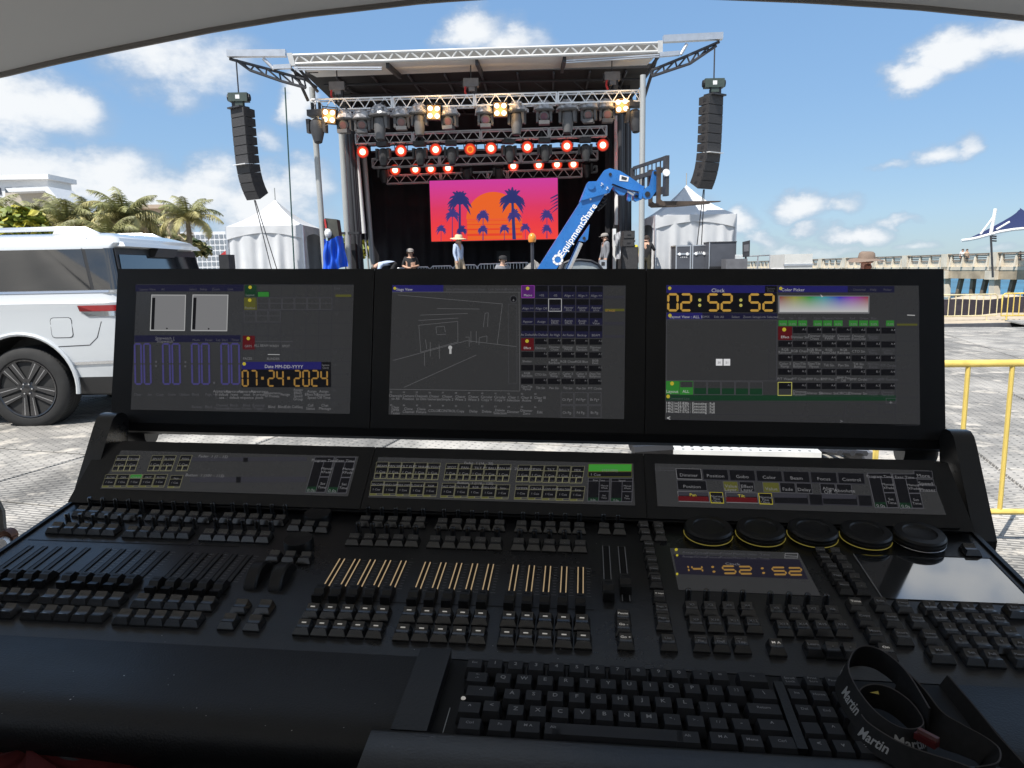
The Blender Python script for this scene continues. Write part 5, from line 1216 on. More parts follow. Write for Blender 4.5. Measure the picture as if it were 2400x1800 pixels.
for fa in (False, True):
    sidepanel('side_window', [(.40,1.43),(1.33,1.43),(1.40,1.84),(.49,1.84)], M_cgl, far=fa)
    sidepanel('side_window', [(1.44,1.43),(2.42,1.43),(2.42,1.84),(1.50,1.84)], M_cgl, far=fa)
    sidepanel('side_window', [(2.52,1.43),(3.5,1.43),(3.1,1.84),(2.52,1.84)], M_cgl, far=fa)
    sidepanel('quarter_glass', [(.18,1.43),(.365,1.43),(.455,1.84),(.25,1.84)], M_cgl, far=fa)
    sidepanel('rear_pillar', [(.355,1.43),(.41,1.43),(.50,1.84),(.445,1.84)], M_trim, .004, far=fa)
    sidepanel('window_trim', [(.22,1.402),(3.6,1.402),(3.6,1.424),(.22,1.424)], M_chr, .008, far=fa)
    sidepanel('body_strip', [(.06,.685),(.66,.67),(.70,.695),(.06,.715)], M_chr, .012, far=fa)
    sidepanel('pillar_trim', [(1.34,1.43),(1.43,1.43),(1.49,1.84),(1.41,1.84)], M_trim, .007, far=fa)
# panel gaps
for q in ([(1.44,1.0),(1.452,1.0),(1.452,1.40),(1.44,1.40)], [(2.46,.5),(2.472,.5),(2.472,1.40),(2.46,1.40)], [(.47,.868),(.86,.855),(.86,.863),(.47,.876)], [(.47,.870),(.38,.95),(.372,.948),(.462,.868)], [(.38,.95),(.32,1.11),(.312,1.11),(.372,.948)], [(.485,1.845),(.497,1.845),(.47,1.95),(.46,1.95)]): sidepanel('panel_gap', q, M_gap, .002, th=.003)
r_ = .03; fd = [(.725+sx*(.105-r_)+r_*cos(a), 1.055+sz*(.098-r_)+r_*sin(a)) for sx, sz, a0 in ((1,1,0),(-1,1,pi/2),(-1,-1,pi),(1,-1,1.5*pi)) for a in (a0, a0+pi/4, a0+pi/2)]
fdo = [((x-.725)*1.06+.725, (z-1.055)*1.06+1.055) for x, z in fd]
sidepanel('fuel_door_gap', fdo, M_gap, .002, th=.002); sidepanel('fuel_door', fd, M_car, .005, th=.004)
# tail lamps wrap the rear corner
M_tl = mat('tail_lamp_red', (.30,.008,.012), .15, var=.15, vs=6, coat=1.0)
for fa in (False, True):
    yy = (lambda y: WC-y) if fa else (lambda y: y)
    def wrap(nm, x_front0, x_front1, z0, z1, o_, m_):
        pl = []
        for z, xf_ in ((z0, x_front0), (z1, x_front1)):
            xr_, ins_ = rear_x(z), side_y(z); rc_ = .2
            r_ = [(xf_, ins_-o_), ((xf_+xr_+rc_)/2, ins_-o_)]+[(xr_+rc_-(rc_+o_)*cos(a), ins_+rc_-(rc_+o_)*sin(a)) for a in [pi/2-pi/2*i/6 for i in range(7)]]+[(xr_-o_, ins_+.5)]
            pl.append(r_)
        m = MB(m_); n_ = len(pl[0]); vs = [CX(x, yy(y), z0) for x, y in pl[0]]+[CX(x, yy(y), z1) for x, y in pl[1]]
        m.add(vs, [(k, k+1, n_+k+1, n_+k) for k in range(n_-1)]+[(0, n_, 1)] ); return m.build(nm, car, smooth=50)
    wrap('tail_lamp', .52, .535, 1.215, 1.275, .012, M_tl)
    wrap('lamp_trim', .44, .51, 1.165, 1.213, .010, M_chr)
    def corner(nm, z0, z1, xa0, xa1, o_, m_):
        pl = []
        for z, xf_ in ((z0, xa0), (z1, xa1)):
            xr_, ins_ = rear_x(z), side_y(z); rc_ = .06
            pl.append([(xf_, ins_-o_)]+[(xr_+rc_-(rc_+o_)*cos(a), ins_+rc_-(rc_+o_)*sin(a)) for a in [pi/2-pi/2*i/5 for i in range(6)]]+[(xr_-o_, ins_+.10)])
        n_ = len(pl[0]); vs = [CX(x, yy(y), z0) for x, y in pl[0]]+[CX(x, yy(y), z1) for x, y in pl[1]]
        MB(m_).add(vs, [(k, k+1, n_+k+1, n_+k) for k in range(n_-1)]).build(nm, car, smooth=60)
    corner('corner_glass', 1.43, 1.845, .20, .27, .007, M_cgl)
    for x in (1.17, 4.24): MB(M_car).path([CX(x+.548*cos(a), yy(-.002), .45+.548*sin(a)) for a in [radians(-8+196*k/24) for k in range(25)]], .022, 6).build('arch_lip', car, smooth=50)
# rear glass and spoiler
rg_ = lambda y, z: CX(rear_x(z)-.012, y, z)
MB(M_trim).prism([rg_(.05,1.40), rg_(WC-.05,1.40), rg_(WC-.11,1.848), rg_(.11,1.848)], V((-.004,0,0))).build('rear_window_frame', car)
MB(M_cgl).prism([rg_(.09,1.42)+V((.008,0,0)), rg_(WC-.09,1.42)+V((.008,0,0)), rg_(WC-.15,1.78)+V((.008,0,0)), rg_(.15,1.78)+V((.008,0,0))], V((.003,0,0))).build('rear_window', car)
MB(M_car).hexa([CX(.07,.14,1.862),CX(.07,WC-.14,1.862),CX(.6,WC-.13,1.875),CX(.6,.13,1.875),CX(.10,.16,1.905),CX(.10,WC-.16,1.905),CX(.6,WC-.33,2.008),CX(.6,.33,2.008)]).build('rear_spoiler', car)
MB(M_trim).hexa([CX(.10,.80,1.765),CX(.10,1.28,1.765),CX(.3,1.28,1.765),CX(.3,.80,1.765),CX(.075,.86,1.86),CX(.075,1.34,1.86),CX(.3,1.34,1.86),CX(.3,.86,1.86)]).build('wiper_housing', car)
MB(M_car).bb(tuple(CX(-.04,.12,.50)), tuple(CX(.2,WC-.12,.70))).build('rear_bumper', car)
MB(M_trim).bb(tuple(CX(-.045,.5,.52)), tuple(CX(-.02,WC-.5,.62))).build('bumper_insert', car)
for y in (.34, WC-.34):
    MB(M_chr).path([CX(.42,y,1.995), CX(.56,y,2.05), CX(.8,y,2.06), CX(2.7,y,2.05), CX(2.85,y,2.0)], [.018,.026,.026,.026,.018], 6).build('roof_rail', car, smooth=50)
    MB(M_white).prism([CX(.40,y-.03,1.985), CX(.90,y-.03,2.0), CX(.87,y-.03,2.06), CX(.60,y-.03,2.055)], V((0,.06,0))).build('rail_foot', car)
# wheels
M_rim = mat('black_alloy', (.028,.028,.03), .18, .4, var=0, coat=.8); M_rimh = mat('polished_alloy', (.45,.45,.46), .2, .9, var=.05)
tyre = MB(M_rub).lathe((0,0,0), (0,1,0), [(.03,.275),(0,.30),(-.004,.34),(.012,.385),(.035,.405),(.24,.405),(.262,.385),(.27,.30)], 48).mesh('tyre', 30)
grv = MB(mat('tread_groove',(.008,.008,.008),.9,var=0))
for d in (.085,.135,.185): grv.lathe((0,0,0), (0,1,0), [(d,.4065),(d+.01,.4065)], 48, cap=False)
for i in range(72):
    a = 2*pi*i/72; a2 = a+.05
    for y0_, y1_ in ((.022,.075),(.2,.25)): grv.quad(*[V((q*cos(b), y, q*sin(b))) for b, y, q in ((a,y0_,.4045 if y0_<.1 else .4065),(a+.018,y0_,.4045 if y0_<.1 else .4065),(a2+.018,y1_,.4068),(a2,y1_,.4068))])
grvm = grv.mesh('tread'); rim = MB(M_rim).lathe((0,0,0), (0,1,0), [(.012,.292),(.0,.285),(.006,.272),(.03,.262),(.17,.245)], 36, cap=False); rim.lathe((0,.1,0),(0,1,0),[(0,.262),(.004,.25)],24)
rimm = rim.mesh('rim', 40)
spk = MB(M_rim, M_rimh)
for w0, w1, off_ in ((.036,.080,-.044),(.036,.080,.044)):
    spk.mi(M_rim); spk.hexa([(off_*.75-w0/2,.012,.05),(off_*.75+w0/2,.012,.05),(off_*.75+w0/2,.05,.05),(off_*.75-w0/2,.05,.05),(off_*1.05-w1/2,.004,.268),(off_*1.05+w1/2,.004,.268),(off_*1.05+w1/2,.05,.268),(off_*1.05-w1/2,.05,.268)])
    e = (.006 if off_ > 0 else -.006); spk.mi(M_rimh); spk.quad((off_*.75-w0*.1+e,.0105,.09),(off_*.75+w0*.06+e,.0105,.09),(off_*1.05+w1*.02+e,.0026,.262),(off_*1.05-w1*.10+e,.0026,.262))
spkm = spk.mesh('spoke'); hub = MB(M_rim); hub.lathe((0,.004,0),(0,1,0),[(0,.035),(.02,.075),(.06,.08)],18); hubm = hub.mesh('hub', 40)
lug = MB(M_chr).lathe((0,-.004,0),(0,1,0),[(0,.008),(.02,.011)],8); lugm = lug.mesh('lug_nut'); brk = MB(mat('brake_disc',(.3,.3,.3),.4,.8,var=.1)).lathe((0,.12,0),(0,1,0),[(0,.06),(0.001,.19),(.02,.19)],24).mesh('brake_disc')
for wx in (1.17, 4.24):
    for fa in (0, 1):
        W = Matrix.Translation(CX(wx, .02 if not fa else WC-.02, .43)) @ (Matrix.Rotation(pi, 4, 'Z') if fa else I4) @ Matrix.Diagonal((1.06,1,1.06,1))
        w = inst('wheel', tyre, W, car); inst('tread', grvm, W, w); inst('rim', rimm, W, w); inst('hub', hubm, W, w); inst('brake_disc', brk, W, w)
        for i in range(5): inst('spoke', spkm, W @ Matrix.Rotation(2*pi*(i+.5)/5, 4, 'Y'), w)
        for i in range(6): a = 2*pi*i/6; inst('lug_nut', lugm, W @ Matrix.Translation((.052*cos(a),0,.052*sin(a))), w)
# neighbouring beige tent beyond the left edge of the frame, mirrored in the side windows
nt_ = thing('event_tent', 'beige event tent mirrored in the side windows of the white vehicle', 'tent', (-13, -4, 0))
M_bei = mat('beige_canvas', (.62,.55,.45), .8, var=.12, vs=.8, bump=.5, bs=1.5)
for a, b in (((-19,-1.2),(-8.2,-1.2)),((-8.2,-1.2),(-8.2,-9)),((-8.2,-9),(-19,-9)),((-19,-9),(-19,-1.2))):
    dr('side_wall', a, b, 2.6, .03, 5, .10, M_bei, nt_, 91, 12)
    MB(M_bei).grid(lambda u, v, a=a, b=b: (lambda p: V((p.x, p.y, 2.6+4.2*v**.9+.12*sin(u*26+v*6)*(1-v)+.25*sin(u*pi)*v*(1-v))))(V((a[0],a[1],0)).lerp(V((b[0],b[1],0)), u).lerp(V((-13.6,-5.1,0)), v)), 30, 12).build('roof_panel', nt_, smooth=0)
# underside
MB(M_trim).bb(tuple(CX(.3,.35,.3)), tuple(CX(5.0,WC-.35,.37))).build('underbody', car)

# ================================================================== barricades, ramp and small things near the console
def barricade(p, q, label, m_, h=1.02, zb=.2, n=8, r=.021, zz=.035):
    return rail_sec(p, q, label, 'yellow steel barricades', m_, h, n, zz, zb, r, name='barricade')
b0, b1 = G(2100,1195,.235), G(2420,1193,.235)
Yb = (b0.y+b1.y)/2; Xa = P(2064,1065,Yb).x
yb = Yb
barricade((P(2066,1062,yb).x,yb+.06), (P(2560,1000,yb).x,yb-.02), 'large yellow steel barricade at the right, closest to the console', M_yel, .985, .18, 5, .0195)
yf = 27.4
xs_ = [P(2215-150,700,yf).x, P(2338,700,yf).x, P(2342,700,yf).x, P(2342,700,yf).x+2.5]
barricade((xs_[0],yf+.1),(xs_[1],yf), 'faded yellow barricade on the sand, left of the far pair', M_yelp, 1.0, .2, 17, .026, zz=-.70)
barricade((xs_[2]+.02,yf-.15),(xs_[3],yf-.35), 'bright yellow barricade on the sand, right of the far pair', M_yel, 1.02, .2, 12, .03, zz=-.70)
nf = thing('erosion_fence', 'low dark erosion fence buried in sand behind the far barricades', 'fence', (15, 29.3, -.6))
def nfn(u, v): x = 11+u*26; y = 29.3+.15*sin(u*40); return V((x, y, -.72+(.74+.05*sin(u*55)+.03*sin(u*23))*v))
MB(mat('dark_mesh_fabric',(.03,.025,.035),.9,var=.3,vs=4)).grid(nfn, 60, 2).build('mesh_fabric', nf)
for k in range(12): x = 11.2+k*2.2; MB(mw).tube((x,29.5,-.8),(x,29.5,.1),.03,6).build('stake', nf)
# hose/edge strip across the mats on the right
es = thing('cable_ramp', 'long dark cable ramp lying across the ground on the right', 'cable ramp', (12, 18.4, -.1))
MB(M_steel).prism([(6.6,18.6,-.12),(6.6,18.3,-.12),(6.6,18.38,-.02),(6.6,18.52,-.02)], (30,-.3,0)).build('ramp_body', es)
# aluminium plank seen through the gap under the monitors
pk0, pk1 = G(1578,1072,.04), G(1925,1078,.04)
d = (pk1-pk0); d.z = 0; Lk = d.length; d.normalize(); nn = V((-d.y,d.x,0))
pk = thing('aluminium_plank', 'perforated aluminium loading plank lying on the mats behind the console', 'plank', (pk0+pk1)/2)
for o_ in (0, .09, .18):
    m = MB(mat('pale_plank', (.62,.62,.60), .6, .1, var=.08)); a = pk0+nn*o_; m.hexa([a, a+d*Lk, a+d*Lk+nn*.075, a+nn*.075]+[p+V((0,0,.06)) for p in (a, a+d*Lk, a+d*Lk+nn*.075, a+nn*.075)]); sl_ = m.build('plank_slat', pk)
    mh = MB(M_blk)
    for k in range(14): c = a+d*(.08+k*(Lk-.16)/13)+nn*.0375+V((0,0,.0615)); mh.add([c+V((.014*cos(2*pi*i/8),.014*sin(2*pi*i/8),0)) for i in range(8)], [tuple(range(8))])
    mh.build('hole', sl_)
bl = thing('black_bracket', 'black hook-shaped bracket at the left end of the plank', 'bracket', pk0)
a = pk0-d*.32; MB(M_blk).path([a+nn*.1+V((0,0,.06)), a+d*.1+nn*.22+V((0,0,.06)), a+d*.3+nn*.22+V((0,0,.06)), a+d*.3+nn*.05+V((0,0,.06)), a+nn*-.05+V((0,0,.06))], .045, 6).build('hook', bl)
bp_ = thing('black_stand', 'black folded stand legs seen through the gap right of the plank', 'stand', pk1)
for k in range(3): MB(M_blk).tube(pk1+d*(.02+.07*k)+nn*.3, pk1+d*(.06+.09*k)-nn*.25+V((0,0,.12)), .022, 6).build('leg', bp_)
MB(M_gry).box(pk1+d*.27+V((0,0,.05)), (.09,.3,.1)).build('foot_block', bp_)
# tent leg hardware at the left edge
tl_ = thing('ratchet_buckle', 'rusty brown ratchet buckle on grey strap at the left edge', 'buckle', P(15,1270,1.28))
MB(mat('rusty_metal',(.12,.055,.035),.5,.5,var=.4,vs=40)).lathe(P(19,1256,1.28)+V((0,-.01,0)), (0,1,0), [(0,.006),(0.001,.013),(.02,.013),(.021,.006)], 12).prism([P(9,1262,1.27),P(31,1260,1.27),P(32,1300,1.27),P(12,1300,1.27)], (0,.012,0)).build('buckle_body', tl_, smooth=40)
MB(M_alu).lathe(P(4,1275,1.26), (0,1,0), [(0,.01),(.012,.012)], 10).build('bolt', tl_)
MB(mat('grey_web',(.16,.15,.13),.8,var=.2)).path([P(-14,1170,1.30),P(1,1200,1.3),P(4,1240,1.29),P(0,1275,1.28),P(-12,1345,1.27)], .008, 6).build('strap', tl_)

# ================================================================== lighting console (frame: u right, v away, w up, origin at the camera)
uu = (.9954*cR+.0152*-cU-.0956*cF).normalized()
ww = V((0,0,1)); ww = (ww-uu*ww.dot(uu)).normalized(); vv = ww.cross(uu)
CFm = Matrix((uu, vv, ww)).transposed().to_4x4(); CFm.translation = CAM
CFi = CFm.to_3x3().inverted()
def hit(x, y, p0, n):
    d = CFi @ ray(x, y); return d*(V(p0).dot(n)/d.dot(n))
tD = math.atan(.157); dv = V((0,cos(tD),sin(tD))); nD = V((0,-sin(tD),cos(tD))); D0 = V((0,.91,-.338))
U1 = V((1,0,0))
def frame(x, y, z, o=V((0,0,0))): 
    m = Matrix((x, y, z)).transposed().to_4x4(); m.translation = o; return m
def dk(x, y, h=0.0): return hit(x, y, D0+nD*h, nD)
def dW(p): return CFm @ frame(U1, dv, nD, p)
def wd(v): return -.338+.157*(v-.91)
M_con = mat('console_black', (.017,.0175,.019), .30, var=.06, vs=30, bump=.05, bs=420, spec=.6, ior=1.62, rvar=.035)
M_arm = mat('armrest_black', (.018,.0185,.020), .42, var=.08, vs=30, bump=.10, bs=500, spec=.5, rvar=.05)
M_con2 = mat('console_black_satin', (.014,.0145,.016), .36, var=.05, vs=20, bump=.05, bs=300)
M_bez = mat('console_bezel', (.012,.012,.0135), .38, var=.05, vs=10, rvar=.08)
M_key = mat('keycap_black', (.018,.018,.0195), .22, var=.05, vs=60, ior=2.0)
M_key2 = mat('keyboard_keycap', (.020,.021,.025), .48, var=.05, vs=60)
M_slot = mat('slot_black', (.004,.004,.005), .6, var=0)
M_gold = mat('fader_led_strip', (.25,.18,.08), .5, var=0, em=(1,.72,.42), es=.22)
M_leg = mat('key_legend', (.34,.34,.35), .6, var=0)
M_lit = mat('key_legend_lit', (.4,.4,.4), .5, var=0, em=(1,.95,.85), es=.17)
M_scr = mat('screen_glass_dark', (.014,.0145,.016), .30, var=.25, vs=14, rvar=.10, em=(1,1.01,1.06), es=.017, spec=.35)  # faint emission stands in for daylight glare on the screens
M_silv = mat('light_legend', (.40,.40,.40), .5, var=0)
uL, uR = dk(150,1196).x, dk(2292,1268).x
con = thing('lighting_console', 'large black stage lighting console with three monitors, faders and keyboard', 'lighting console', W=CFm @ Matrix.Translation((0,.8,-.47)))
def cb(name, mb_, smooth=None, parent=None): return mb_.build(name, parent or con, CFm, smooth)
VF, VR = .652, .935
# deck and body
m = MB(M_con); e = .004
m.prism([(uL,VF,wd(VF)),(uL,VR,wd(VR)),(uL,VR,-.455),(uL,VF,-.455)], (uR-uL,0,0)); cb('deck', m)
m = MB(M_con2)
for u in (uL-.006, uR+.0005): cb('side_trim', MB(M_con2).prism([(u,VF,wd(VF)+.003),(u,VR+.03,wd(VR+.03)+.003),(u,VR+.03,-.456),(u,VF,-.456)], (.0055,0,0)))
def seam(x0, y0, x1, y1):
    a, b = dk(x0,y0,.0004), dk(x1,y1,.0004); m = MB(M_slot).quad(a, b, b+dv*.0012, a+dv*.0012); cb('seam', m)
seam(65,1265,560,1282); seam(155,1374,530,1394); seam(728,1405,1392,1430)
# armrests
def arm_prof(u0, u1, nm, v0=VF-.001, drop=.0):
    pr = [(v0,wd(VF)+.001-drop),(v0-.05,-.3795-drop),(v0-.085,-.3805-drop),(.553,-.3825-drop),(.542,-.386-drop),(.5345,-.392-drop),(.531,-.400-drop),(.530,-.412),(.545,-.440),(.56,-.452),(v0,-.455)]
    return cb(nm, MB(M_arm).prism([(u0,v,w) for v, w in pr], (u1-u0,0,0)), 35)
ua = dk(982,1545).x; ub = hit(2224,1590,(0,.6,-.38),V((0,0,1))).x
arm_prof(uL, ua, 'armrest'); arm_prof(ub, uR, 'armrest')
# keyboard drawer
tK = math.atan(.07); kv = V((0,cos(tK),sin(tK))); nK = V((0,-sin(tK),cos(tK))); K0 = V((0,.60,-.3675))
def kk(x, y, h=0.0): return hit(x, y, K0+nK*h, nK)
def kW(p): return CFm @ frame(U1, kv, nK, p)
wk = lambda v: -.3675+.07*(v-.60)
m = MB(M_slot).hexa([(ua+.002,.47,-.45),(ub-.002,.47,-.45),(ub-.002,VF-.004,-.45),(ua+.002,VF-.004,-.45),(ua+.002,.47,wk(.47)-.0135),(ub-.002,.47,wk(.47)-.0135),(ub-.002,VF-.004,wk(VF)-.0135),(ua+.002,VF-.004,wk(VF)-.0135)])
drw = cb('keyboard_drawer', m)
vb = kk(967,1721,-.004).y
m = MB(M_con).prism([(ua-.012,v,w) for v, w in ((vb,wk(vb)-.0015),(vb-.004,wk(vb)-.0005),(.49,-.3775),(.475,-.380),(.468,-.386),(.468,-.45),(vb,-.45))], (uR-ua+.02,0,0)); m.build('drawer_front', drw, CFm, smooth=35)
MB(M_silv).prism([kk(1054,1661,-.003),kk(1037,1719,-.003),kk(1038.5,1719,-.003),kk(1055.5,1661,-.003)], (0,0,.001)).build('edge_highlight_strip', drw, CFm)
m = MB(M_con2); m.prism([(ua+.003,vb+.001,wk(vb)-.012),(ua+.003,VF-.006,wk(VF)-.012),(ua+.003,VF-.006,wk(VF)-.001),(ua+.003,vb+.001,wk(vb)-.001)], (.030,0,0)); m.build('drawer_rail', drw, CFm)
a = kk(1086,1637); MB(M_lit).lathe(a, nK, [(0,.0022),(.001,.0018)], 10).build('status_light', drw, CFm)

# keycaps: unit pitch 1, dished top
def keymesh(name, m_, w=1.0, hgt=.5, bw=.93, tw=.66, legend=None, lm=None, ls=.26, flat=False, back=.05, led=None, td=None):
    mb_ = MB(m_, lm or M_leg); bx, by = w-1+bw, bw; tx, ty = w-1+tw, (td or tw)
    bs = [(-bx/2,-by/2,0),(bx/2,-by/2,0),(bx/2,by/2,0),(-bx/2,by/2,0)]
    n = 4 if not flat else 1; top = []
    for j in range(n+1):
        for i in (-1, 1): 
            v = -1+2*j/n; dish = -.10*(1-v*v) if not flat else 0
            top.append((i*tx/2, v*ty/2+back, hgt+dish+(0 if flat else .05*v)))
    lo = [(-bx/2,-by/2,.14),(bx/2,-by/2,.14),(bx/2,by/2,.14),(-bx/2,by/2,.14)]
    vs = bs+lo+top; T0 = 8
    fs = [(0,1,5,4),(1,2,6,5),(2,3,7,6),(3,0,4,7), (4,5,T0+1,T0), (6,7,T0+2*n,T0+2*n+1), tuple([5,6]+[T0+2*j+1 for j in range(n,-1,-1)]), tuple([7,4]+[T0+2*j for j in range(n+1)])]
    fs += [(T0+2*j,T0+2*j+1,T0+2*j+3,T0+2*j+2) for j in range(n)]
    mb_.add(vs, fs)
    if led: mb_.mi(lm); mb_.quad((-.13,led-.03,hgt-.035),(.13,led-.03,hgt-.035),(.13,led+.045,hgt-.012),(-.13,led+.045,hgt-.012))
    if legend:
        mb_.mi(lm or M_leg); lines = legend.split('|')
        for k, L in enumerate(lines):
            v, f, wd_ = text(L, .012); s = min(ls, tx*.86/max(wd_, .01)); yo = back-s*.35+((len(lines)-1)/2-k)*s*1.15
            if f: mb_.add([((p.x-wd_/2)*s, p.y*s+yo+(.08 if flat else .1), hgt+(.012 if flat else -.02)) for p in v], f)
    return mb_.mesh(name)
KM = {}
def km(*a, **k):
    q = (a, tuple(sorted((x, getattr(y, 'name', y)) for x, y in k.items())))
    if q not in KM: KM[q] = keymesh(*a, **k)
    return KM[q]
def row(name, x0, y0, x1, y1, n, h, fn):
    a, b = dk(x0,y0,h), dk(x1,y1,h); pit = (b-a).length/(n-1) if n > 1 else .0185
    for i in range(n):
        p = a.lerp(b, i/(n-1) if n > 1 else 0); fn(i, p-nD*h, pit)
KH = .0092
def keyrow(nm, x0, y0, x1, y1, n, meshf, p0=None):
    def fn(i, p, pit):
        pit = p0 or pit; inst(nm, meshf(i), dW(p) @ Matrix.Diagonal((pit,pit,.0185,1)), con)
    row(nm, x0, y0, x1, y1, n, KH, fn)
dash = lambda i: km('executor_key', M_key, legend='-', ls=.2)
plain = lambda i: km('executor_key', M_key)
lit = lambda i: km('executor_key', M_key, led=.16, lm=M_lit)
EXE = [(189,1192,309,1201,5,plain),(359,1201.5,481,1207,5,dash),(531,1208,654.6,1213.6,5,dash),(128.9,1230.7,259.4,1235.9,5,plain),(305.8,1240,433,1243.5,5,dash),(486,1247,618.5,1252.4,5,dash),
       (-68,1383.5,61.8,1387.8,5,plain),(115,1391,269.7,1398,5,plain),(329.8,1400.8,484.5,1407.7,5,plain),(-134,1418,17,1424,5,plain),(73.9,1426.6,230,1433.5,5,plain),(288.6,1438,451.8,1444.8,5,plain),
       (853.8,1215.6,984,1218.4,5,dash),(1036,1221.6,1170,1225.6,5,dash),(1221.8,1227.6,1358,1231.5,5,dash),(828,1258,966.4,1261.4,5,dash),(1018,1263.4,1161,1268,5,dash),(1215,1269.3,1360,1274,5,dash),
       (730.5,1424.5,894.8,1430.4,5,lit),(957.3,1433,1125.5,1440.4,5,lit),(1192,1443.6,1364,1451.5,5,lit),(709.8,1462,879,1470,5,lit),(942.5,1474,1119.6,1482,5,lit),(1187,1485,1367,1493,5,lit),(1416,1232.7,1451.7,1234.3,2,dash),
       (690.6,1225.6,756,1230,3,plain),(640.8,1297.8,714.7,1301,3,plain)]
for r_ in EXE: keyrow('executor_key', *r_[:5], r_[5], None if r_[4] > 3 else .0183)
for (x, y) in ((561.8,1414.6),(618.5,1416.3),(534.3,1449),(594.4,1452.4)): keyrow('executor_key', x, y, x, y, 1, plain, .0195)
# slim push rods behind the upper keys
rodm = MB(M_key).lathe((0,0,0), (0,0,1), [(0,.0036),(.0145,.0034),(.016,.0026)], 10).mesh('push_rod', 40)
def rods(*a): row('push_rod', *a, .016, lambda i, p, pit: inst('push_rod', rodm, dW(p), con))
for a in ((209.6,1165.5,330.5,1171.3,5),(376,1172,498,1177,5),(545,1177,668,1181.6,5),(156,1203,280,1206,5),(328,1208.4,455,1213,5),(505,1214,634,1219.7,5),(863,1186.6,992,1191,5),(1041,1192,1173,1197.7,5),(1225.8,1199,1358,1202.5,5),
          (1414.7,1203.7,1448.5,1205.7,2),(839,1223.6,973.6,1230.8,5),(1027,1233.5,1164.5,1236.7,5),(1218,1239.5,1358,1243.5,5),(1614,1380,1742,1384,4),(1806.5,1387,1937.5,1392.5,4)): rods(*a)
# faders
M_cap = mat('fader_cap', (.020,.020,.021), .38, var=.05)
cap = MB(M_cap, M_slot)
cap.hexa([(-.0058,-.0125,.0015),(.0058,-.0125,.0015),(.0058,.0125,.0015),(-.0058,.0125,.0015),(-.0052,-.0045,.011),(.0052,-.0045,.011),(.0052,.0045,.011),(-.0052,.0045,.011)])
cap.mi(M_slot); cap.hexa([(-.0035,-.0008,.0106),(.0035,-.0008,.0106),(.0035,.0008,.0106),(-.0035,.0008,.0106),(-.0035,-.0008,.0112),(.0035,-.0008,.0112),(.0035,.0008,.0112),(-.0035,.0008,.0112)])
cap.mi(M_cap); cap.hexa([(-.0055,-.017,.001),(.0055,-.017,.001),(.0055,-.0128,.001),(-.0055,-.0128,.001),(-.0053,-.0165,.0095),(.0053,-.0165,.0095),(.0053,-.0105,.0085),(-.0053,-.0105,.0085)])
capm = cap.mesh('fader_cap')
SC = MB(M_leg)
def faders(tx0, ty0, tx1, ty1, kx0, ky0, kx1, ky1, n, glow, ticks, hw=.0042):
    a, b, c, d = dk(tx0,ty0), dk(tx1,ty1), dk(kx0,ky0,.011), dk(kx1,ky1,.011)
    for i in range(n):
        f = i/(n-1) if n > 1 else 0; p, q = a.lerp(b, f), c.lerp(d, f)-nD*.011; q.x = p.x; L = (p-q).length+.014
        W = dW(p); s = MB(M_slot).quad((-hw,-L,.0006),(hw,-L,.0006),(hw,0,.0006),(-hw,0,.0006)).build('fader_slot', con, W)
        g = MB(M_gold if glow else M_con2)
        for sx in (-hw+.0006, hw-.0018): g.bb((sx,-L,.0007),(sx+.0012,0,.0013))
        g.build('slot_edge', s, W)
        if not glow: MB(mat('slot_core_grey',(.030,.031,.034),.4,var=.05,vs=40)).quad((-hw+.0022,-L,.001),(hw-.0022,-L,.001),(hw-.0022,-.001,.001),(-hw+.0022,-.001,.001)).build('slot_core', s, W)
        inst('fader_cap', capm, CFm @ frame(U1, dv, nD, q), con)
        if ticks and i < n:
            for k in range(11):
                y = -.002-k*.0056; w_ = .0018 if k % 5 else .0028
                o = p+dv*y+nD*.0005+U1*.0092; SC.quad(o-U1*w_, o+U1*w_, o+U1*w_+dv*.0006, o-U1*w_+dv*.0006)
faders(74,1280,207,1284.7,-24,1337,118.5,1341,5,0,0); faders(256,1286.7,391.7,1292.6,172,1344,319.5,1351,5,0,1); faders(446.7,1296,586,1302,374.5,1356,520.5,1363.7,5,0,1)
faders(802.5,1311,946.5,1316,765.5,1374,918.7,1378,5,1,1); faders(1003,1319,1151,1324,978,1382,1137.5,1388,5,1,1); faders(1209,1325.8,1361,1331,1201,1390,1364,1396,5,1,1)
for (x, y, x2, y2, kx, ky) in ((1420,1281,1434,1408.6,1432,1367),(1456.5,1283,1475,1410.6,1469.6,1353)):
    p, q, c = dk(x,y), dk(x2,y2), dk(kx,ky,.011)-nD*.011; L = (p-q).length; W = dW(p)
    s = MB(M_slot).quad((-.004,-L,.0006),(.004,-L,.0006),(.004,0,.0006),(-.004,0,.0006)).build('fader_slot', con, W)
    g = MB(M_leg); g.bb((-.0045,-L,.0007),(-.0036,0,.0012)).bb((.0036,-L,.0007),(.0045,0,.0012)); g.build('slot_edge', s, W)
    c.x = p.x; inst('fader_cap', capm, CFm @ frame(U1, dv, nD, c) @ Matrix.Scale(1.15, 4), con)
SC.build('scale_marks', con, CFm, kind='stuff')
# level wheels and discs
for (x, y) in ((606,1352),(662,1356)):
    c = dk(x,y)+nD*-.012; cb('thumb_wheel', MB(M_con2).lathe(c-U1*.008, (1,0,0), [(0,.027),(.002,.029),(.014,.029),(.016,.027)], 28), 40)
for (x, y, r) in ((699,1262,.0185),(744,1201,.0185)):
    c = dk(x,y,.012)-nD*.012; cb('trackball_disc', MB(M_con2).lathe(c, nD, [(0,r),(.009,r),(.012,r*.94),(.0115,r*.8),(.0105,.002)], 26), 40)
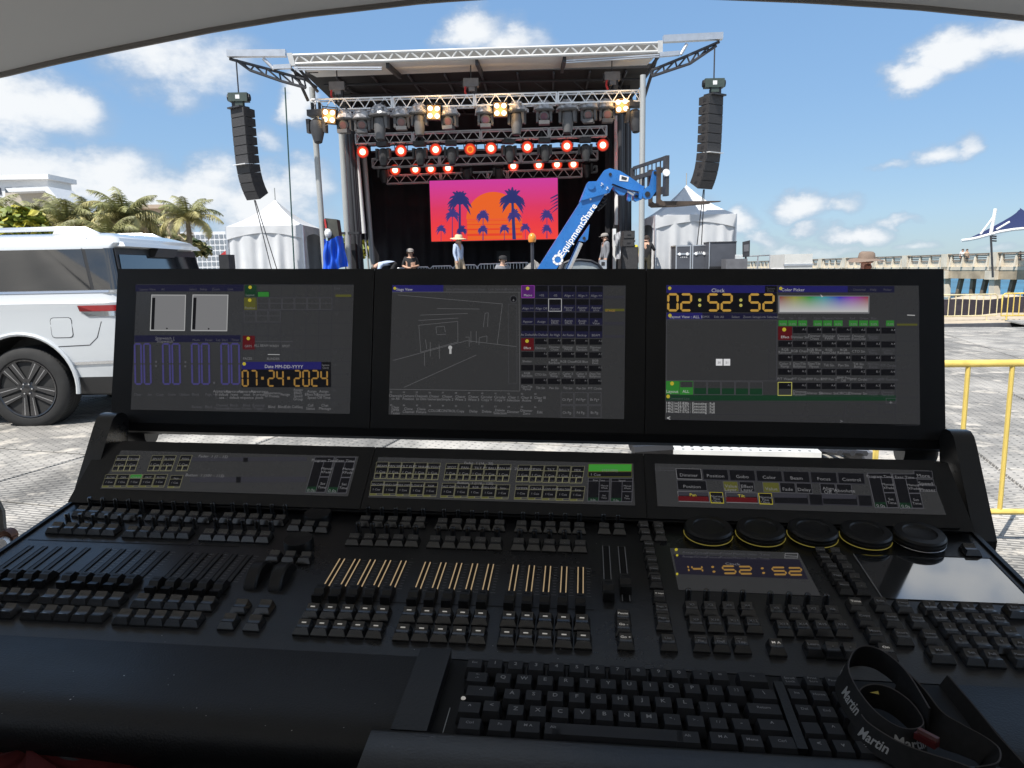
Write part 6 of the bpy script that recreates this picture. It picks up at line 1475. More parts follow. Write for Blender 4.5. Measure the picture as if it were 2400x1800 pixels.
# encoders
M_ring = mat('encoder_ring_yellow', (.3,.25,.02), .4, var=0, em=(.95,.78,.16), es=.085); M_ringw = mat('encoder_ring_silver', (.6,.6,.62), .25, .8, var=0)
for k, (x, y) in enumerate(((1661,1232.4),(1783.6,1234.5),(1906,1236.5),(2031,1241.5),(2155.8,1247))):
    c = dk(x,y,.016)-nD*.016; r = .0302
    o = cb('encoder_wheel', MB(M_con2).lathe(c, nD, [(0,r*.9),(.006,r*.92),(.0062,r*.985),(.0135,r),(.016,r*.93),(.0163,r*.66),(.0145,r*.62),(.0135,r*.5),(.0132,.002)], 40), 35)
    MB(M_ring if k < 4 else M_ringw).path([c+nD*.0050+U1*r*1.0*cos(2*pi*i/40)+dv*r*1.0*sin(2*pi*i/40) for i in range(40)], .00055, 5, True).build('glow_ring', o, CFm)
    MB(M_ring if k == 9 else M_blk).path([c+nD*.0098+U1*r*1.0*cos(2*pi*i/40)+dv*r*1.0*sin(2*pi*i/40) for i in range(40)], .0006, 5, True).build('groove_ring', o, CFm)
# command keys
CK = []
def ck(x, y, leg='-', p=.0185, lit_=False, w=1.0, nm='command_key', ls=.27):
    inst(nm, km(nm, M_key, w=w, legend=leg, lm=M_lit if lit_ else M_leg, ls=ls), dW(dk(x,y,KH)-nD*KH) @ Matrix.Diagonal((p,p,.0185,1)), con)
for x, y, l_, li in ((1460.5,1440,'Pause',1),(1461.7,1466,'Go -',1),(1466.9,1496,'Go +',1),(1521.6,1276,'Fixture',0),(1525,1295,'Channel',0),(1529,1313.5,'Group',0),(1533,1334,'Preset',0),(1538,1357,'Select',0),(1545.7,1392.5,'X keys',1),(1551.5,1424,'Page +',0),(1556,1451,'Page -',0),(1567,1498.6,'List',0),
    (1507,1216,'Fix',0),(1510,1232.4,'Prev',0),(1514,1249,'Next',0),(1541.5,1216,'Solo',0),(1544.5,1233,'Up',0),(1548,1249,'Align',0),(1643.4,1500.6,'Pause|Fix',0),(1690,1502,'Go -|Def',0),(1738.7,1503.5,'Go +|Top',0),(1821,1509,'M A',1),(1908,1513,'Learn',0),(1954,1517,'-',0),(1995.7,1519,'-',0)): ck(x, y, l_, .0185 if y > 1400 else .0165, li)
for i in range(4):
    ck(1622+i*43.5, 1419.5+i*.7, 'X%d'%(i+1)); ck(1821+i*43.7, 1427.9+i*.7, 'X%d'%(i+5)); ck(1631.8+i*45, 1455+i*.9, 'X%d'%(i+9)); ck(1838.5+i*45.5, 1465.3+i*.3, 'X%d'%(i+13))
for (x, y), (x2, y2), l_ in zip(((1925,1289.8),(1936,1307),(1952,1328),(1964.5,1350),(1981,1372.5)), ((1960,1290.6),(1975,1309),(1988,1329),(2006,1352),(2020.7,1373.8)), ('View','Effect','Goto','Page','Macro')): ck(x, y, l_, .0165); ck(x2, y2, '-', .0165)
ck(2276.5,1282,None,.02)
NUM = [(2007.6,1411.5,'Time',1),(2066,1410.4,'Edit',0),(2119,1414.7,'Clear',0),(2181.8,1418,'7',0),(2225.4,1421,'8',0),(2272,1422,'9',0),(2317.8,1424,'+',0),(2380.5,1425,'Esc',0),(2028.8,1445.5,'Copy',0),(2092.6,1447.6,'Assign',0),(2153,1449.8,'Oops',0),(2207,1443.4,'4',0),(2253,1445.5,'5',0),(2299.8,1448.7,'6',0),(2345.4,1450.8,'Thru',0),
       (2053,1481.6,'Move',0),(2117,1486,'Store',0),(2183,1488,'Update',0),(2230.7,1471,'1',0),(2277.4,1474,'2',0),(2324,1476,'3',0),(2372,1479.5,'-',0),(2078.8,1520,'On',1),(2255,1500.8,'0',0),(2304,1504,'.',0),(2352.9,1506,'If',0),(2394,1509,'At',0),(2206,1527,'MA',0),(2280.6,1532.6,'Set',0),(2329.5,1535.8,'Full',0),(2395,1537,'Please',0)]
for x, y, l_, li in NUM: ck(x, y, l_, .0185, li, 1.3 if l_ == 'MA' else 1.0, 'number_key')
cb('locking_stub', MB(M_blk).lathe(dk(2241,1240), nD, [(0,.006),(.014,.006),(.016,.004)], 12), 40)
# deck screens
def deckrect(px, h=.0012):
    a = [dk(x,y,h) for x, y in px]; u0, u1 = (a[0].x+a[3].x)/2, (a[1].x+a[2].x)/2
    s = [(p-D0).dot(dv) for p in a]; t1, t0 = (s[0]+s[1])/2, (s[2]+s[3])/2
    c = D0+nD*h+dv*(t0+t1)/2; c.x = (u0+u1)/2; return u1-u0, t1-t0, CFm @ frame(U1, -nD, dv, c)
def plane_screen(nm, w, h, W, m_, par=None): return MB(m_).hexa([(-w/2,0,-h/2),(w/2,0,-h/2),(w/2,.0008,-h/2),(-w/2,.0008,-h/2),(-w/2,0,h/2),(w/2,0,h/2),(w/2,.0008,h/2),(-w/2,.0008,h/2)]).build(nm, par or con, W)
c_dim, c_grey, c_lt, c_wh, c_or, c_bl, c_dkb, c_pur, c_grn, c_dgrn, c_red, c_yel, c_olv, c_bk = [ui_mat(n, c) for n, c in (('dim',(62,62,70)),('grey',(92,92,98)),('light',(135,135,138)),('white',(205,205,205)),('orange',(176,136,70)),
    ('blue',(42,40,112)),('dark_blue',(34,34,62)),('purple',(80,76,136)),('green',(58,140,58)),('dark_green',(30,66,44)),('red',(98,24,30)),('yellow',(212,196,60)),('olive',(98,98,46)),('black',(22,22,26)))]
w, h, W = deckrect(((1567,1285.6),(1868.9,1294),(1925,1396.7),(1594,1380)))
s = plane_screen('command_screen', w, h, W, M_scr)
ui = UI((210,278),(935,298),(1070,545),(275,505), w, h, W, -.0006, -.0003)
ui.poly([(232,318),(945,345),(1000,460),(262,428)], ui_mat('clock_back',(38,36,50)), 0)
D = [(300,60),(355,60),(520,85),(610,85),(800,85),(895,85)]
def dig(t, xs, y, sl, wd_, hh):
    for ch, x in zip(t, xs):
        for pg in seg7(ch, wd_, hh, 10): ui.poly([(x+a+(b*.28), y+(x-300)*sl+b) for a, b in pg], c_or, 2)
dig('14', (258,336), 380, .025, 66, 44); dig('52', (510,602), 378, .025, 78, 50); dig('52', (790,880), 378, .025, 80, 50)
for x in (462,742): ui.disc(x, 388+(x-300)*.028, 9, c_or, ry=6); ui.disc(x+9, 414+(x-300)*.028, 9, c_or, ry=6)
ui.disc(247,292,9,c_yel); ui.disc(255,326,7,c_yel); ui.disc(262,430,7,c_yel); ui.text('Clock',575,375,13,c_lt)
for r0_ in range(2):
    for q in range(7): ui.frame(285+q*72+r0_*8, 292+q*1.6+r0_*24, 350+q*72+r0_*8, 314+q*1.6+r0_*24, c_dim, 2); ui.text(('Assign','Group','Fixture','Preset','Macro','View','Time')[q], 318+q*72, 308+r0_*24+q*1.6, 10, c_grey)
ui.frame(862,306,935,338,c_lt,3); ui.line(865,322,935,326,c_lt,3)
ui.build('clock_graphics', s)
w, h, W = deckrect(((1999,1301),(2309.7,1307),(2432,1418),(2074.7,1400.8)))
tp_ = plane_screen('touch_screen', w, h, W, mat('glossy_touch_glass', (.03,.032,.035), .06, var=.3, vs=20, spec=.9, coat=1.0, ior=2.4, rvar=.03))
m = MB(M_silv); m.bb((-w/2-.0012,-.0004,-h/2),(-w/2-.0004,.0006,h/2)); m.build('screen_edge', tp_, W)
m = MB(M_slot); m.bb((-w/2,-.0003,h/2+.0005),(w/2+.003,.0006,h/2+.0018)); m.bb((w/2+.0005,-.0003,-h/2),(w/2+.0018,.0006,h/2)); m.build('screen_gasket', tp_, W)

# small letterbox screens panel
S1, S0 = V((0,.9925,-.2685)), V((0,.9383,-.3114)); sv = (S1-S0).normalized(); nS = U1.cross(sv)
def sk(x, y, h_=0.): return hit(x, y, S0+nS*h_, nS)
def sat(t): return S0+sv*t
tT, tB = .0885-.0015, -.019
uSL, uSR = sk(212,1165).x, sk(2246,1225).x
seams = [sk(862,1120).x, sk(1512,1140).x]
ed = [uSL]+seams+[uSR]
base_ = MB(M_con2); a, b = sat(tT), sat(tB)
base_.prism([(uL+.001,b.y,b.z-.004),(uL+.001,a.y,a.z-.003),(uL+.001,a.y+.02,a.z-.006),(uL+.001,1.06,-.33),(uL+.001,1.06,-.456),(uL+.001,VR+.001,-.456),(uL+.001,VR+.001,b.z-.004)], (uR-uL-.002,0,0)); cb('rear_body', base_)
SS = []
for k in range(3):
    u0, u1 = ed[k]+.0006, ed[k+1]-.0006
    pan = cb('screen_panel', MB(M_bez).prism([V((u0,0,0))+sat(tB), V((u1,0,0))+sat(tB), V((u1,0,0))+sat(tT), V((u0,0,0))+sat(tT)], -nS*.0035)); 
    SS.append(pan)
def srect(px, f0=None):
    a = [sk(x,y) for x, y in px]; u0, u1 = (a[0].x+a[3].x)/2, (a[1].x+a[2].x)/2
    s_ = [(p-S0).dot(sv) for p in a]; t1, t0 = (s_[0]+s_[1])/2, (s_[2]+s_[3])/2
    c = S0+sv*(t0+t1)/2+nS*.0011; c.x = (u0+u1)/2; return u1-u0, t1-t0, CFm @ frame(U1, -nS, sv, c)
w, h, W = srect(((284,1055),(839,1072),(817,1164),(237,1146)))
s = plane_screen('command_screen', w, h, W, M_scr, SS[0]); ui = UI((430,285),(2090,335),(2025,610),(290,555), w, h, W, -.0006, -.0003)
def execell(x0, y0, x1, y1, lab, sk_=0., hi=False, bar=True):
    hh = y1-y0; q = lambda y: (y1-y)*sk_
    P4 = lambda a, b, c, d: [(a+q(b),b),(c+q(b),b),(c+q(d),d),(a+q(d),d)]
    ui.poly(P4(x0,y0,x1,y1), ui_mat('cell_edge',(134,132,104)), 0); ui.poly(P4(x0+3,y0+3,x1-3,y0+hh*.3), c_grn if hi else c_bk, 1); ui.poly(P4(x0+3,y0+hh*.33,x1-3,y1-hh*(.14 if bar else .34)), c_bk, 1)
    if bar: ui.poly(P4(x0+3,y1-hh*.12,x0+(x1-x0)*.5,y1-3), c_olv, 1); ui.poly(P4(x0+(x1-x0)*.55,y1-hh*.12,x1-3,y1-3), c_dim, 1)
    else:
        for a in range(2): ui.poly(P4(x0+4+a*(x1-x0)*.5,y1-hh*.3,x0+(a+.9)*(x1-x0)*.5,y1-4), c_bk, 1); ui.text('On', x0+(a+.5)*(x1-x0)*.5+q(y1-hh*.15), y1-hh*.09, hh*.10, c_grey)
    ui.text(lab, (x0+x1)/2+q(y0+hh*.2), y0+hh*.25, hh*.13, c_lt); ui.text('1 Cue', (x0+x1)/2+q(y0+hh*.55), y0+hh*.6, hh*.13, c_lt)
for x, l_ in ((368,'BUMP'),(452,'STROBE'),(622,'SPOT'),(712,'SLOW'),(825,'FOG')): execell(x, 325, x+84, 438, l_, .30, False, False)
for k, l_ in enumerate(('SLOW','DIM','CHASE','FAST','SLOW')): execell(302+k*90, 460, 388+k*90, 550, l_, .28, k == 2)
execell(772,467,860,555,'Sequ',.26)
ui.text('Fader  1 (1 - 15)', 1090,336,18,c_lt); ui.text('Button  1 (101 - 115)', 1035,470,18,c_lt)
for y0_, y1_ in ((340,368),(480,515)): ui.rect(930,y0_,1740,y1_,c_dim,0)
for x in (1300,1255): ui.rect(x,345 if x == 1300 else 480,x+32,375 if x == 1300 else 520,c_bk,1)
def timebox(x0, y0, x1, y1, t1_, sk_=.28):
    q = lambda y: (y1-y)*sk_; hh = y1-y0
    for (a, b, c, d) in ((x0,y0,x1,y0+hh*.12),): pass
    P4 = lambda a, b, c, d: [(a+q(b),b),(c+q(b),b),(c+q(d),d),(a+q(d),d)]
    ui.poly(P4(x0,y0,x1,y1), c_grey, 0); ui.poly(P4(x0+4,y0+4,x1-4,y0+hh*.13), c_bk, 1); xm = x0+(x1-x0)*.52
    ui.poly(P4(x0+4,y0+hh*.15,xm-2,y1-4), c_bk, 1); ui.poly(P4(xm+2,y0+hh*.15,x1-4,y0+hh*.56), c_bk, 1); ui.poly(P4(xm+2,y0+hh*.59,x1-4,y1-4), c_bk, 1); ui.poly(P4(x0+4,y1-hh*.16,xm-2,y1-4), c_dgrn, 1)
    ui.text(t1_, (x0+x1)/2+q(y0+hh*.08), y0+hh*.11, hh*.07, c_lt); ui.text('0.0s', (x0+xm)/2+q(y1-hh*.08), y1-hh*.06, hh*.08, c_lt)
    for k, t_ in enumerate(('Manual','XFade')): ui.text(t_, (xm+x1)/2+q(y0+hh*(.32+.1*k)), y0+hh*(.34+.1*k), hh*.065, c_lt)
    for k, t_ in enumerate(('Set','Time')): ui.text(t_, (xm+x1)/2+q(y0+hh*(.72+.1*k)), y0+hh*(.76+.1*k), hh*.065, c_lt)
timebox(1735,340,1870,588,'Program Time',.24); timebox(1880,342,2015,593,'Exec Time',.24)
ui.build('fader_page_graphics', s)
w, h, W = srect(((886,1071),(1482.5,1088.6),(1490,1185.7),(865,1166)))
s = plane_screen('command_screen', w, h, W, M_scr, SS[1]); ui = UI((145,130),(2030,185),(2055,492),(80,430), w, h, W, -.0006, -.0003)
up = (('BEAM','PAN SIN','TILT FLY','PT WAVE','FLYOUT'),('SPOT','PAN','TILT','PT BALLY','PAN SIN'),('ZOM BEAM','PAN','TILT','BALLY','MIX')); lo_ = (('SIN DIM','RAND DIM','SEA DIM','SLOW RT','RGB'),('FAST DIM','TILT FLY','RGB','EVEN ODD','Sequ'),('DIMMER','CIRCLE','SLOW DIM','PAN DIM','Sequ'))
for g_, (xa_, ya_) in enumerate(((118,170),(645,183),(1182,197))):
    for k in range(5): execell(xa_+k*98, ya_+k*2.5, xa_+94+k*98, ya_+128+k*2.5, up[g_][k], .12, False, False)
for g_, (xa_, ya_) in enumerate(((88,315),(626,332),(1174,346))):
    for k in range(5): execell(xa_+k*102, ya_+k*3, xa_+99+k*102, ya_+105+k*3, lo_[g_][k], .1)
ui.text('Fader  1 (16 - 30)', 905,184,18,c_lt); ui.text('Button  1 (116 - 130)', 885,334,18,c_lt)
ui.rect(1708,190,2022,290,c_olv,0); ui.rect(1712,194,2018,246,ui_mat('bright_green',(70,165,62)),1); ui.rect(1712,252,2020,286,c_bk,1); ui.text('1 Cue',1765,272,18,c_lt); ui.text('(123.000)',1865,240,18,c_lt)
timebox(1710,296,1868,466,'Exec Time',.0); timebox(1876,298,2032,470,'Speed',.0)
ui.build('fader_page_graphics', s)
w, h, W = srect(((1532.6,1085),(2177.5,1106),(2218,1207.5),(1542.7,1187)))
s = plane_screen('command_screen', w, h, W, M_scr, SS[2]); ui = UI((80,210),(1665,260),(1765,510),(105,460), w, h, W, -.0006, -.0003)
def btn(x0, y0, x1, y1, t_, fill=None, edge=None, sh=-.16, fs=18):
    q = lambda y: (y-y0)*-sh; P4 = lambda a, b, c, d: [(a+q(b),b),(c+q(b),b+(c-a)*.03),(c+q(d),d+(c-a)*.03),(a+q(d),d)]
    ui.poly(P4(x0,y0,x1,y1), edge or c_grey, 0); ui.poly(P4(x0+3,y0+3,x1-3,y1-3), fill or c_bk, 1); 
    L = t_.split('|')
    for k, l_ in enumerate(L): ui.text(l_, (x0+x1)/2+q((y0+y1)/2), (y0+y1)/2+fs*.35+(k-(len(L)-1)/2)*fs*1.1+4, fs, c_lt)
ui.frame(83,240,198,256,c_grey,2)
for k, t_ in enumerate(('Dimmer','Position','Gobo','Color','Beam','Focus','Control')): btn(205+157*k, 242+5*k, 355+157*k, 307+5*k, t_, None, c_lt if k == 0 else c_dim)
for x0_, x1_, t_, fl in ((213,388,'Position',None),(485,573,'Value|Layer',c_olv),(580,668,'Effect|Layer',None),(716,813,'Value',c_olv),(815,905,'Fade',None),(910,1000,'Delay',None),(1047,1135,'Align|Off',None),(1140,1228,'Absolute',None)): btn(x0_, 312+(x0_-213)*.028, x1_, 372+(x0_-213)*.028, t_, fl)
def encb(x0, x1, t_, on):
    y = 377+(x0-220)*.022; btn(x0, y, x1, y+60, t_ if False else '', c_bk, c_lt if on else c_dim); ui.poly([(x0+4,y+4),(x1-3,y+8),(x1-3,y+30),(x0+5,y+27)], c_dim, 2)
    if on: ui.poly([(x0+5,y+30),(x1-3,y+34),(x1+2,y+62),(x0+8,y+58)], c_red, 2)
    if t_: ui.text(t_, (x0+x1)/2, y+24, 16, c_yel, 3)
for x0_, x1_, t_, on in ((220,405,'Pan',1),(502,690,'Tilt',1),(780,980,'',0),(1060,1260,'',0)):
    encb(x0_, x1_, t_, on); btn(x1_+5, 383+(x0_-220)*.022, x1_+82, 446+(x0_-220)*.022, 'Normal|Fine|Ultra' if on else '', None, c_yel if on else c_dim, fs=13)
timebox(1365,275,1500,475,'Program Time',-.25); timebox(1505,280,1640,478,'Exec Time',-.25); btn(1575,262,1680,305,'More'); btn(1595,312,1690,345,'Speed'); btn(1605,348,1705,382,'Phaser')
ui.build('encoder_bar_graphics', s)

# monitors
MB0, MT0 = V((0,1.057,-.2406)), V((0,1.1086,-.0006)); mv = (MT0-MB0).normalized(); nM = U1.cross(mv)
def mk(x, y, h_=0.): return hit(x, y, MB0+nM*h_, nM)
def mat_(t): return MB0+mv*t
tt = (mk(1245,630)-MB0).dot(mv); tb = (mk(1245,1012)-MB0).dot(mv)
u0m, u1m = mk(276,640).x, mk(2212,640).x
sm = [mk(873,800).x, mk(1513,800).x]; ed = [u0m]+sm+[u1m]; MON = []
hz_ = MB(M_bez); TH = .036
hz_.prism([V((u0m+.002,0,0))+mat_(tb-.004)-nM*.006, V((u1m-.002,0,0))+mat_(tb-.004)-nM*.006, V((u1m-.002,0,0))+mat_(tt-.002)-nM*.006, V((u0m+.002,0,0))+mat_(tt-.002)-nM*.006], -nM*TH); cb('monitor_housing', hz_)
tl2 = (mk(1245,1037,-.012)-MB0).dot(mv)
lip = MB(M_bez); lip.prism([V((u0m,0,0))+mat_(tb-.0008)-nM*.001, V((u0m,0,0))+mat_(tb-.0008)-nM*.04, V((u0m,0,0))+mat_(tl2+.002)-nM*.035, V((u0m,0,0))+mat_(tl2)-nM*.012, V((u0m,0,0))+mat_(tl2+.004)-nM*.003], V((u1m-u0m,0,0))); cb('hinge_bar', lip)
for k in range(3):
    a0, a1 = ed[k]+(.0007 if k else 0), ed[k+1]-(.0007 if k < 2 else 0); q = lambda u, t: V((u,0,0))+mat_(t)
    MON.append(cb('monitor', MB(M_bez).prism([q(a0,tb+.0008), q(a1,tb+.0008), q(a1,tt), q(a0,tt)], -nM*.0058)))
cb('power_button', MB(M_blk).lathe(mk(2212,690)+U1*.0005-nM*.02, (1,0,0), [(0,.006),(.005,.005)], 12), 40)
def mrect(px):
    a = [mk(x,y) for x, y in px]; x0_, x1_ = (a[0].x+a[3].x)/2, (a[1].x+a[2].x)/2
    s_ = [(p-MB0).dot(mv) for p in a]; t1, t0 = (s_[0]+s_[1])/2, (s_[2]+s_[3])/2
    c = MB0+mv*(t0+t1)/2+nM*.0011; c.x = (x0_+x1_)/2; return x1_-x0_, t1-t0, CFm @ frame(U1, -nM, mv, c)
# --- left monitor
w, h, W = mrect(((325,666),(831,668),(819,970),(304,960))); s = plane_screen('screen', w, h, W, M_scr, MON[0])
ui = UI((200,95),(2035,103),(1990,1195),(125,1160), w, h, W, -.0008, -.0004)
ui.rect(190,100,1120,158,c_dkb,0); 
for x, t_ in ((300,'Layout View'),(430,'All'),(690,'Select'),(780,'Setup'),(885,'Zoom'),(1010,'Link')): ui.text(t_, x, 140, 20, c_grey)
for x0_, x1_, y1_ in ((328,626,495),(683,988,498)):
    ui.poly([(x0_,185),(x1_,187),(x1_-15,y1_),(x0_-20,y1_-2)], c_wh, 0); ui.poly([(x0_+8,192),(x1_-6,194),(x1_-20,y1_-7),(x0_-10,y1_-9)], ui_mat('plate_grey',(146,146,148)), 1)
    ui.poly([(x0_+8,212),(x0_+36,212),(x0_+20,484),(x0_-8,482)], c_bk, 2); ui.disc((x0_+x1_)/2-18, y1_-20, 7, c_bk, 2)
ui.rect(1128,105,1230,205,c_dgrn,0); ui.rect(1128,160,1336,206,c_dgrn,0); ui.rect(1240,165,1332,205,c_grn,1); ui.rect(1120,212,1226,318,c_olv,0); ui.rect(1102,535,1206,655,c_red,0)
for x, y in ((1175,125),(1170,235),(1153,560),(1115,775)): ui.disc(x, y, 15, c_yel)
for x, y, t_ in ((1175,190,'Layout'),(1172,300,'Position'),(1152,625,'GRPS'),(1260,620,'ALL BEAM'),(1368,623,'WASH'),(1470,625,'SPOT'),(1145,730,'FACES'),(1362,732,'BLINDER')): ui.text(t_, x, y, 20, c_lt)
for r_ in range(7):
    y = (103,206,318,428,535,650,750)[r_]; ui.line(1120-r_*4, y, 1865-r_*5, y+4, c_dim, 3)
    if r_ < 6:
        for q_ in range(8): ui.line(1122+q_*106-r_*4, y, 1119+q_*106-(r_+1)*4, y+106, c_dim, 3)
for q_ in range(6): ui.frame(1232+q_*105,214,1332+q_*105,316,c_grey,3); ui.line(1235+q_*105,262,1330+q_*105,263,c_grey,3)
for q_ in range(3): ui.frame(1118+q_*105,324,1216+q_*105,422,c_grey,3); ui.line(1118+q_*105,368,1216+q_*105,369,c_grey,3)
ui.line(1315,695,1415,697,c_wh,5); ui.line(1210,585,1525,588,c_grey,4)
ui.rect(172,532,1085,590,c_dkb,0); ui.text('Stopwatch 1', 437,556,24,c_lt); ui.text('"Stopwatch"', 440,582,24,c_lt)
for x, t_ in ((710,'Mode'),(818,'Reset'),(930,'Lap Start'),(1043,'Timer')): ui.text(t_, x, 572, 20, c_grey)
ui.digits('00000000', ((168,238),(248,318),(412,486),(494,572),(662,738),(746,824),(914,992),(1000,1080)), 598, 952, 15, c_pur)
for x, y in ((360,757),(358,792),(613,760),(611,796),(857,935)): ui.disc(x, y, 10, c_grey)
ui.rect(1092,758,1760,822,c_bl,0); ui.text('Date MM-DD-YYYY', 1450,798,28,c_wh); ui.rect(1760,760,1840,820,c_bk,0); ui.text('System',1798,785,16,c_lt); ui.text('Clock',1798,808,16,c_lt)
ui.rect(1088,822,1840,972,c_bk,0); ui.digits('07242024', ((1092,1152),(1166,1226),(1310,1372),(1384,1448),(1530,1592),(1602,1666),(1676,1740),(1752,1816)), 826, 968, 14, c_or)
for x in (1268,1488): ui.rect(x-11,884,x+11,908,c_or,2)
for x, t_ in ((195,'Clear'),(300,'Set'),(388,'Copy'),(492,'Store'),(600,'Update'),(695,'Blind'),(820,'Page +'),(920,'Appearance|in default|use'),(1028,'Appearance|reset|default'),(1135,'Appearance|next|sequence'),(1240,'Appearance|in preset|pools'),(1348,'Appearance|of Presets'),(1457,'Assign'),(1565,'Assign|Effect|Speed|Group'),(1680,'Assign|Effect No|Speed'),(1780,'Assign|Executor|Off Time')):
    L = t_.split('|')
    for k, l_ in enumerate(L): ui.text(l_, x, 1032+(k-(len(L)-1)/2)*26, 22, c_grey if x < 900 else c_lt)
for x, t_ in ((705,'Backup'),(810,'Black'),(920,'Channel|Parameter'),(1025,'Block|Executor'),(1130,'Blind|Screen'),(1232,'External|Trigger'),(1343,'Blind'),(1450,'BlindEdit'),(1556,'CallSeq'),(1668,'Call|Status'),(1788,'Chat|Message')):
    L = t_.split('|')
    for k, l_ in enumerate(L): ui.text(l_, x, 1136+(k-(len(L)-1)/2)*26, 22, c_lt if x > 1300 else c_grey)
ui.frame(868,998,970,1066,c_grey,3)
for k in range(10): y = 105+k*108; ui.line(1872-k*4.5,y,2030-k*4,y+3,c_dim,3); ui.text(('Store','1.1','1.2','1.3','1.4','1.5','1.6','1.7','1.8','1.9')[k], 1900-k*4, y+30, 16, c_grey)
ui.rect(1885,188,2015,208,c_olv,1)
ui.build('screen_graphics', s)
# --- middle monitor
w, h, W = mrect(((922,668),(1466,670),(1463,982),(909,972))); s = plane_screen('screen', w, h, W, M_scr, MON[1])
ui = UI((150,100),(2090,108),(2080,1222),(105,1185), w, h, W, -.0008, -.0004)
ui.rect(150,102,585,158,c_bl,0); ui.disc(173,129,13,c_yel); ui.text('Stage View', 255,138,22,c_wh)
for x, t_ in ((643,'Select'),(772,'Follow Selection'),(905,'Setup'),(1040,'Link Selected'),(1168,'Zoom to Fit')): ui.text(t_, x, 138, 20, c_grey)
for a in ((148,160,1232,163),(115,975,1220,990),(1218,163,1222,990),(200,185,1080,262),(1080,262,1035,600),(530,300,890,305),(385,355,790,342),(372,400,710,380),(375,440,705,408),(375,440,388,665),(388,665,705,580),(705,408,705,580),(520,455,590,448),(520,455,525,510),(590,448,600,500),(525,520,605,515),
          (150,735,780,570),(780,570,1195,620),(240,960,860,690),(430,560,440,640),(470,580,470,700),(545,600,548,720),(860,490,860,590),(815,490,815,590),(935,340,962,336),(935,340,920,455),(962,336,955,455),(885,545,950,530),(950,530,948,585),(885,545,882,605),(420,670,420,780),(770,540,800,540),(800,540,800,620)): ui.line(*a, c_lt, 2.2)
ui.disc(640,628,17,c_wh); ui.rect(632,640,650,680,c_wh,2); ui.disc(1173,222,30,c_grey,1,14); ui.disc(1173,222,26,c_bk,2,14); ui.text('+',1173,232,30,c_lt,3)
ui.frame(1128,265,1200,930,c_grey,2)
g1 = [['Macro','+05','-05','Align <','Align >','Align <>'],['Align ><','Align Off','Appear','Appear|ance','Appear|ance','Appear|ance'],['Appear','Assign','Assign|Effect','Assign|Effect','Assign|Exec','At|Value'],['At Default','At Default','At High','At Fader','Backup','BEAM'],
      ['Effect','Dimmer','Dimmer|Chase','Dimmer|PWM','Dimmer|Random','Dimmer|Even'],['Shutter','','RGB|Rainbow','RGB Chase','RGB Blue','RGB|Even'],['RGB|Random','CTO Sin','Color 1|Ramp','Color 2|Ramp','Color 3|Ramp','Dim/Tilt|Ballyhoo'],['Dim/Tilt|Flyout','Tilt Sin','Pan Sin','Tilt Sin','Pan Sin','P/T Circle']]
for r_ in range(8):
    for q_ in range(6):
        x0_, y0_ = 1240+q_*112-r_*1.6, 107+r_*110.5+q_*1; x1_, y1_ = x0_+106, y0_+104
        f_ = ui_mat('macro_purple',(96,42,120)) if (r_, q_) == (0, 0) else (c_red if (r_, q_) == (4, 0) else c_bk)
        if r_ < 4 or f_ is c_red: ui.rect(x0_,y0_,x1_,y1_,f_ if f_ is not c_bk else c_dkb,0)
        if f_ is c_bk: ui.rect(x0_+3,y0_+3,x1_-3,y0_+50,c_bk,1)
        else: ui.disc(x0_+50,y0_+25,15,c_yel)
        L = g1[r_][q_].split('|')
        for k, l_ in enumerate(L): ui.text(l_, (x0_+x1_)/2, y0_+82+(k-(len(L)-1)/2)*20, 19, c_wh if f_ is not c_bk else c_lt)
        ui.line(x0_,y1_+2,x1_,y1_+2,c_dim,2)
        if r_ > 3 and q_: ui.text('A.%d'%(q_ % 4+1), x1_-14, y0_+18, 14, c_lt)
ui.frame(1238,106,1346,212,ui_mat('macro_edge',(170,70,190)),4); ui.frame(1460,218,1570,326,c_wh,5)
for r_ in range(2):
    for q_ in range(3): ui.frame(1562+q_*113,1002+r_*108,1668+q_*113,1104+r_*108,c_grey,3); ui.text((('Ch Pg+','Fd Pg+','Bt Pg+'),('Ch Pg-','Fd Pg-','Bt Pg-'))[r_][q_], 1615+q_*113, 1060+r_*108, 20, c_lt)
ta = ('Channels|to All','Camera|Position','Channels|to Dim','Chaser|Generate','Chaser|Simple 2','Chaser|Wave 2','Chaser|Wave 3','Circular|Copy >','Circular|Copy <','Clear 1|Selection','Clear II|Active','Clear III|All'); tbm = ('Clear|DMX|Tester','Clone|Channel','Clone|Fixture','COLOR','CONTROL','Copy','Delay','Delete','Delete|Selection','Dimmer','Dimmer|Zero','Edit')
for k in range(12):
    for r_, t_ in enumerate((ta[k], tbm[k])):
        L = t_.split('|')
        for j, l_ in enumerate(L): ui.text(l_, 168+k*111, 1040+k*1.5+r_*108+(j-(len(L)-1)/2)*24, 21, c_lt)
        ui.text(str(33+k+12*r_), 130+k*111, 998+k*1.5+r_*108, 14, c_lt)
for k in range(4): y = 112+k*110; ui.frame(1915,y,2085,y+105,c_dim,3); ui.rect(1920,y+82,2080,y+103,c_olv if k == 1 else c_dim,1)
ui.text('STAGE',1965,320,19,c_or,3)
ui.build('screen_graphics', s)
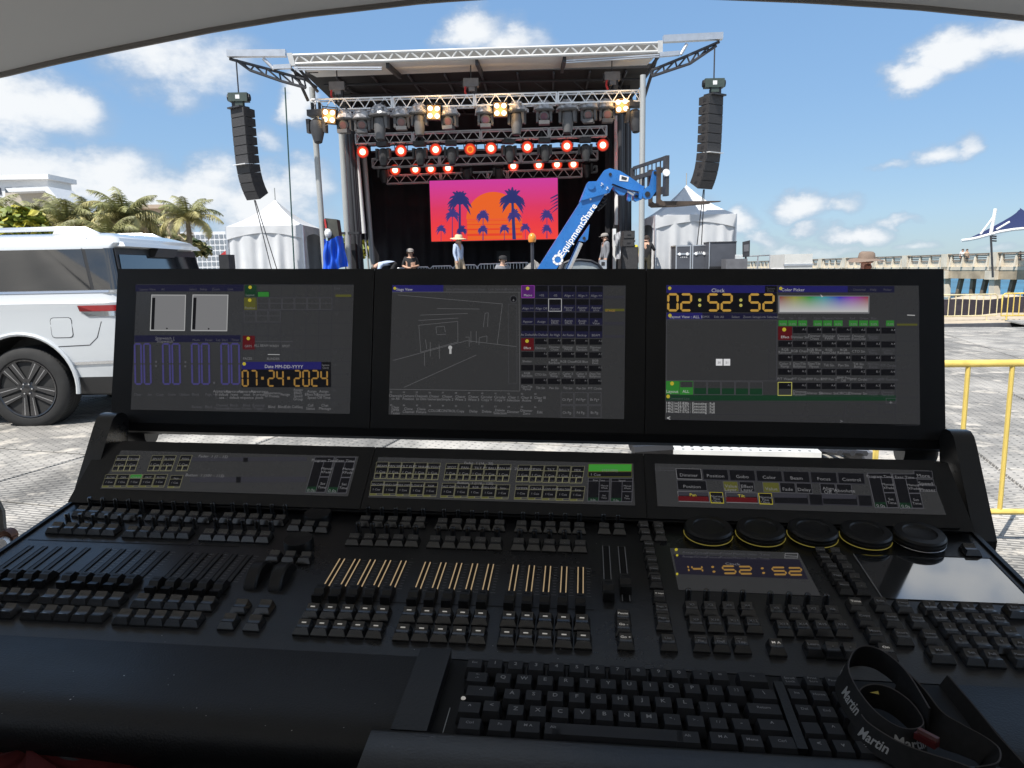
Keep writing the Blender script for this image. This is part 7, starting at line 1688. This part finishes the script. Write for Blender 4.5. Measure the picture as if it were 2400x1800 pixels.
# --- right monitor
w, h, W = mrect(((1561,669),(2151,669),(2157,995),(1559,984))); s = plane_screen('screen', w, h, W, M_scr, MON[2])
ui = UI((105,65),(2115,65),(2135,1175),(100,1135), w, h, W, -.0008, -.0004)
ui.rect(106,67,1000,128,c_bl,0); ui.rect(905,72,1000,126,c_bk,1); ui.disc(132,92,14,c_yel); ui.text('Clock',527,108,30,c_wh); ui.text('System',950,92,16,c_grey); ui.text('Clock',950,112,16,c_grey)
ui.rect(106,128,1000,284,c_bk,0); c_or2 = ui_mat('clock_orange',(214,168,78),.62); ui.digits('025252', ((112,206),(218,316),(440,536),(548,646),(774,870),(884,982)), 132, 278, 18, c_or2)
for x in (378,711): ui.disc(x,186,13,ui_mat('pale_yellow',(214,206,110)),2,12); ui.disc(x,228,13,ui_mat('pale_yellow',(214,206,110)),2,12)
ui.rect(1012,70,1925,122,c_dkb,0); ui.rect(1012,70,1560,122,c_bl,1); ui.disc(1030,92,14,c_yel); ui.text('Color Picker',1128,102,24,c_wh)
for x, t_ in ((1650,'Universal'),(1760,'Help'),(1872,'Picker')): ui.text(t_,x,100,18,c_grey)
# colour picker gradient
cg = mat('colour_picker', (.01,.01,.01), .5, 0, 0, em=(1,1,1), es=.62/EXP); nt = cg.node_tree
pa_, pb_ = ui.pt(1020,155), ui.pt(1722,278); t_ = nt.nodes.new('ShaderNodeTexCoord'); s_ = nt.nodes.new('ShaderNodeSeparateXYZ'); nt.links.new(t_.outputs['Object'], s_.inputs[0])
def mrn(a, b, o_): 
    n_ = nt.nodes.new('ShaderNodeMapRange'); n_.inputs['From Min'].default_value = a; n_.inputs['From Max'].default_value = b; nt.links.new(o_, n_.inputs['Value']); return n_.outputs[0]
hu, va = mrn(pa_.x, pb_.x, s_.outputs[0]), mrn(pb_.z, pa_.z, s_.outputs[2])
rp = nt.nodes.new('ShaderNodeValToRGB'); cr_ = rp.color_ramp; cols = ((0,(150,40,45)),(.17,(165,165,50)),(.34,(40,160,50)),(.5,(50,165,175)),(.68,(40,45,200)),(.82,(150,50,185)),(1,(165,45,50)))
cr_.elements[0].color = (*lin(*cols[0][1]),1); cr_.elements[1].color = (*lin(*cols[-1][1]),1)
for p_, c_ in cols[1:-1]: e = cr_.elements.new(p_); e.color = (*lin(*c_),1)
nt.links.new(hu, rp.inputs[0]); mx_ = nt.nodes.new('ShaderNodeMix'); mx_.data_type = 'RGBA'; mx_.inputs['A'].default_value = (*lin(215,215,215),1); nt.links.new(va, mx_.inputs['Factor']); nt.links.new(rp.outputs[0], mx_.inputs['B'])
nt.links.new(mx_.outputs['Result'], nt.nodes['Principled BSDF'].inputs['Emission Color'])
ui.rect(1012,148,1732,292,c_lt,0); ui.rect(1022,156,1722,280,cg,1); ui.poly([(1345,138),(1368,160),(1352,162)], c_wh, 3)
for x, t_ in zip((1040,1115,1205,1320,1408,1490,1598,1690,1765), ('Hue','Sat','Bright','Cyan','Magenta','Yellow','Red','Green','Blue')): ui.text(t_, x, 330, 18, c_grey)
for x in (1015,1092,1172,1292,1370,1452,1572,1652,1732,1862): ui.rect(x,347,x+70 if x < 1800 else x+62,392,c_grn,1); ui.text('0.0%', x+35, 378, 18, c_lt, 3)
ui.rect(108,288,400,338,c_bl,0); ui.rect(400,290,1005,338,c_dkb,0); ui.disc(135,310,15,c_yel); ui.text('Layout View : ALL 1',265,320,22,c_wh)
for x, t_ in ((430,'DMX'),(535,'Edit All'),(670,'Select'),(762,'Zoom'),(835,'Setup'),(940,'Link Selected')): ui.text(t_,x,320,18,c_lt)
for a in ((108,345,1003,345),(108,345,108,825),(108,826,1003,830),(1003,345,1003,830)): ui.line(*a,c_grey,3)
ui.frame(938,362,1000,815,c_dim,3)
for x, t_ in ((513,'50'),(575,'51')): ui.rect(x,655,x+53,708,ui_mat('tile_white',(222,222,224),.85),1); ui.text(t_,x+26,684,18,c_bk,2)
ui.rect(106,830,215,935,c_grn,0); ui.disc(155,850,16,c_yel); ui.text('Layout',158,912,24,c_wh); ui.frame(218,830,328,938,c_grn,4); ui.rect(222,880,325,935,c_grn,0); ui.text('ALL',268,912,22,c_wh)
for k in range(5): ui.frame(332+k*113,832+k,440+k*113,938+k,c_grey,3); ui.rect(336+k*113,886+k,436+k*113,935+k,c_dgrn,0)
ui.rect(106,942,1945,985,c_dgrn,0); ui.disc(123,952,15,c_yel); ui.text('Command Line',215,968,18,c_grey)
for k, t_ in enumerate(('14h21m55.830s : Executing : Full','14h21m56.037s : Executing : Full','14h21m57.351s : Executing : Full','14h21m57.572s : Executing : Full')): ui.text(t_,110,1003+k*22,20,c_wh,2,0.0)
for a in ((106,985,1542,1005),(106,1088,1542,1106),(1542,1005,1540,1160),(106,1132,1540,1150),(300,1092,300,1140)): ui.line(*a,c_dim,3)
ui.text('<',128,1122,34,c_wh,2,.5,1,.02); ui.text('>',1518,1148,30,c_lt)
for k in range(3): ui.frame(1558+k*130,1008+k*2,1678+k*130,1112+k*2,c_dim,3); ui.text(('Swap','Delay','Speed')[k],1618+k*130,1070,20,c_dim)
ui.frame(1866,965,1946,1006,c_grey,3); ui.text('+',1903,1000,34,c_lt)
g2 = [['Effect','Dimmer Sin','Dimmer|Chase','Dimmer|PWM','Dimmer|Random','Dimmer|EvenOdd','Shutter|PWM',''],['RGB|Rainbow','RGB Chase','RGB Blue|White','RGB|EvenOdd','RGB|Random','CTO Sin','Color 1|Ramp','Color 2|Ramp'],['Color 3|Ramp','Dim/Tilt|Ballyhoo','Dim/Tilt|Flyout','Tilt Sin','Pan Sin','Tilt Sin|Bump','Pan Sin|Bump','P/T Circle'],
      ['P/T Wave','P/T Cross','BMP Pan 1','BMP Pan 2','BMP Pan|Off','BMP Circle','BMP Circ','BMP Random'],['','Dimmer|Random','Dimmer Sin','Dimmer Sin','CIRCLE','Dimmer Sin','Dimmer|PWM','Dimmer|Random']]
for r_ in range(5):
    for q_ in range(8):
        x0_, y0_ = 1012+q_*116, 396+r_*111+q_*.6; 
        if (r_, q_) == (0, 0): ui.rect(x0_,y0_,x0_+112,y0_+108,c_red,0); ui.disc(x0_+48,y0_+25,16,c_yel)
        else: ui.rect(x0_+3,y0_+3,x0_+110,y0_+52,c_bk,0); ui.text('A.%d'%(q_ % 4+1) if (r_+q_) % 3 else 'B.%d'%(r_ % 3+1), x0_+92, y0_+22, 16, c_lt)
        L = g2[r_][q_].split('|'); dimc = c_lt if q_ < 6 else c_grey
        for k, l_ in enumerate(L): ui.text(l_, x0_+56, y0_+84+(k-(len(L)-1)/2)*21, 20, c_wh if (r_, q_) == (0, 0) else dimc)
        ui.line(x0_,y0_+110,x0_+112,y0_+110,c_dim,2); ui.line(x0_+114,y0_,x0_+114,y0_+108,c_dim,2)
ui.frame(1012,838,1126,946,ui_mat('select_yellow',(214,210,110)),5)
for k in range(9): ui.frame(1940,180+k*112,2118,286+k*112,c_dim,2)
ui.line(2025,303,2085,306,c_wh,7); ui.rect(1945,372,2105,388,c_olv,1)
ui.build('screen_graphics', s)

# side arms and hinge brackets
def arm(u0, th, nm='side_arm'):
    pr = [(.94,-.345),(1.01,-.236),(1.018,-.226),(1.028,-.2205),(1.040,-.2205),(1.051,-.226),(1.056,-.237),(1.035,-.33),(1.03,-.457),(.95,-.457)]
    cb(nm, MB(M_con).prism([(u0,v,w_) for v, w_ in pr], (th,0,0)), 35)
arm(-.736, .027); arm(.505, .027)
for u in (u0m+.004, u1m-.05):
    c = V((u,1.085,-.262)); cb('hinge', MB(M_con2).lathe(c, (1,0,0), [(0,.02),(.004,.022),(.042,.022),(.046,.02)], 20), 40)
for (x0_, y0_) in ((236,1000),):
    pass
# ------------------------------------------------------------------ keyboard
RW = [
 [(1112.4,1556,'Esc',1)]+[(1160+i*48, 1557+i*2.55, c_, 1) for i, c_ in enumerate('1234567890')]+[(1643,1583,'-',1),(1688.6,1585,'=',1),(1764.6,1588.5,'<x',1.55),(1853,1597.5,'Scroll|Lock',1),(1906.7,1597.5,'Print|Scrn',1),(1956,1599,'Pause',1)],
 [(1118,1588,'<-|->',1.25)]+[(1178.6+i*49.43, 1591+i*2.73, c_, 1) for i, c_ in enumerate('QWERTYUIOP')]+[(1676,1619,'{ [',1),(1726.6,1621,'} ]',1),(1791.7,1628,'\\',1.3),(1869.5,1628,'Ins',1),(1922,1632,'Home',1),(1976,1635.5,'PgUp',1)],
 [(1126,1621,'^',1.6)]+[(1199.6+i*50.8, 1628+i*2.75, c_, 1) for i, c_ in enumerate('ASDFGHJKL')]+[(1659.7,1659,':|;',1),(1712,1661,'"',1),(1791.7,1663,'Return',1.7),(1887.5,1666,'Del',1),(1940,1670,'End',1),(1994,1673,'PgDn',1)],
 [(1099.8,1659,'^',1.25),(1151.5,1656.5,'<',1)]+[(1208+i*52.25, 1665.5+i*3.08, c_, 1) for i, c_ in enumerate('ZXCVBNM')]+[(1576,1688,'< ,',1),(1631,1692,'> .',1),(1685,1697,'? /',1),(1739,1699,'-',1),(1811.6,1700.6,'^',1.45),(1903.8,1708,'',1),(1956,1709.7,'^',1)],
 [(1099.8,1698,'Ctrl',1.25),(1171,1702,'Fn',1.25),(1237.6,1705,'M A',1.3),(1296,1709,'Alt',1),(1446,1718,'space',5.9),(1612.7,1729,'Alt',1.25),(1695.8,1732,'M A',1.35),(1764.6,1738.6,'Menu',1.1),(1835,1742,'Ctrl',1.3),(1922,1747.7,'<',1),(1978,1751,'v',1),(2034,1754,'>',1)]]
for r_ in RW:
    for x, y, l_, w_ in r_:
        p = kk(x, y)-nK*.0105; pit = .0188
        me_ = keymesh('keyboard_key', M_key2, w_, .56, .90, .70, (l_ if l_ != 'space' else None), M_silv if l_ == 'M A' else (M_leg if len(l_) > 1 else M_silv), .34 if len(l_) == 1 else .22, True, .06, td=.70)
        inst('keyboard_key', me_, kW(p) @ Matrix.Diagonal((pit,pit,.0188,1)), drw)
# M A badge keys' light fields are part of their legends; drawer divider strip
a, b = kk(1822,1610,-.006), kk(1880,1770,-.006); MB(M_con2).prism([a-U1*.004, a+U1*.004, b+U1*.004, b-U1*.004], nK*.006).build('drawer_divider', drw, CFm)

# dust specks caught on the worktop
ds = MB(mat('dust', (.6,.58,.55), .9, var=0)); rr_ = random.Random(21)
for k in range(120):
    u_ = rr_.uniform(uL+.02, uR-.02); v_ = rr_.uniform(VF, VR-.01); p = V((u_, v_, wd(v_)+.0006)); q_ = rr_.uniform(.00025, .0006)*(1.8 if k % 17 == 0 else 1)
    if k % 3 == 0: p = V((rr_.uniform(uL+.02, ua-.02), rr_.uniform(.53, .645), 0)); p.z = -.3785-.002*(.65-p.y)/.1
    ds.add([p+V((q_*cos(i*1.26), q_*sin(i*1.26), .0)) for i in range(5)], [(0,1,2,3,4)])
tag(ds.build('dust_specks', con, CFm), kind='stuff')
# ------------------------------------------------------------------ lanyard on the keyboard
M_lan = mat('black_webbing', (.010,.010,.011), .85, var=.25, vs=200)
M_lans = mat('grey_stitching', (.10,.09,.09), .8, var=0); M_lanr = mat('red_buckle', (.10,.008,.008), .5, var=.1)
lan = thing('lanyard', 'black Martin lanyard with red buckle coiled over the keyboard', 'lanyard', W=CFm @ Matrix.Translation((.40,.6,-.365)))
LZ = -.352
def lp_(x, y, w_=LZ): 
    d = CFi @ ray(1600+x*.3617, 1480+y*.3617); return d*(w_/d.z)
def ribbon(pts, wds, hts, th=.0012, name='strap', nsub=6):
    """webbing band on edge: pts = upper-edge points, hts = band width, wds = lean of lower edge outward"""
    P_ = [V(p) for p in pts]; out = []
    for i in range(len(P_)-1):
        p0, p1, p2, p3 = P_[max(0,i-1)], P_[i], P_[i+1], P_[min(len(P_)-1,i+2)]
        for j in range(nsub):
            t = j/nsub; a = .5*((2*p1)+(-p0+p2)*t+(2*p0-5*p1+4*p2-p3)*t*t+(-p0+3*p1-3*p2+p3)*t**3)
            out.append((a, hts[i]+(hts[i+1]-hts[i])*t, wds[i]+(wds[i+1]-wds[i])*t))
    out.append((P_[-1], hts[-1], wds[-1])); out = [(a, b, -c) for a, b, c in out]; rows = []
    for i, (p, hh_, ln) in enumerate(out):
        q0, q1 = out[max(0,i-1)][0], out[min(len(out)-1,i+1)][0]; t = (q1-q0); t.z = 0; t.normalize(); nn_ = V((-t.y, t.x, 0))
        dn = (V((0,0,-1))+nn_*ln).normalized(); nr = t.cross(dn).normalized()
        rows.append((p, p+dn*hh_, nr, t))
    m_ = MB(M_lan); n = len(rows); vs = []
    for (a, b, nr, t) in rows: vs += [a-nr*th/2, a+nr*th/2, b+nr*th/2, b-nr*th/2]
    fs = [(4*i+k, 4*i+(k+1)%4, 4*i+4+(k+1)%4, 4*i+4+k) for i in range(n-1) for k in range(4)]+[(0,1,2,3)[::-1], (4*n-4,4*n-3,4*n-2,4*n-1)]
    m_.add(vs, fs); o = m_.build(name, lan, CFm, smooth=40)
    e = MB(M_lans); e.path([a+V((0,0,.0003)) for a, b, nr, t in rows], .0006, 4); e.build('edge_stitch', o, CFm)
    return rows, o
def ribtext(rows, o, s, at, size, flip, both=0):
    """print on the band: arclength at (m) of the word's middle"""
    L = [0]
    for i in range(1, len(rows)): L.append(L[-1]+((rows[i][0]+rows[i][1])/2-(rows[i-1][0]+rows[i-1][1])/2).length)
    def ev(x):
        x = max(0, min(L[-1]-1e-5, x)); i = max(k for k in range(len(L)-1) if L[k] <= x); t = (x-L[i])/max(1e-9, L[i+1]-L[i]); return [rows[i][k].lerp(rows[i+1][k], t) for k in range(3)]
    vs, fs, w_ = text(s, .02); m_ = MB(M_silv); out = []
    for v in vs:
        xx = (v.x-w_/2)*size; a, b, nr = ev(at+(xx if not flip else -xx)); f = .5-(v.y-.35)*size/((a-b).length)
        sgn = both; out.append(a.lerp(b, f)+nr*sgn*.0011)
    m_.add(out, fs); m_.build('printed_word', o, CFm)
w20 = .021
r1, o1 = ribbon([lp_(1600,500,-.345), lp_(1450,260,-.342), lp_(1300,130,-.341), lp_(1180,95,-.341), lp_(1105,135,-.343), lp_(1075,240,-.346), lp_(1130,370,-.350), lp_(1250,520,-.353), lp_(1400,620,-.356), lp_(1520,630,-.357), lp_(1560,580,-.357), lp_(1480,460,-.356), lp_(1350,370,-.356), lp_(1230,345,-.356), lp_(1150,380,-.357), lp_(1130,470,-.359)],
                [.0,.0,.0,.1,.3,.5,.7,.9,.9,.5,0,-.2,-.2,-.1,.2,.4], [.0205]*16)
r2, o2 = ribbon([lp_(1130,470,-.3595), lp_(1180,570,-.360), lp_(1300,660,-.360), lp_(1450,740,-.360), lp_(1620,800,-.3605), lp_(1780,850,-.361), lp_(1950,920,-.361)], [.3,.7,1.0,1.0,1.0,1.0,1.0], [.018]*7)
r3, o3 = ribbon([lp_(1420,230,-.343), lp_(1560,370,-.345), lp_(1680,520,-.350), lp_(1820,610,-.354), lp_(1950,680,-.357), lp_(2050,760,-.359), lp_(2040,850,-.361), lp_(1900,880,-.362)], [.2,.3,.6,.9,1.0,.8,.3,.1], [.024,.026,.026,.022,.02,.02,.018,.018])
def word(rows, o, idx, size, nsub=6):
    L = 0; ii = min(len(rows)-1, int(idx*nsub))
    for i in range(1, ii+1): L += ((rows[i][0]+rows[i][1])/2-(rows[i-1][0]+rows[i-1][1])/2).length
    a, b, nr, t = rows[ii]; sg = 1 if nr.dot(-(a+b)/2) > 0 else -1
    right = (a-b).cross(nr*sg); ribtext(rows, o, 'Martin', L, size, right.dot(t) < 0, sg)
word(r1, o1, 4.4, .0105); word(r1, o1, 6.3, .0112); word(r1, o1, 8.6, .0105); word(r2, o2, 1.9, .0105)
m_ = MB(mat('logo_yellow', (.55,.42,.06), .5, var=0)); a = lp_(1212,395,-.353); m_.add([a, a+V((.008,.003,0)), a+V((.006,-.004,.001))], [(0,1,2)]); m_.build('logo_flag', o1, CFm)
a = lp_(1580,700,-.358); MB(M_lanr).box(a, (.007,.016,.005), Matrix.Rotation(radians(38), 3, 'Z')).build('buckle', lan, CFm); MB(mat('pink_clip',(.16,.07,.065),.5,var=0)).box(a+V((.001,0,.004)), (.0035,.015,.003), Matrix.Rotation(radians(38), 3, 'Z')).build('buckle_tongue', lan, CFm)
# second, unlit dark strap end resting over the right armrest
r4, o4 = ribbon([lp_(1725,290,-.368), lp_(1800,380,-.370), lp_(1920,520,-.372), lp_(2050,680,-.373), lp_(2150,790,-.374), lp_(2250,900,-.374)], [.6,.7,.8,.8,.8,.8], [.012,.02,.02,.02,.018,.016], .004, 'strap_tail')

# ------------------------------------------------------------------ table under the console, red bag, canopy
M_dull = mat('dull_black', (.006,.006,.007), .95, var=.1, spec=.1)
tb_ = thing('road_case_table', 'black flight case used as a table under the lighting console', 'road case', W=CFm @ Matrix.Translation((0,.8,-1.55)))
zt2 = -.4575
MB(M_dull).bb((uL-.06,.535,-1.5),(uR+.06,1.12,zt2)).build('case_body', tb_, CFm)
m = MB(M_alu)
for v in (.531,):
    m.bb((uL-.065,v,zt2-.028),(uR+.065,v+.004,zt2-.002)); m.bb((uL-.065,v,-1.5),(uR+.065,v+.004,-1.47))
m.build('edge_extrusion', tb_, CFm)
for x in (uL+.2, 0, uR-.2): MB(M_alu).box((x,.528,zt2-.12), (.09,.006,.12)).build('butterfly_latch', tb_, CFm)
MB(mat('dull_black', (.006,.006,.007), .95, var=.1, spec=.1)).bb((uL-.06,.30,-1.5),(ua-.05,.527,zt2-.02)).build('front_ledge', tb_, CFm)
for x in (uL, uR):
    for v in (.56, 1.08): MB(M_blk).lathe((x-.02,v,-1.535), (1,0,0), [(0,.034),(.04,.034)], 12).build('caster', tb_, CFm)
rb_ = thing('red_bag', 'red fabric bag with dark loop handle under the left armrest', 'bag', W=CFm @ Matrix.Translation((-.33,.4,zt2-.02)))
def rbf(u, v):
    a = 2*pi*u; q = (1-abs(2*v-1)**3)
    return hit(70,1822,(0,0,zt2+.012),V((0,0,1)))+V((.11*q*cos(a), .042*q*sin(a), -.02+.045*v+.006*sin(5*a)*v))
MB(mat('red_fabric', (.10,.008,.009), .9, var=.2, vs=30)).grid(rbf, 24, 8).build('bag_body', rb_, smooth=0)
rb_o = rb_.children[0]; rb_o.matrix_parent_inverse = WM[rb_].inverted(); rb_o.matrix_basis = CFm; WM[rb_o] = CFm.copy()
c = hit(150,1812,(0,0,zt2+.02),V((0,0,1))); MB(M_steel).path([c+V((.035*cos(pi*i/12), .004, .022*sin(pi*i/12)-.01)) for i in range(13)], .004, 6).build('loop_handle', rb_, CFm, smooth=40)

M_can = mat('canopy_vinyl', (.52,.50,.465), .7, var=.05, vs=1.2, bump=.08, bs=1.5)
nt = M_can.node_tree; tr_ = nt.nodes.new('ShaderNodeBsdfTranslucent'); tr_.inputs[0].default_value = (.62,.60,.56,1); mxs = nt.nodes.new('ShaderNodeMixShader'); mxs.inputs[0].default_value = .09
ou = nt.nodes['Material Output']; nt.links.new(nt.nodes['Principled BSDF'].outputs[0], mxs.inputs[1]); nt.links.new(tr_.outputs[0], mxs.inputs[2]); nt.links.new(mxs.outputs[0], ou.inputs[0])
cn = thing('tent_canopy', 'pale canopy roof of the mixing tent arching over the top of the picture', 'canopy', (0, -.8, 0))
EY = 1.55
ep = [P(x, y, EY) for x, y in ((-1000,322),(-620,280),(-300,232),(0,176),(120,147),(250,119),(500,69),(700,36),(1000,1),(1200,-12),(1450,-15),(1650,-9),(1900,1),(2150,17),(2400,42),(2700,80),(3050,118),(3350,150))]
pk_ = V((.1, -.85, 4.3))
BK = -3.95
def ev(u):
    i = u*(len(ep)-1); k = min(int(i), len(ep)-2); return ep[k].lerp(ep[k+1], i-k)
MB(M_can).grid(lambda u, v: (lambda p: V((p.x, p.y, p.z+.35*v*(1-v))))(ev(u).lerp(pk_, v)), 40, 10).build('front_panel', cn, smooth=0)
L0, R0_ = ep[0], ep[-1]
for nm, a, b in (('side_panel', L0, V((L0.x, BK, L0.z))), ('side_panel', R0_, V((R0_.x, BK, R0_.z))), ('back_panel', V((L0.x, BK, L0.z)), V((R0_.x, BK, R0_.z)))):
    def fn(u, v, a=a, b=b):
        p = a.lerp(b, u)+V((0,0,.55*(1-(2*u-1)**2)**1.0)); q = p.lerp(pk_, v); q.z += .35*v*(1-v); return q
    MB(M_can).grid(fn, 20, 8).build(nm, cn, smooth=0)
MB(mat('canopy_hem', (.22,.20,.18), .8, var=.1)).path([ev(i/60) for i in range(61)], .006, 6).build('hem', cn, smooth=40)
for q in (L0, R0_, V((L0.x,BK,L0.z)), V((R0_.x,BK,R0_.z))): seg('leg', q, (q.x,q.y,0), .04, M_alu, cn)
for x_ in (L0.x+.03, R0_.x-.03): dr('side_wall', (x_,.15), (x_,BK+.05), 2.1, .03, 5, .03, mat('added_dark_wall', (.05,.05,.055), .9, var=.1), cn, 78)  # side walls added out of view to cut sky light on the console
dr('added_back_wall', (L0.x,BK+.02), (R0_.x,BK+.02), 2.4, .03, 8, .03, mat('added_dark_wall', (.05,.05,.055), .9, var=.1), cn, 77)  # unseen back wall, added behind the camera to keep the console dark
for o in scene.objects:
    if o.type == 'EMPTY': o.empty_display_size = .05
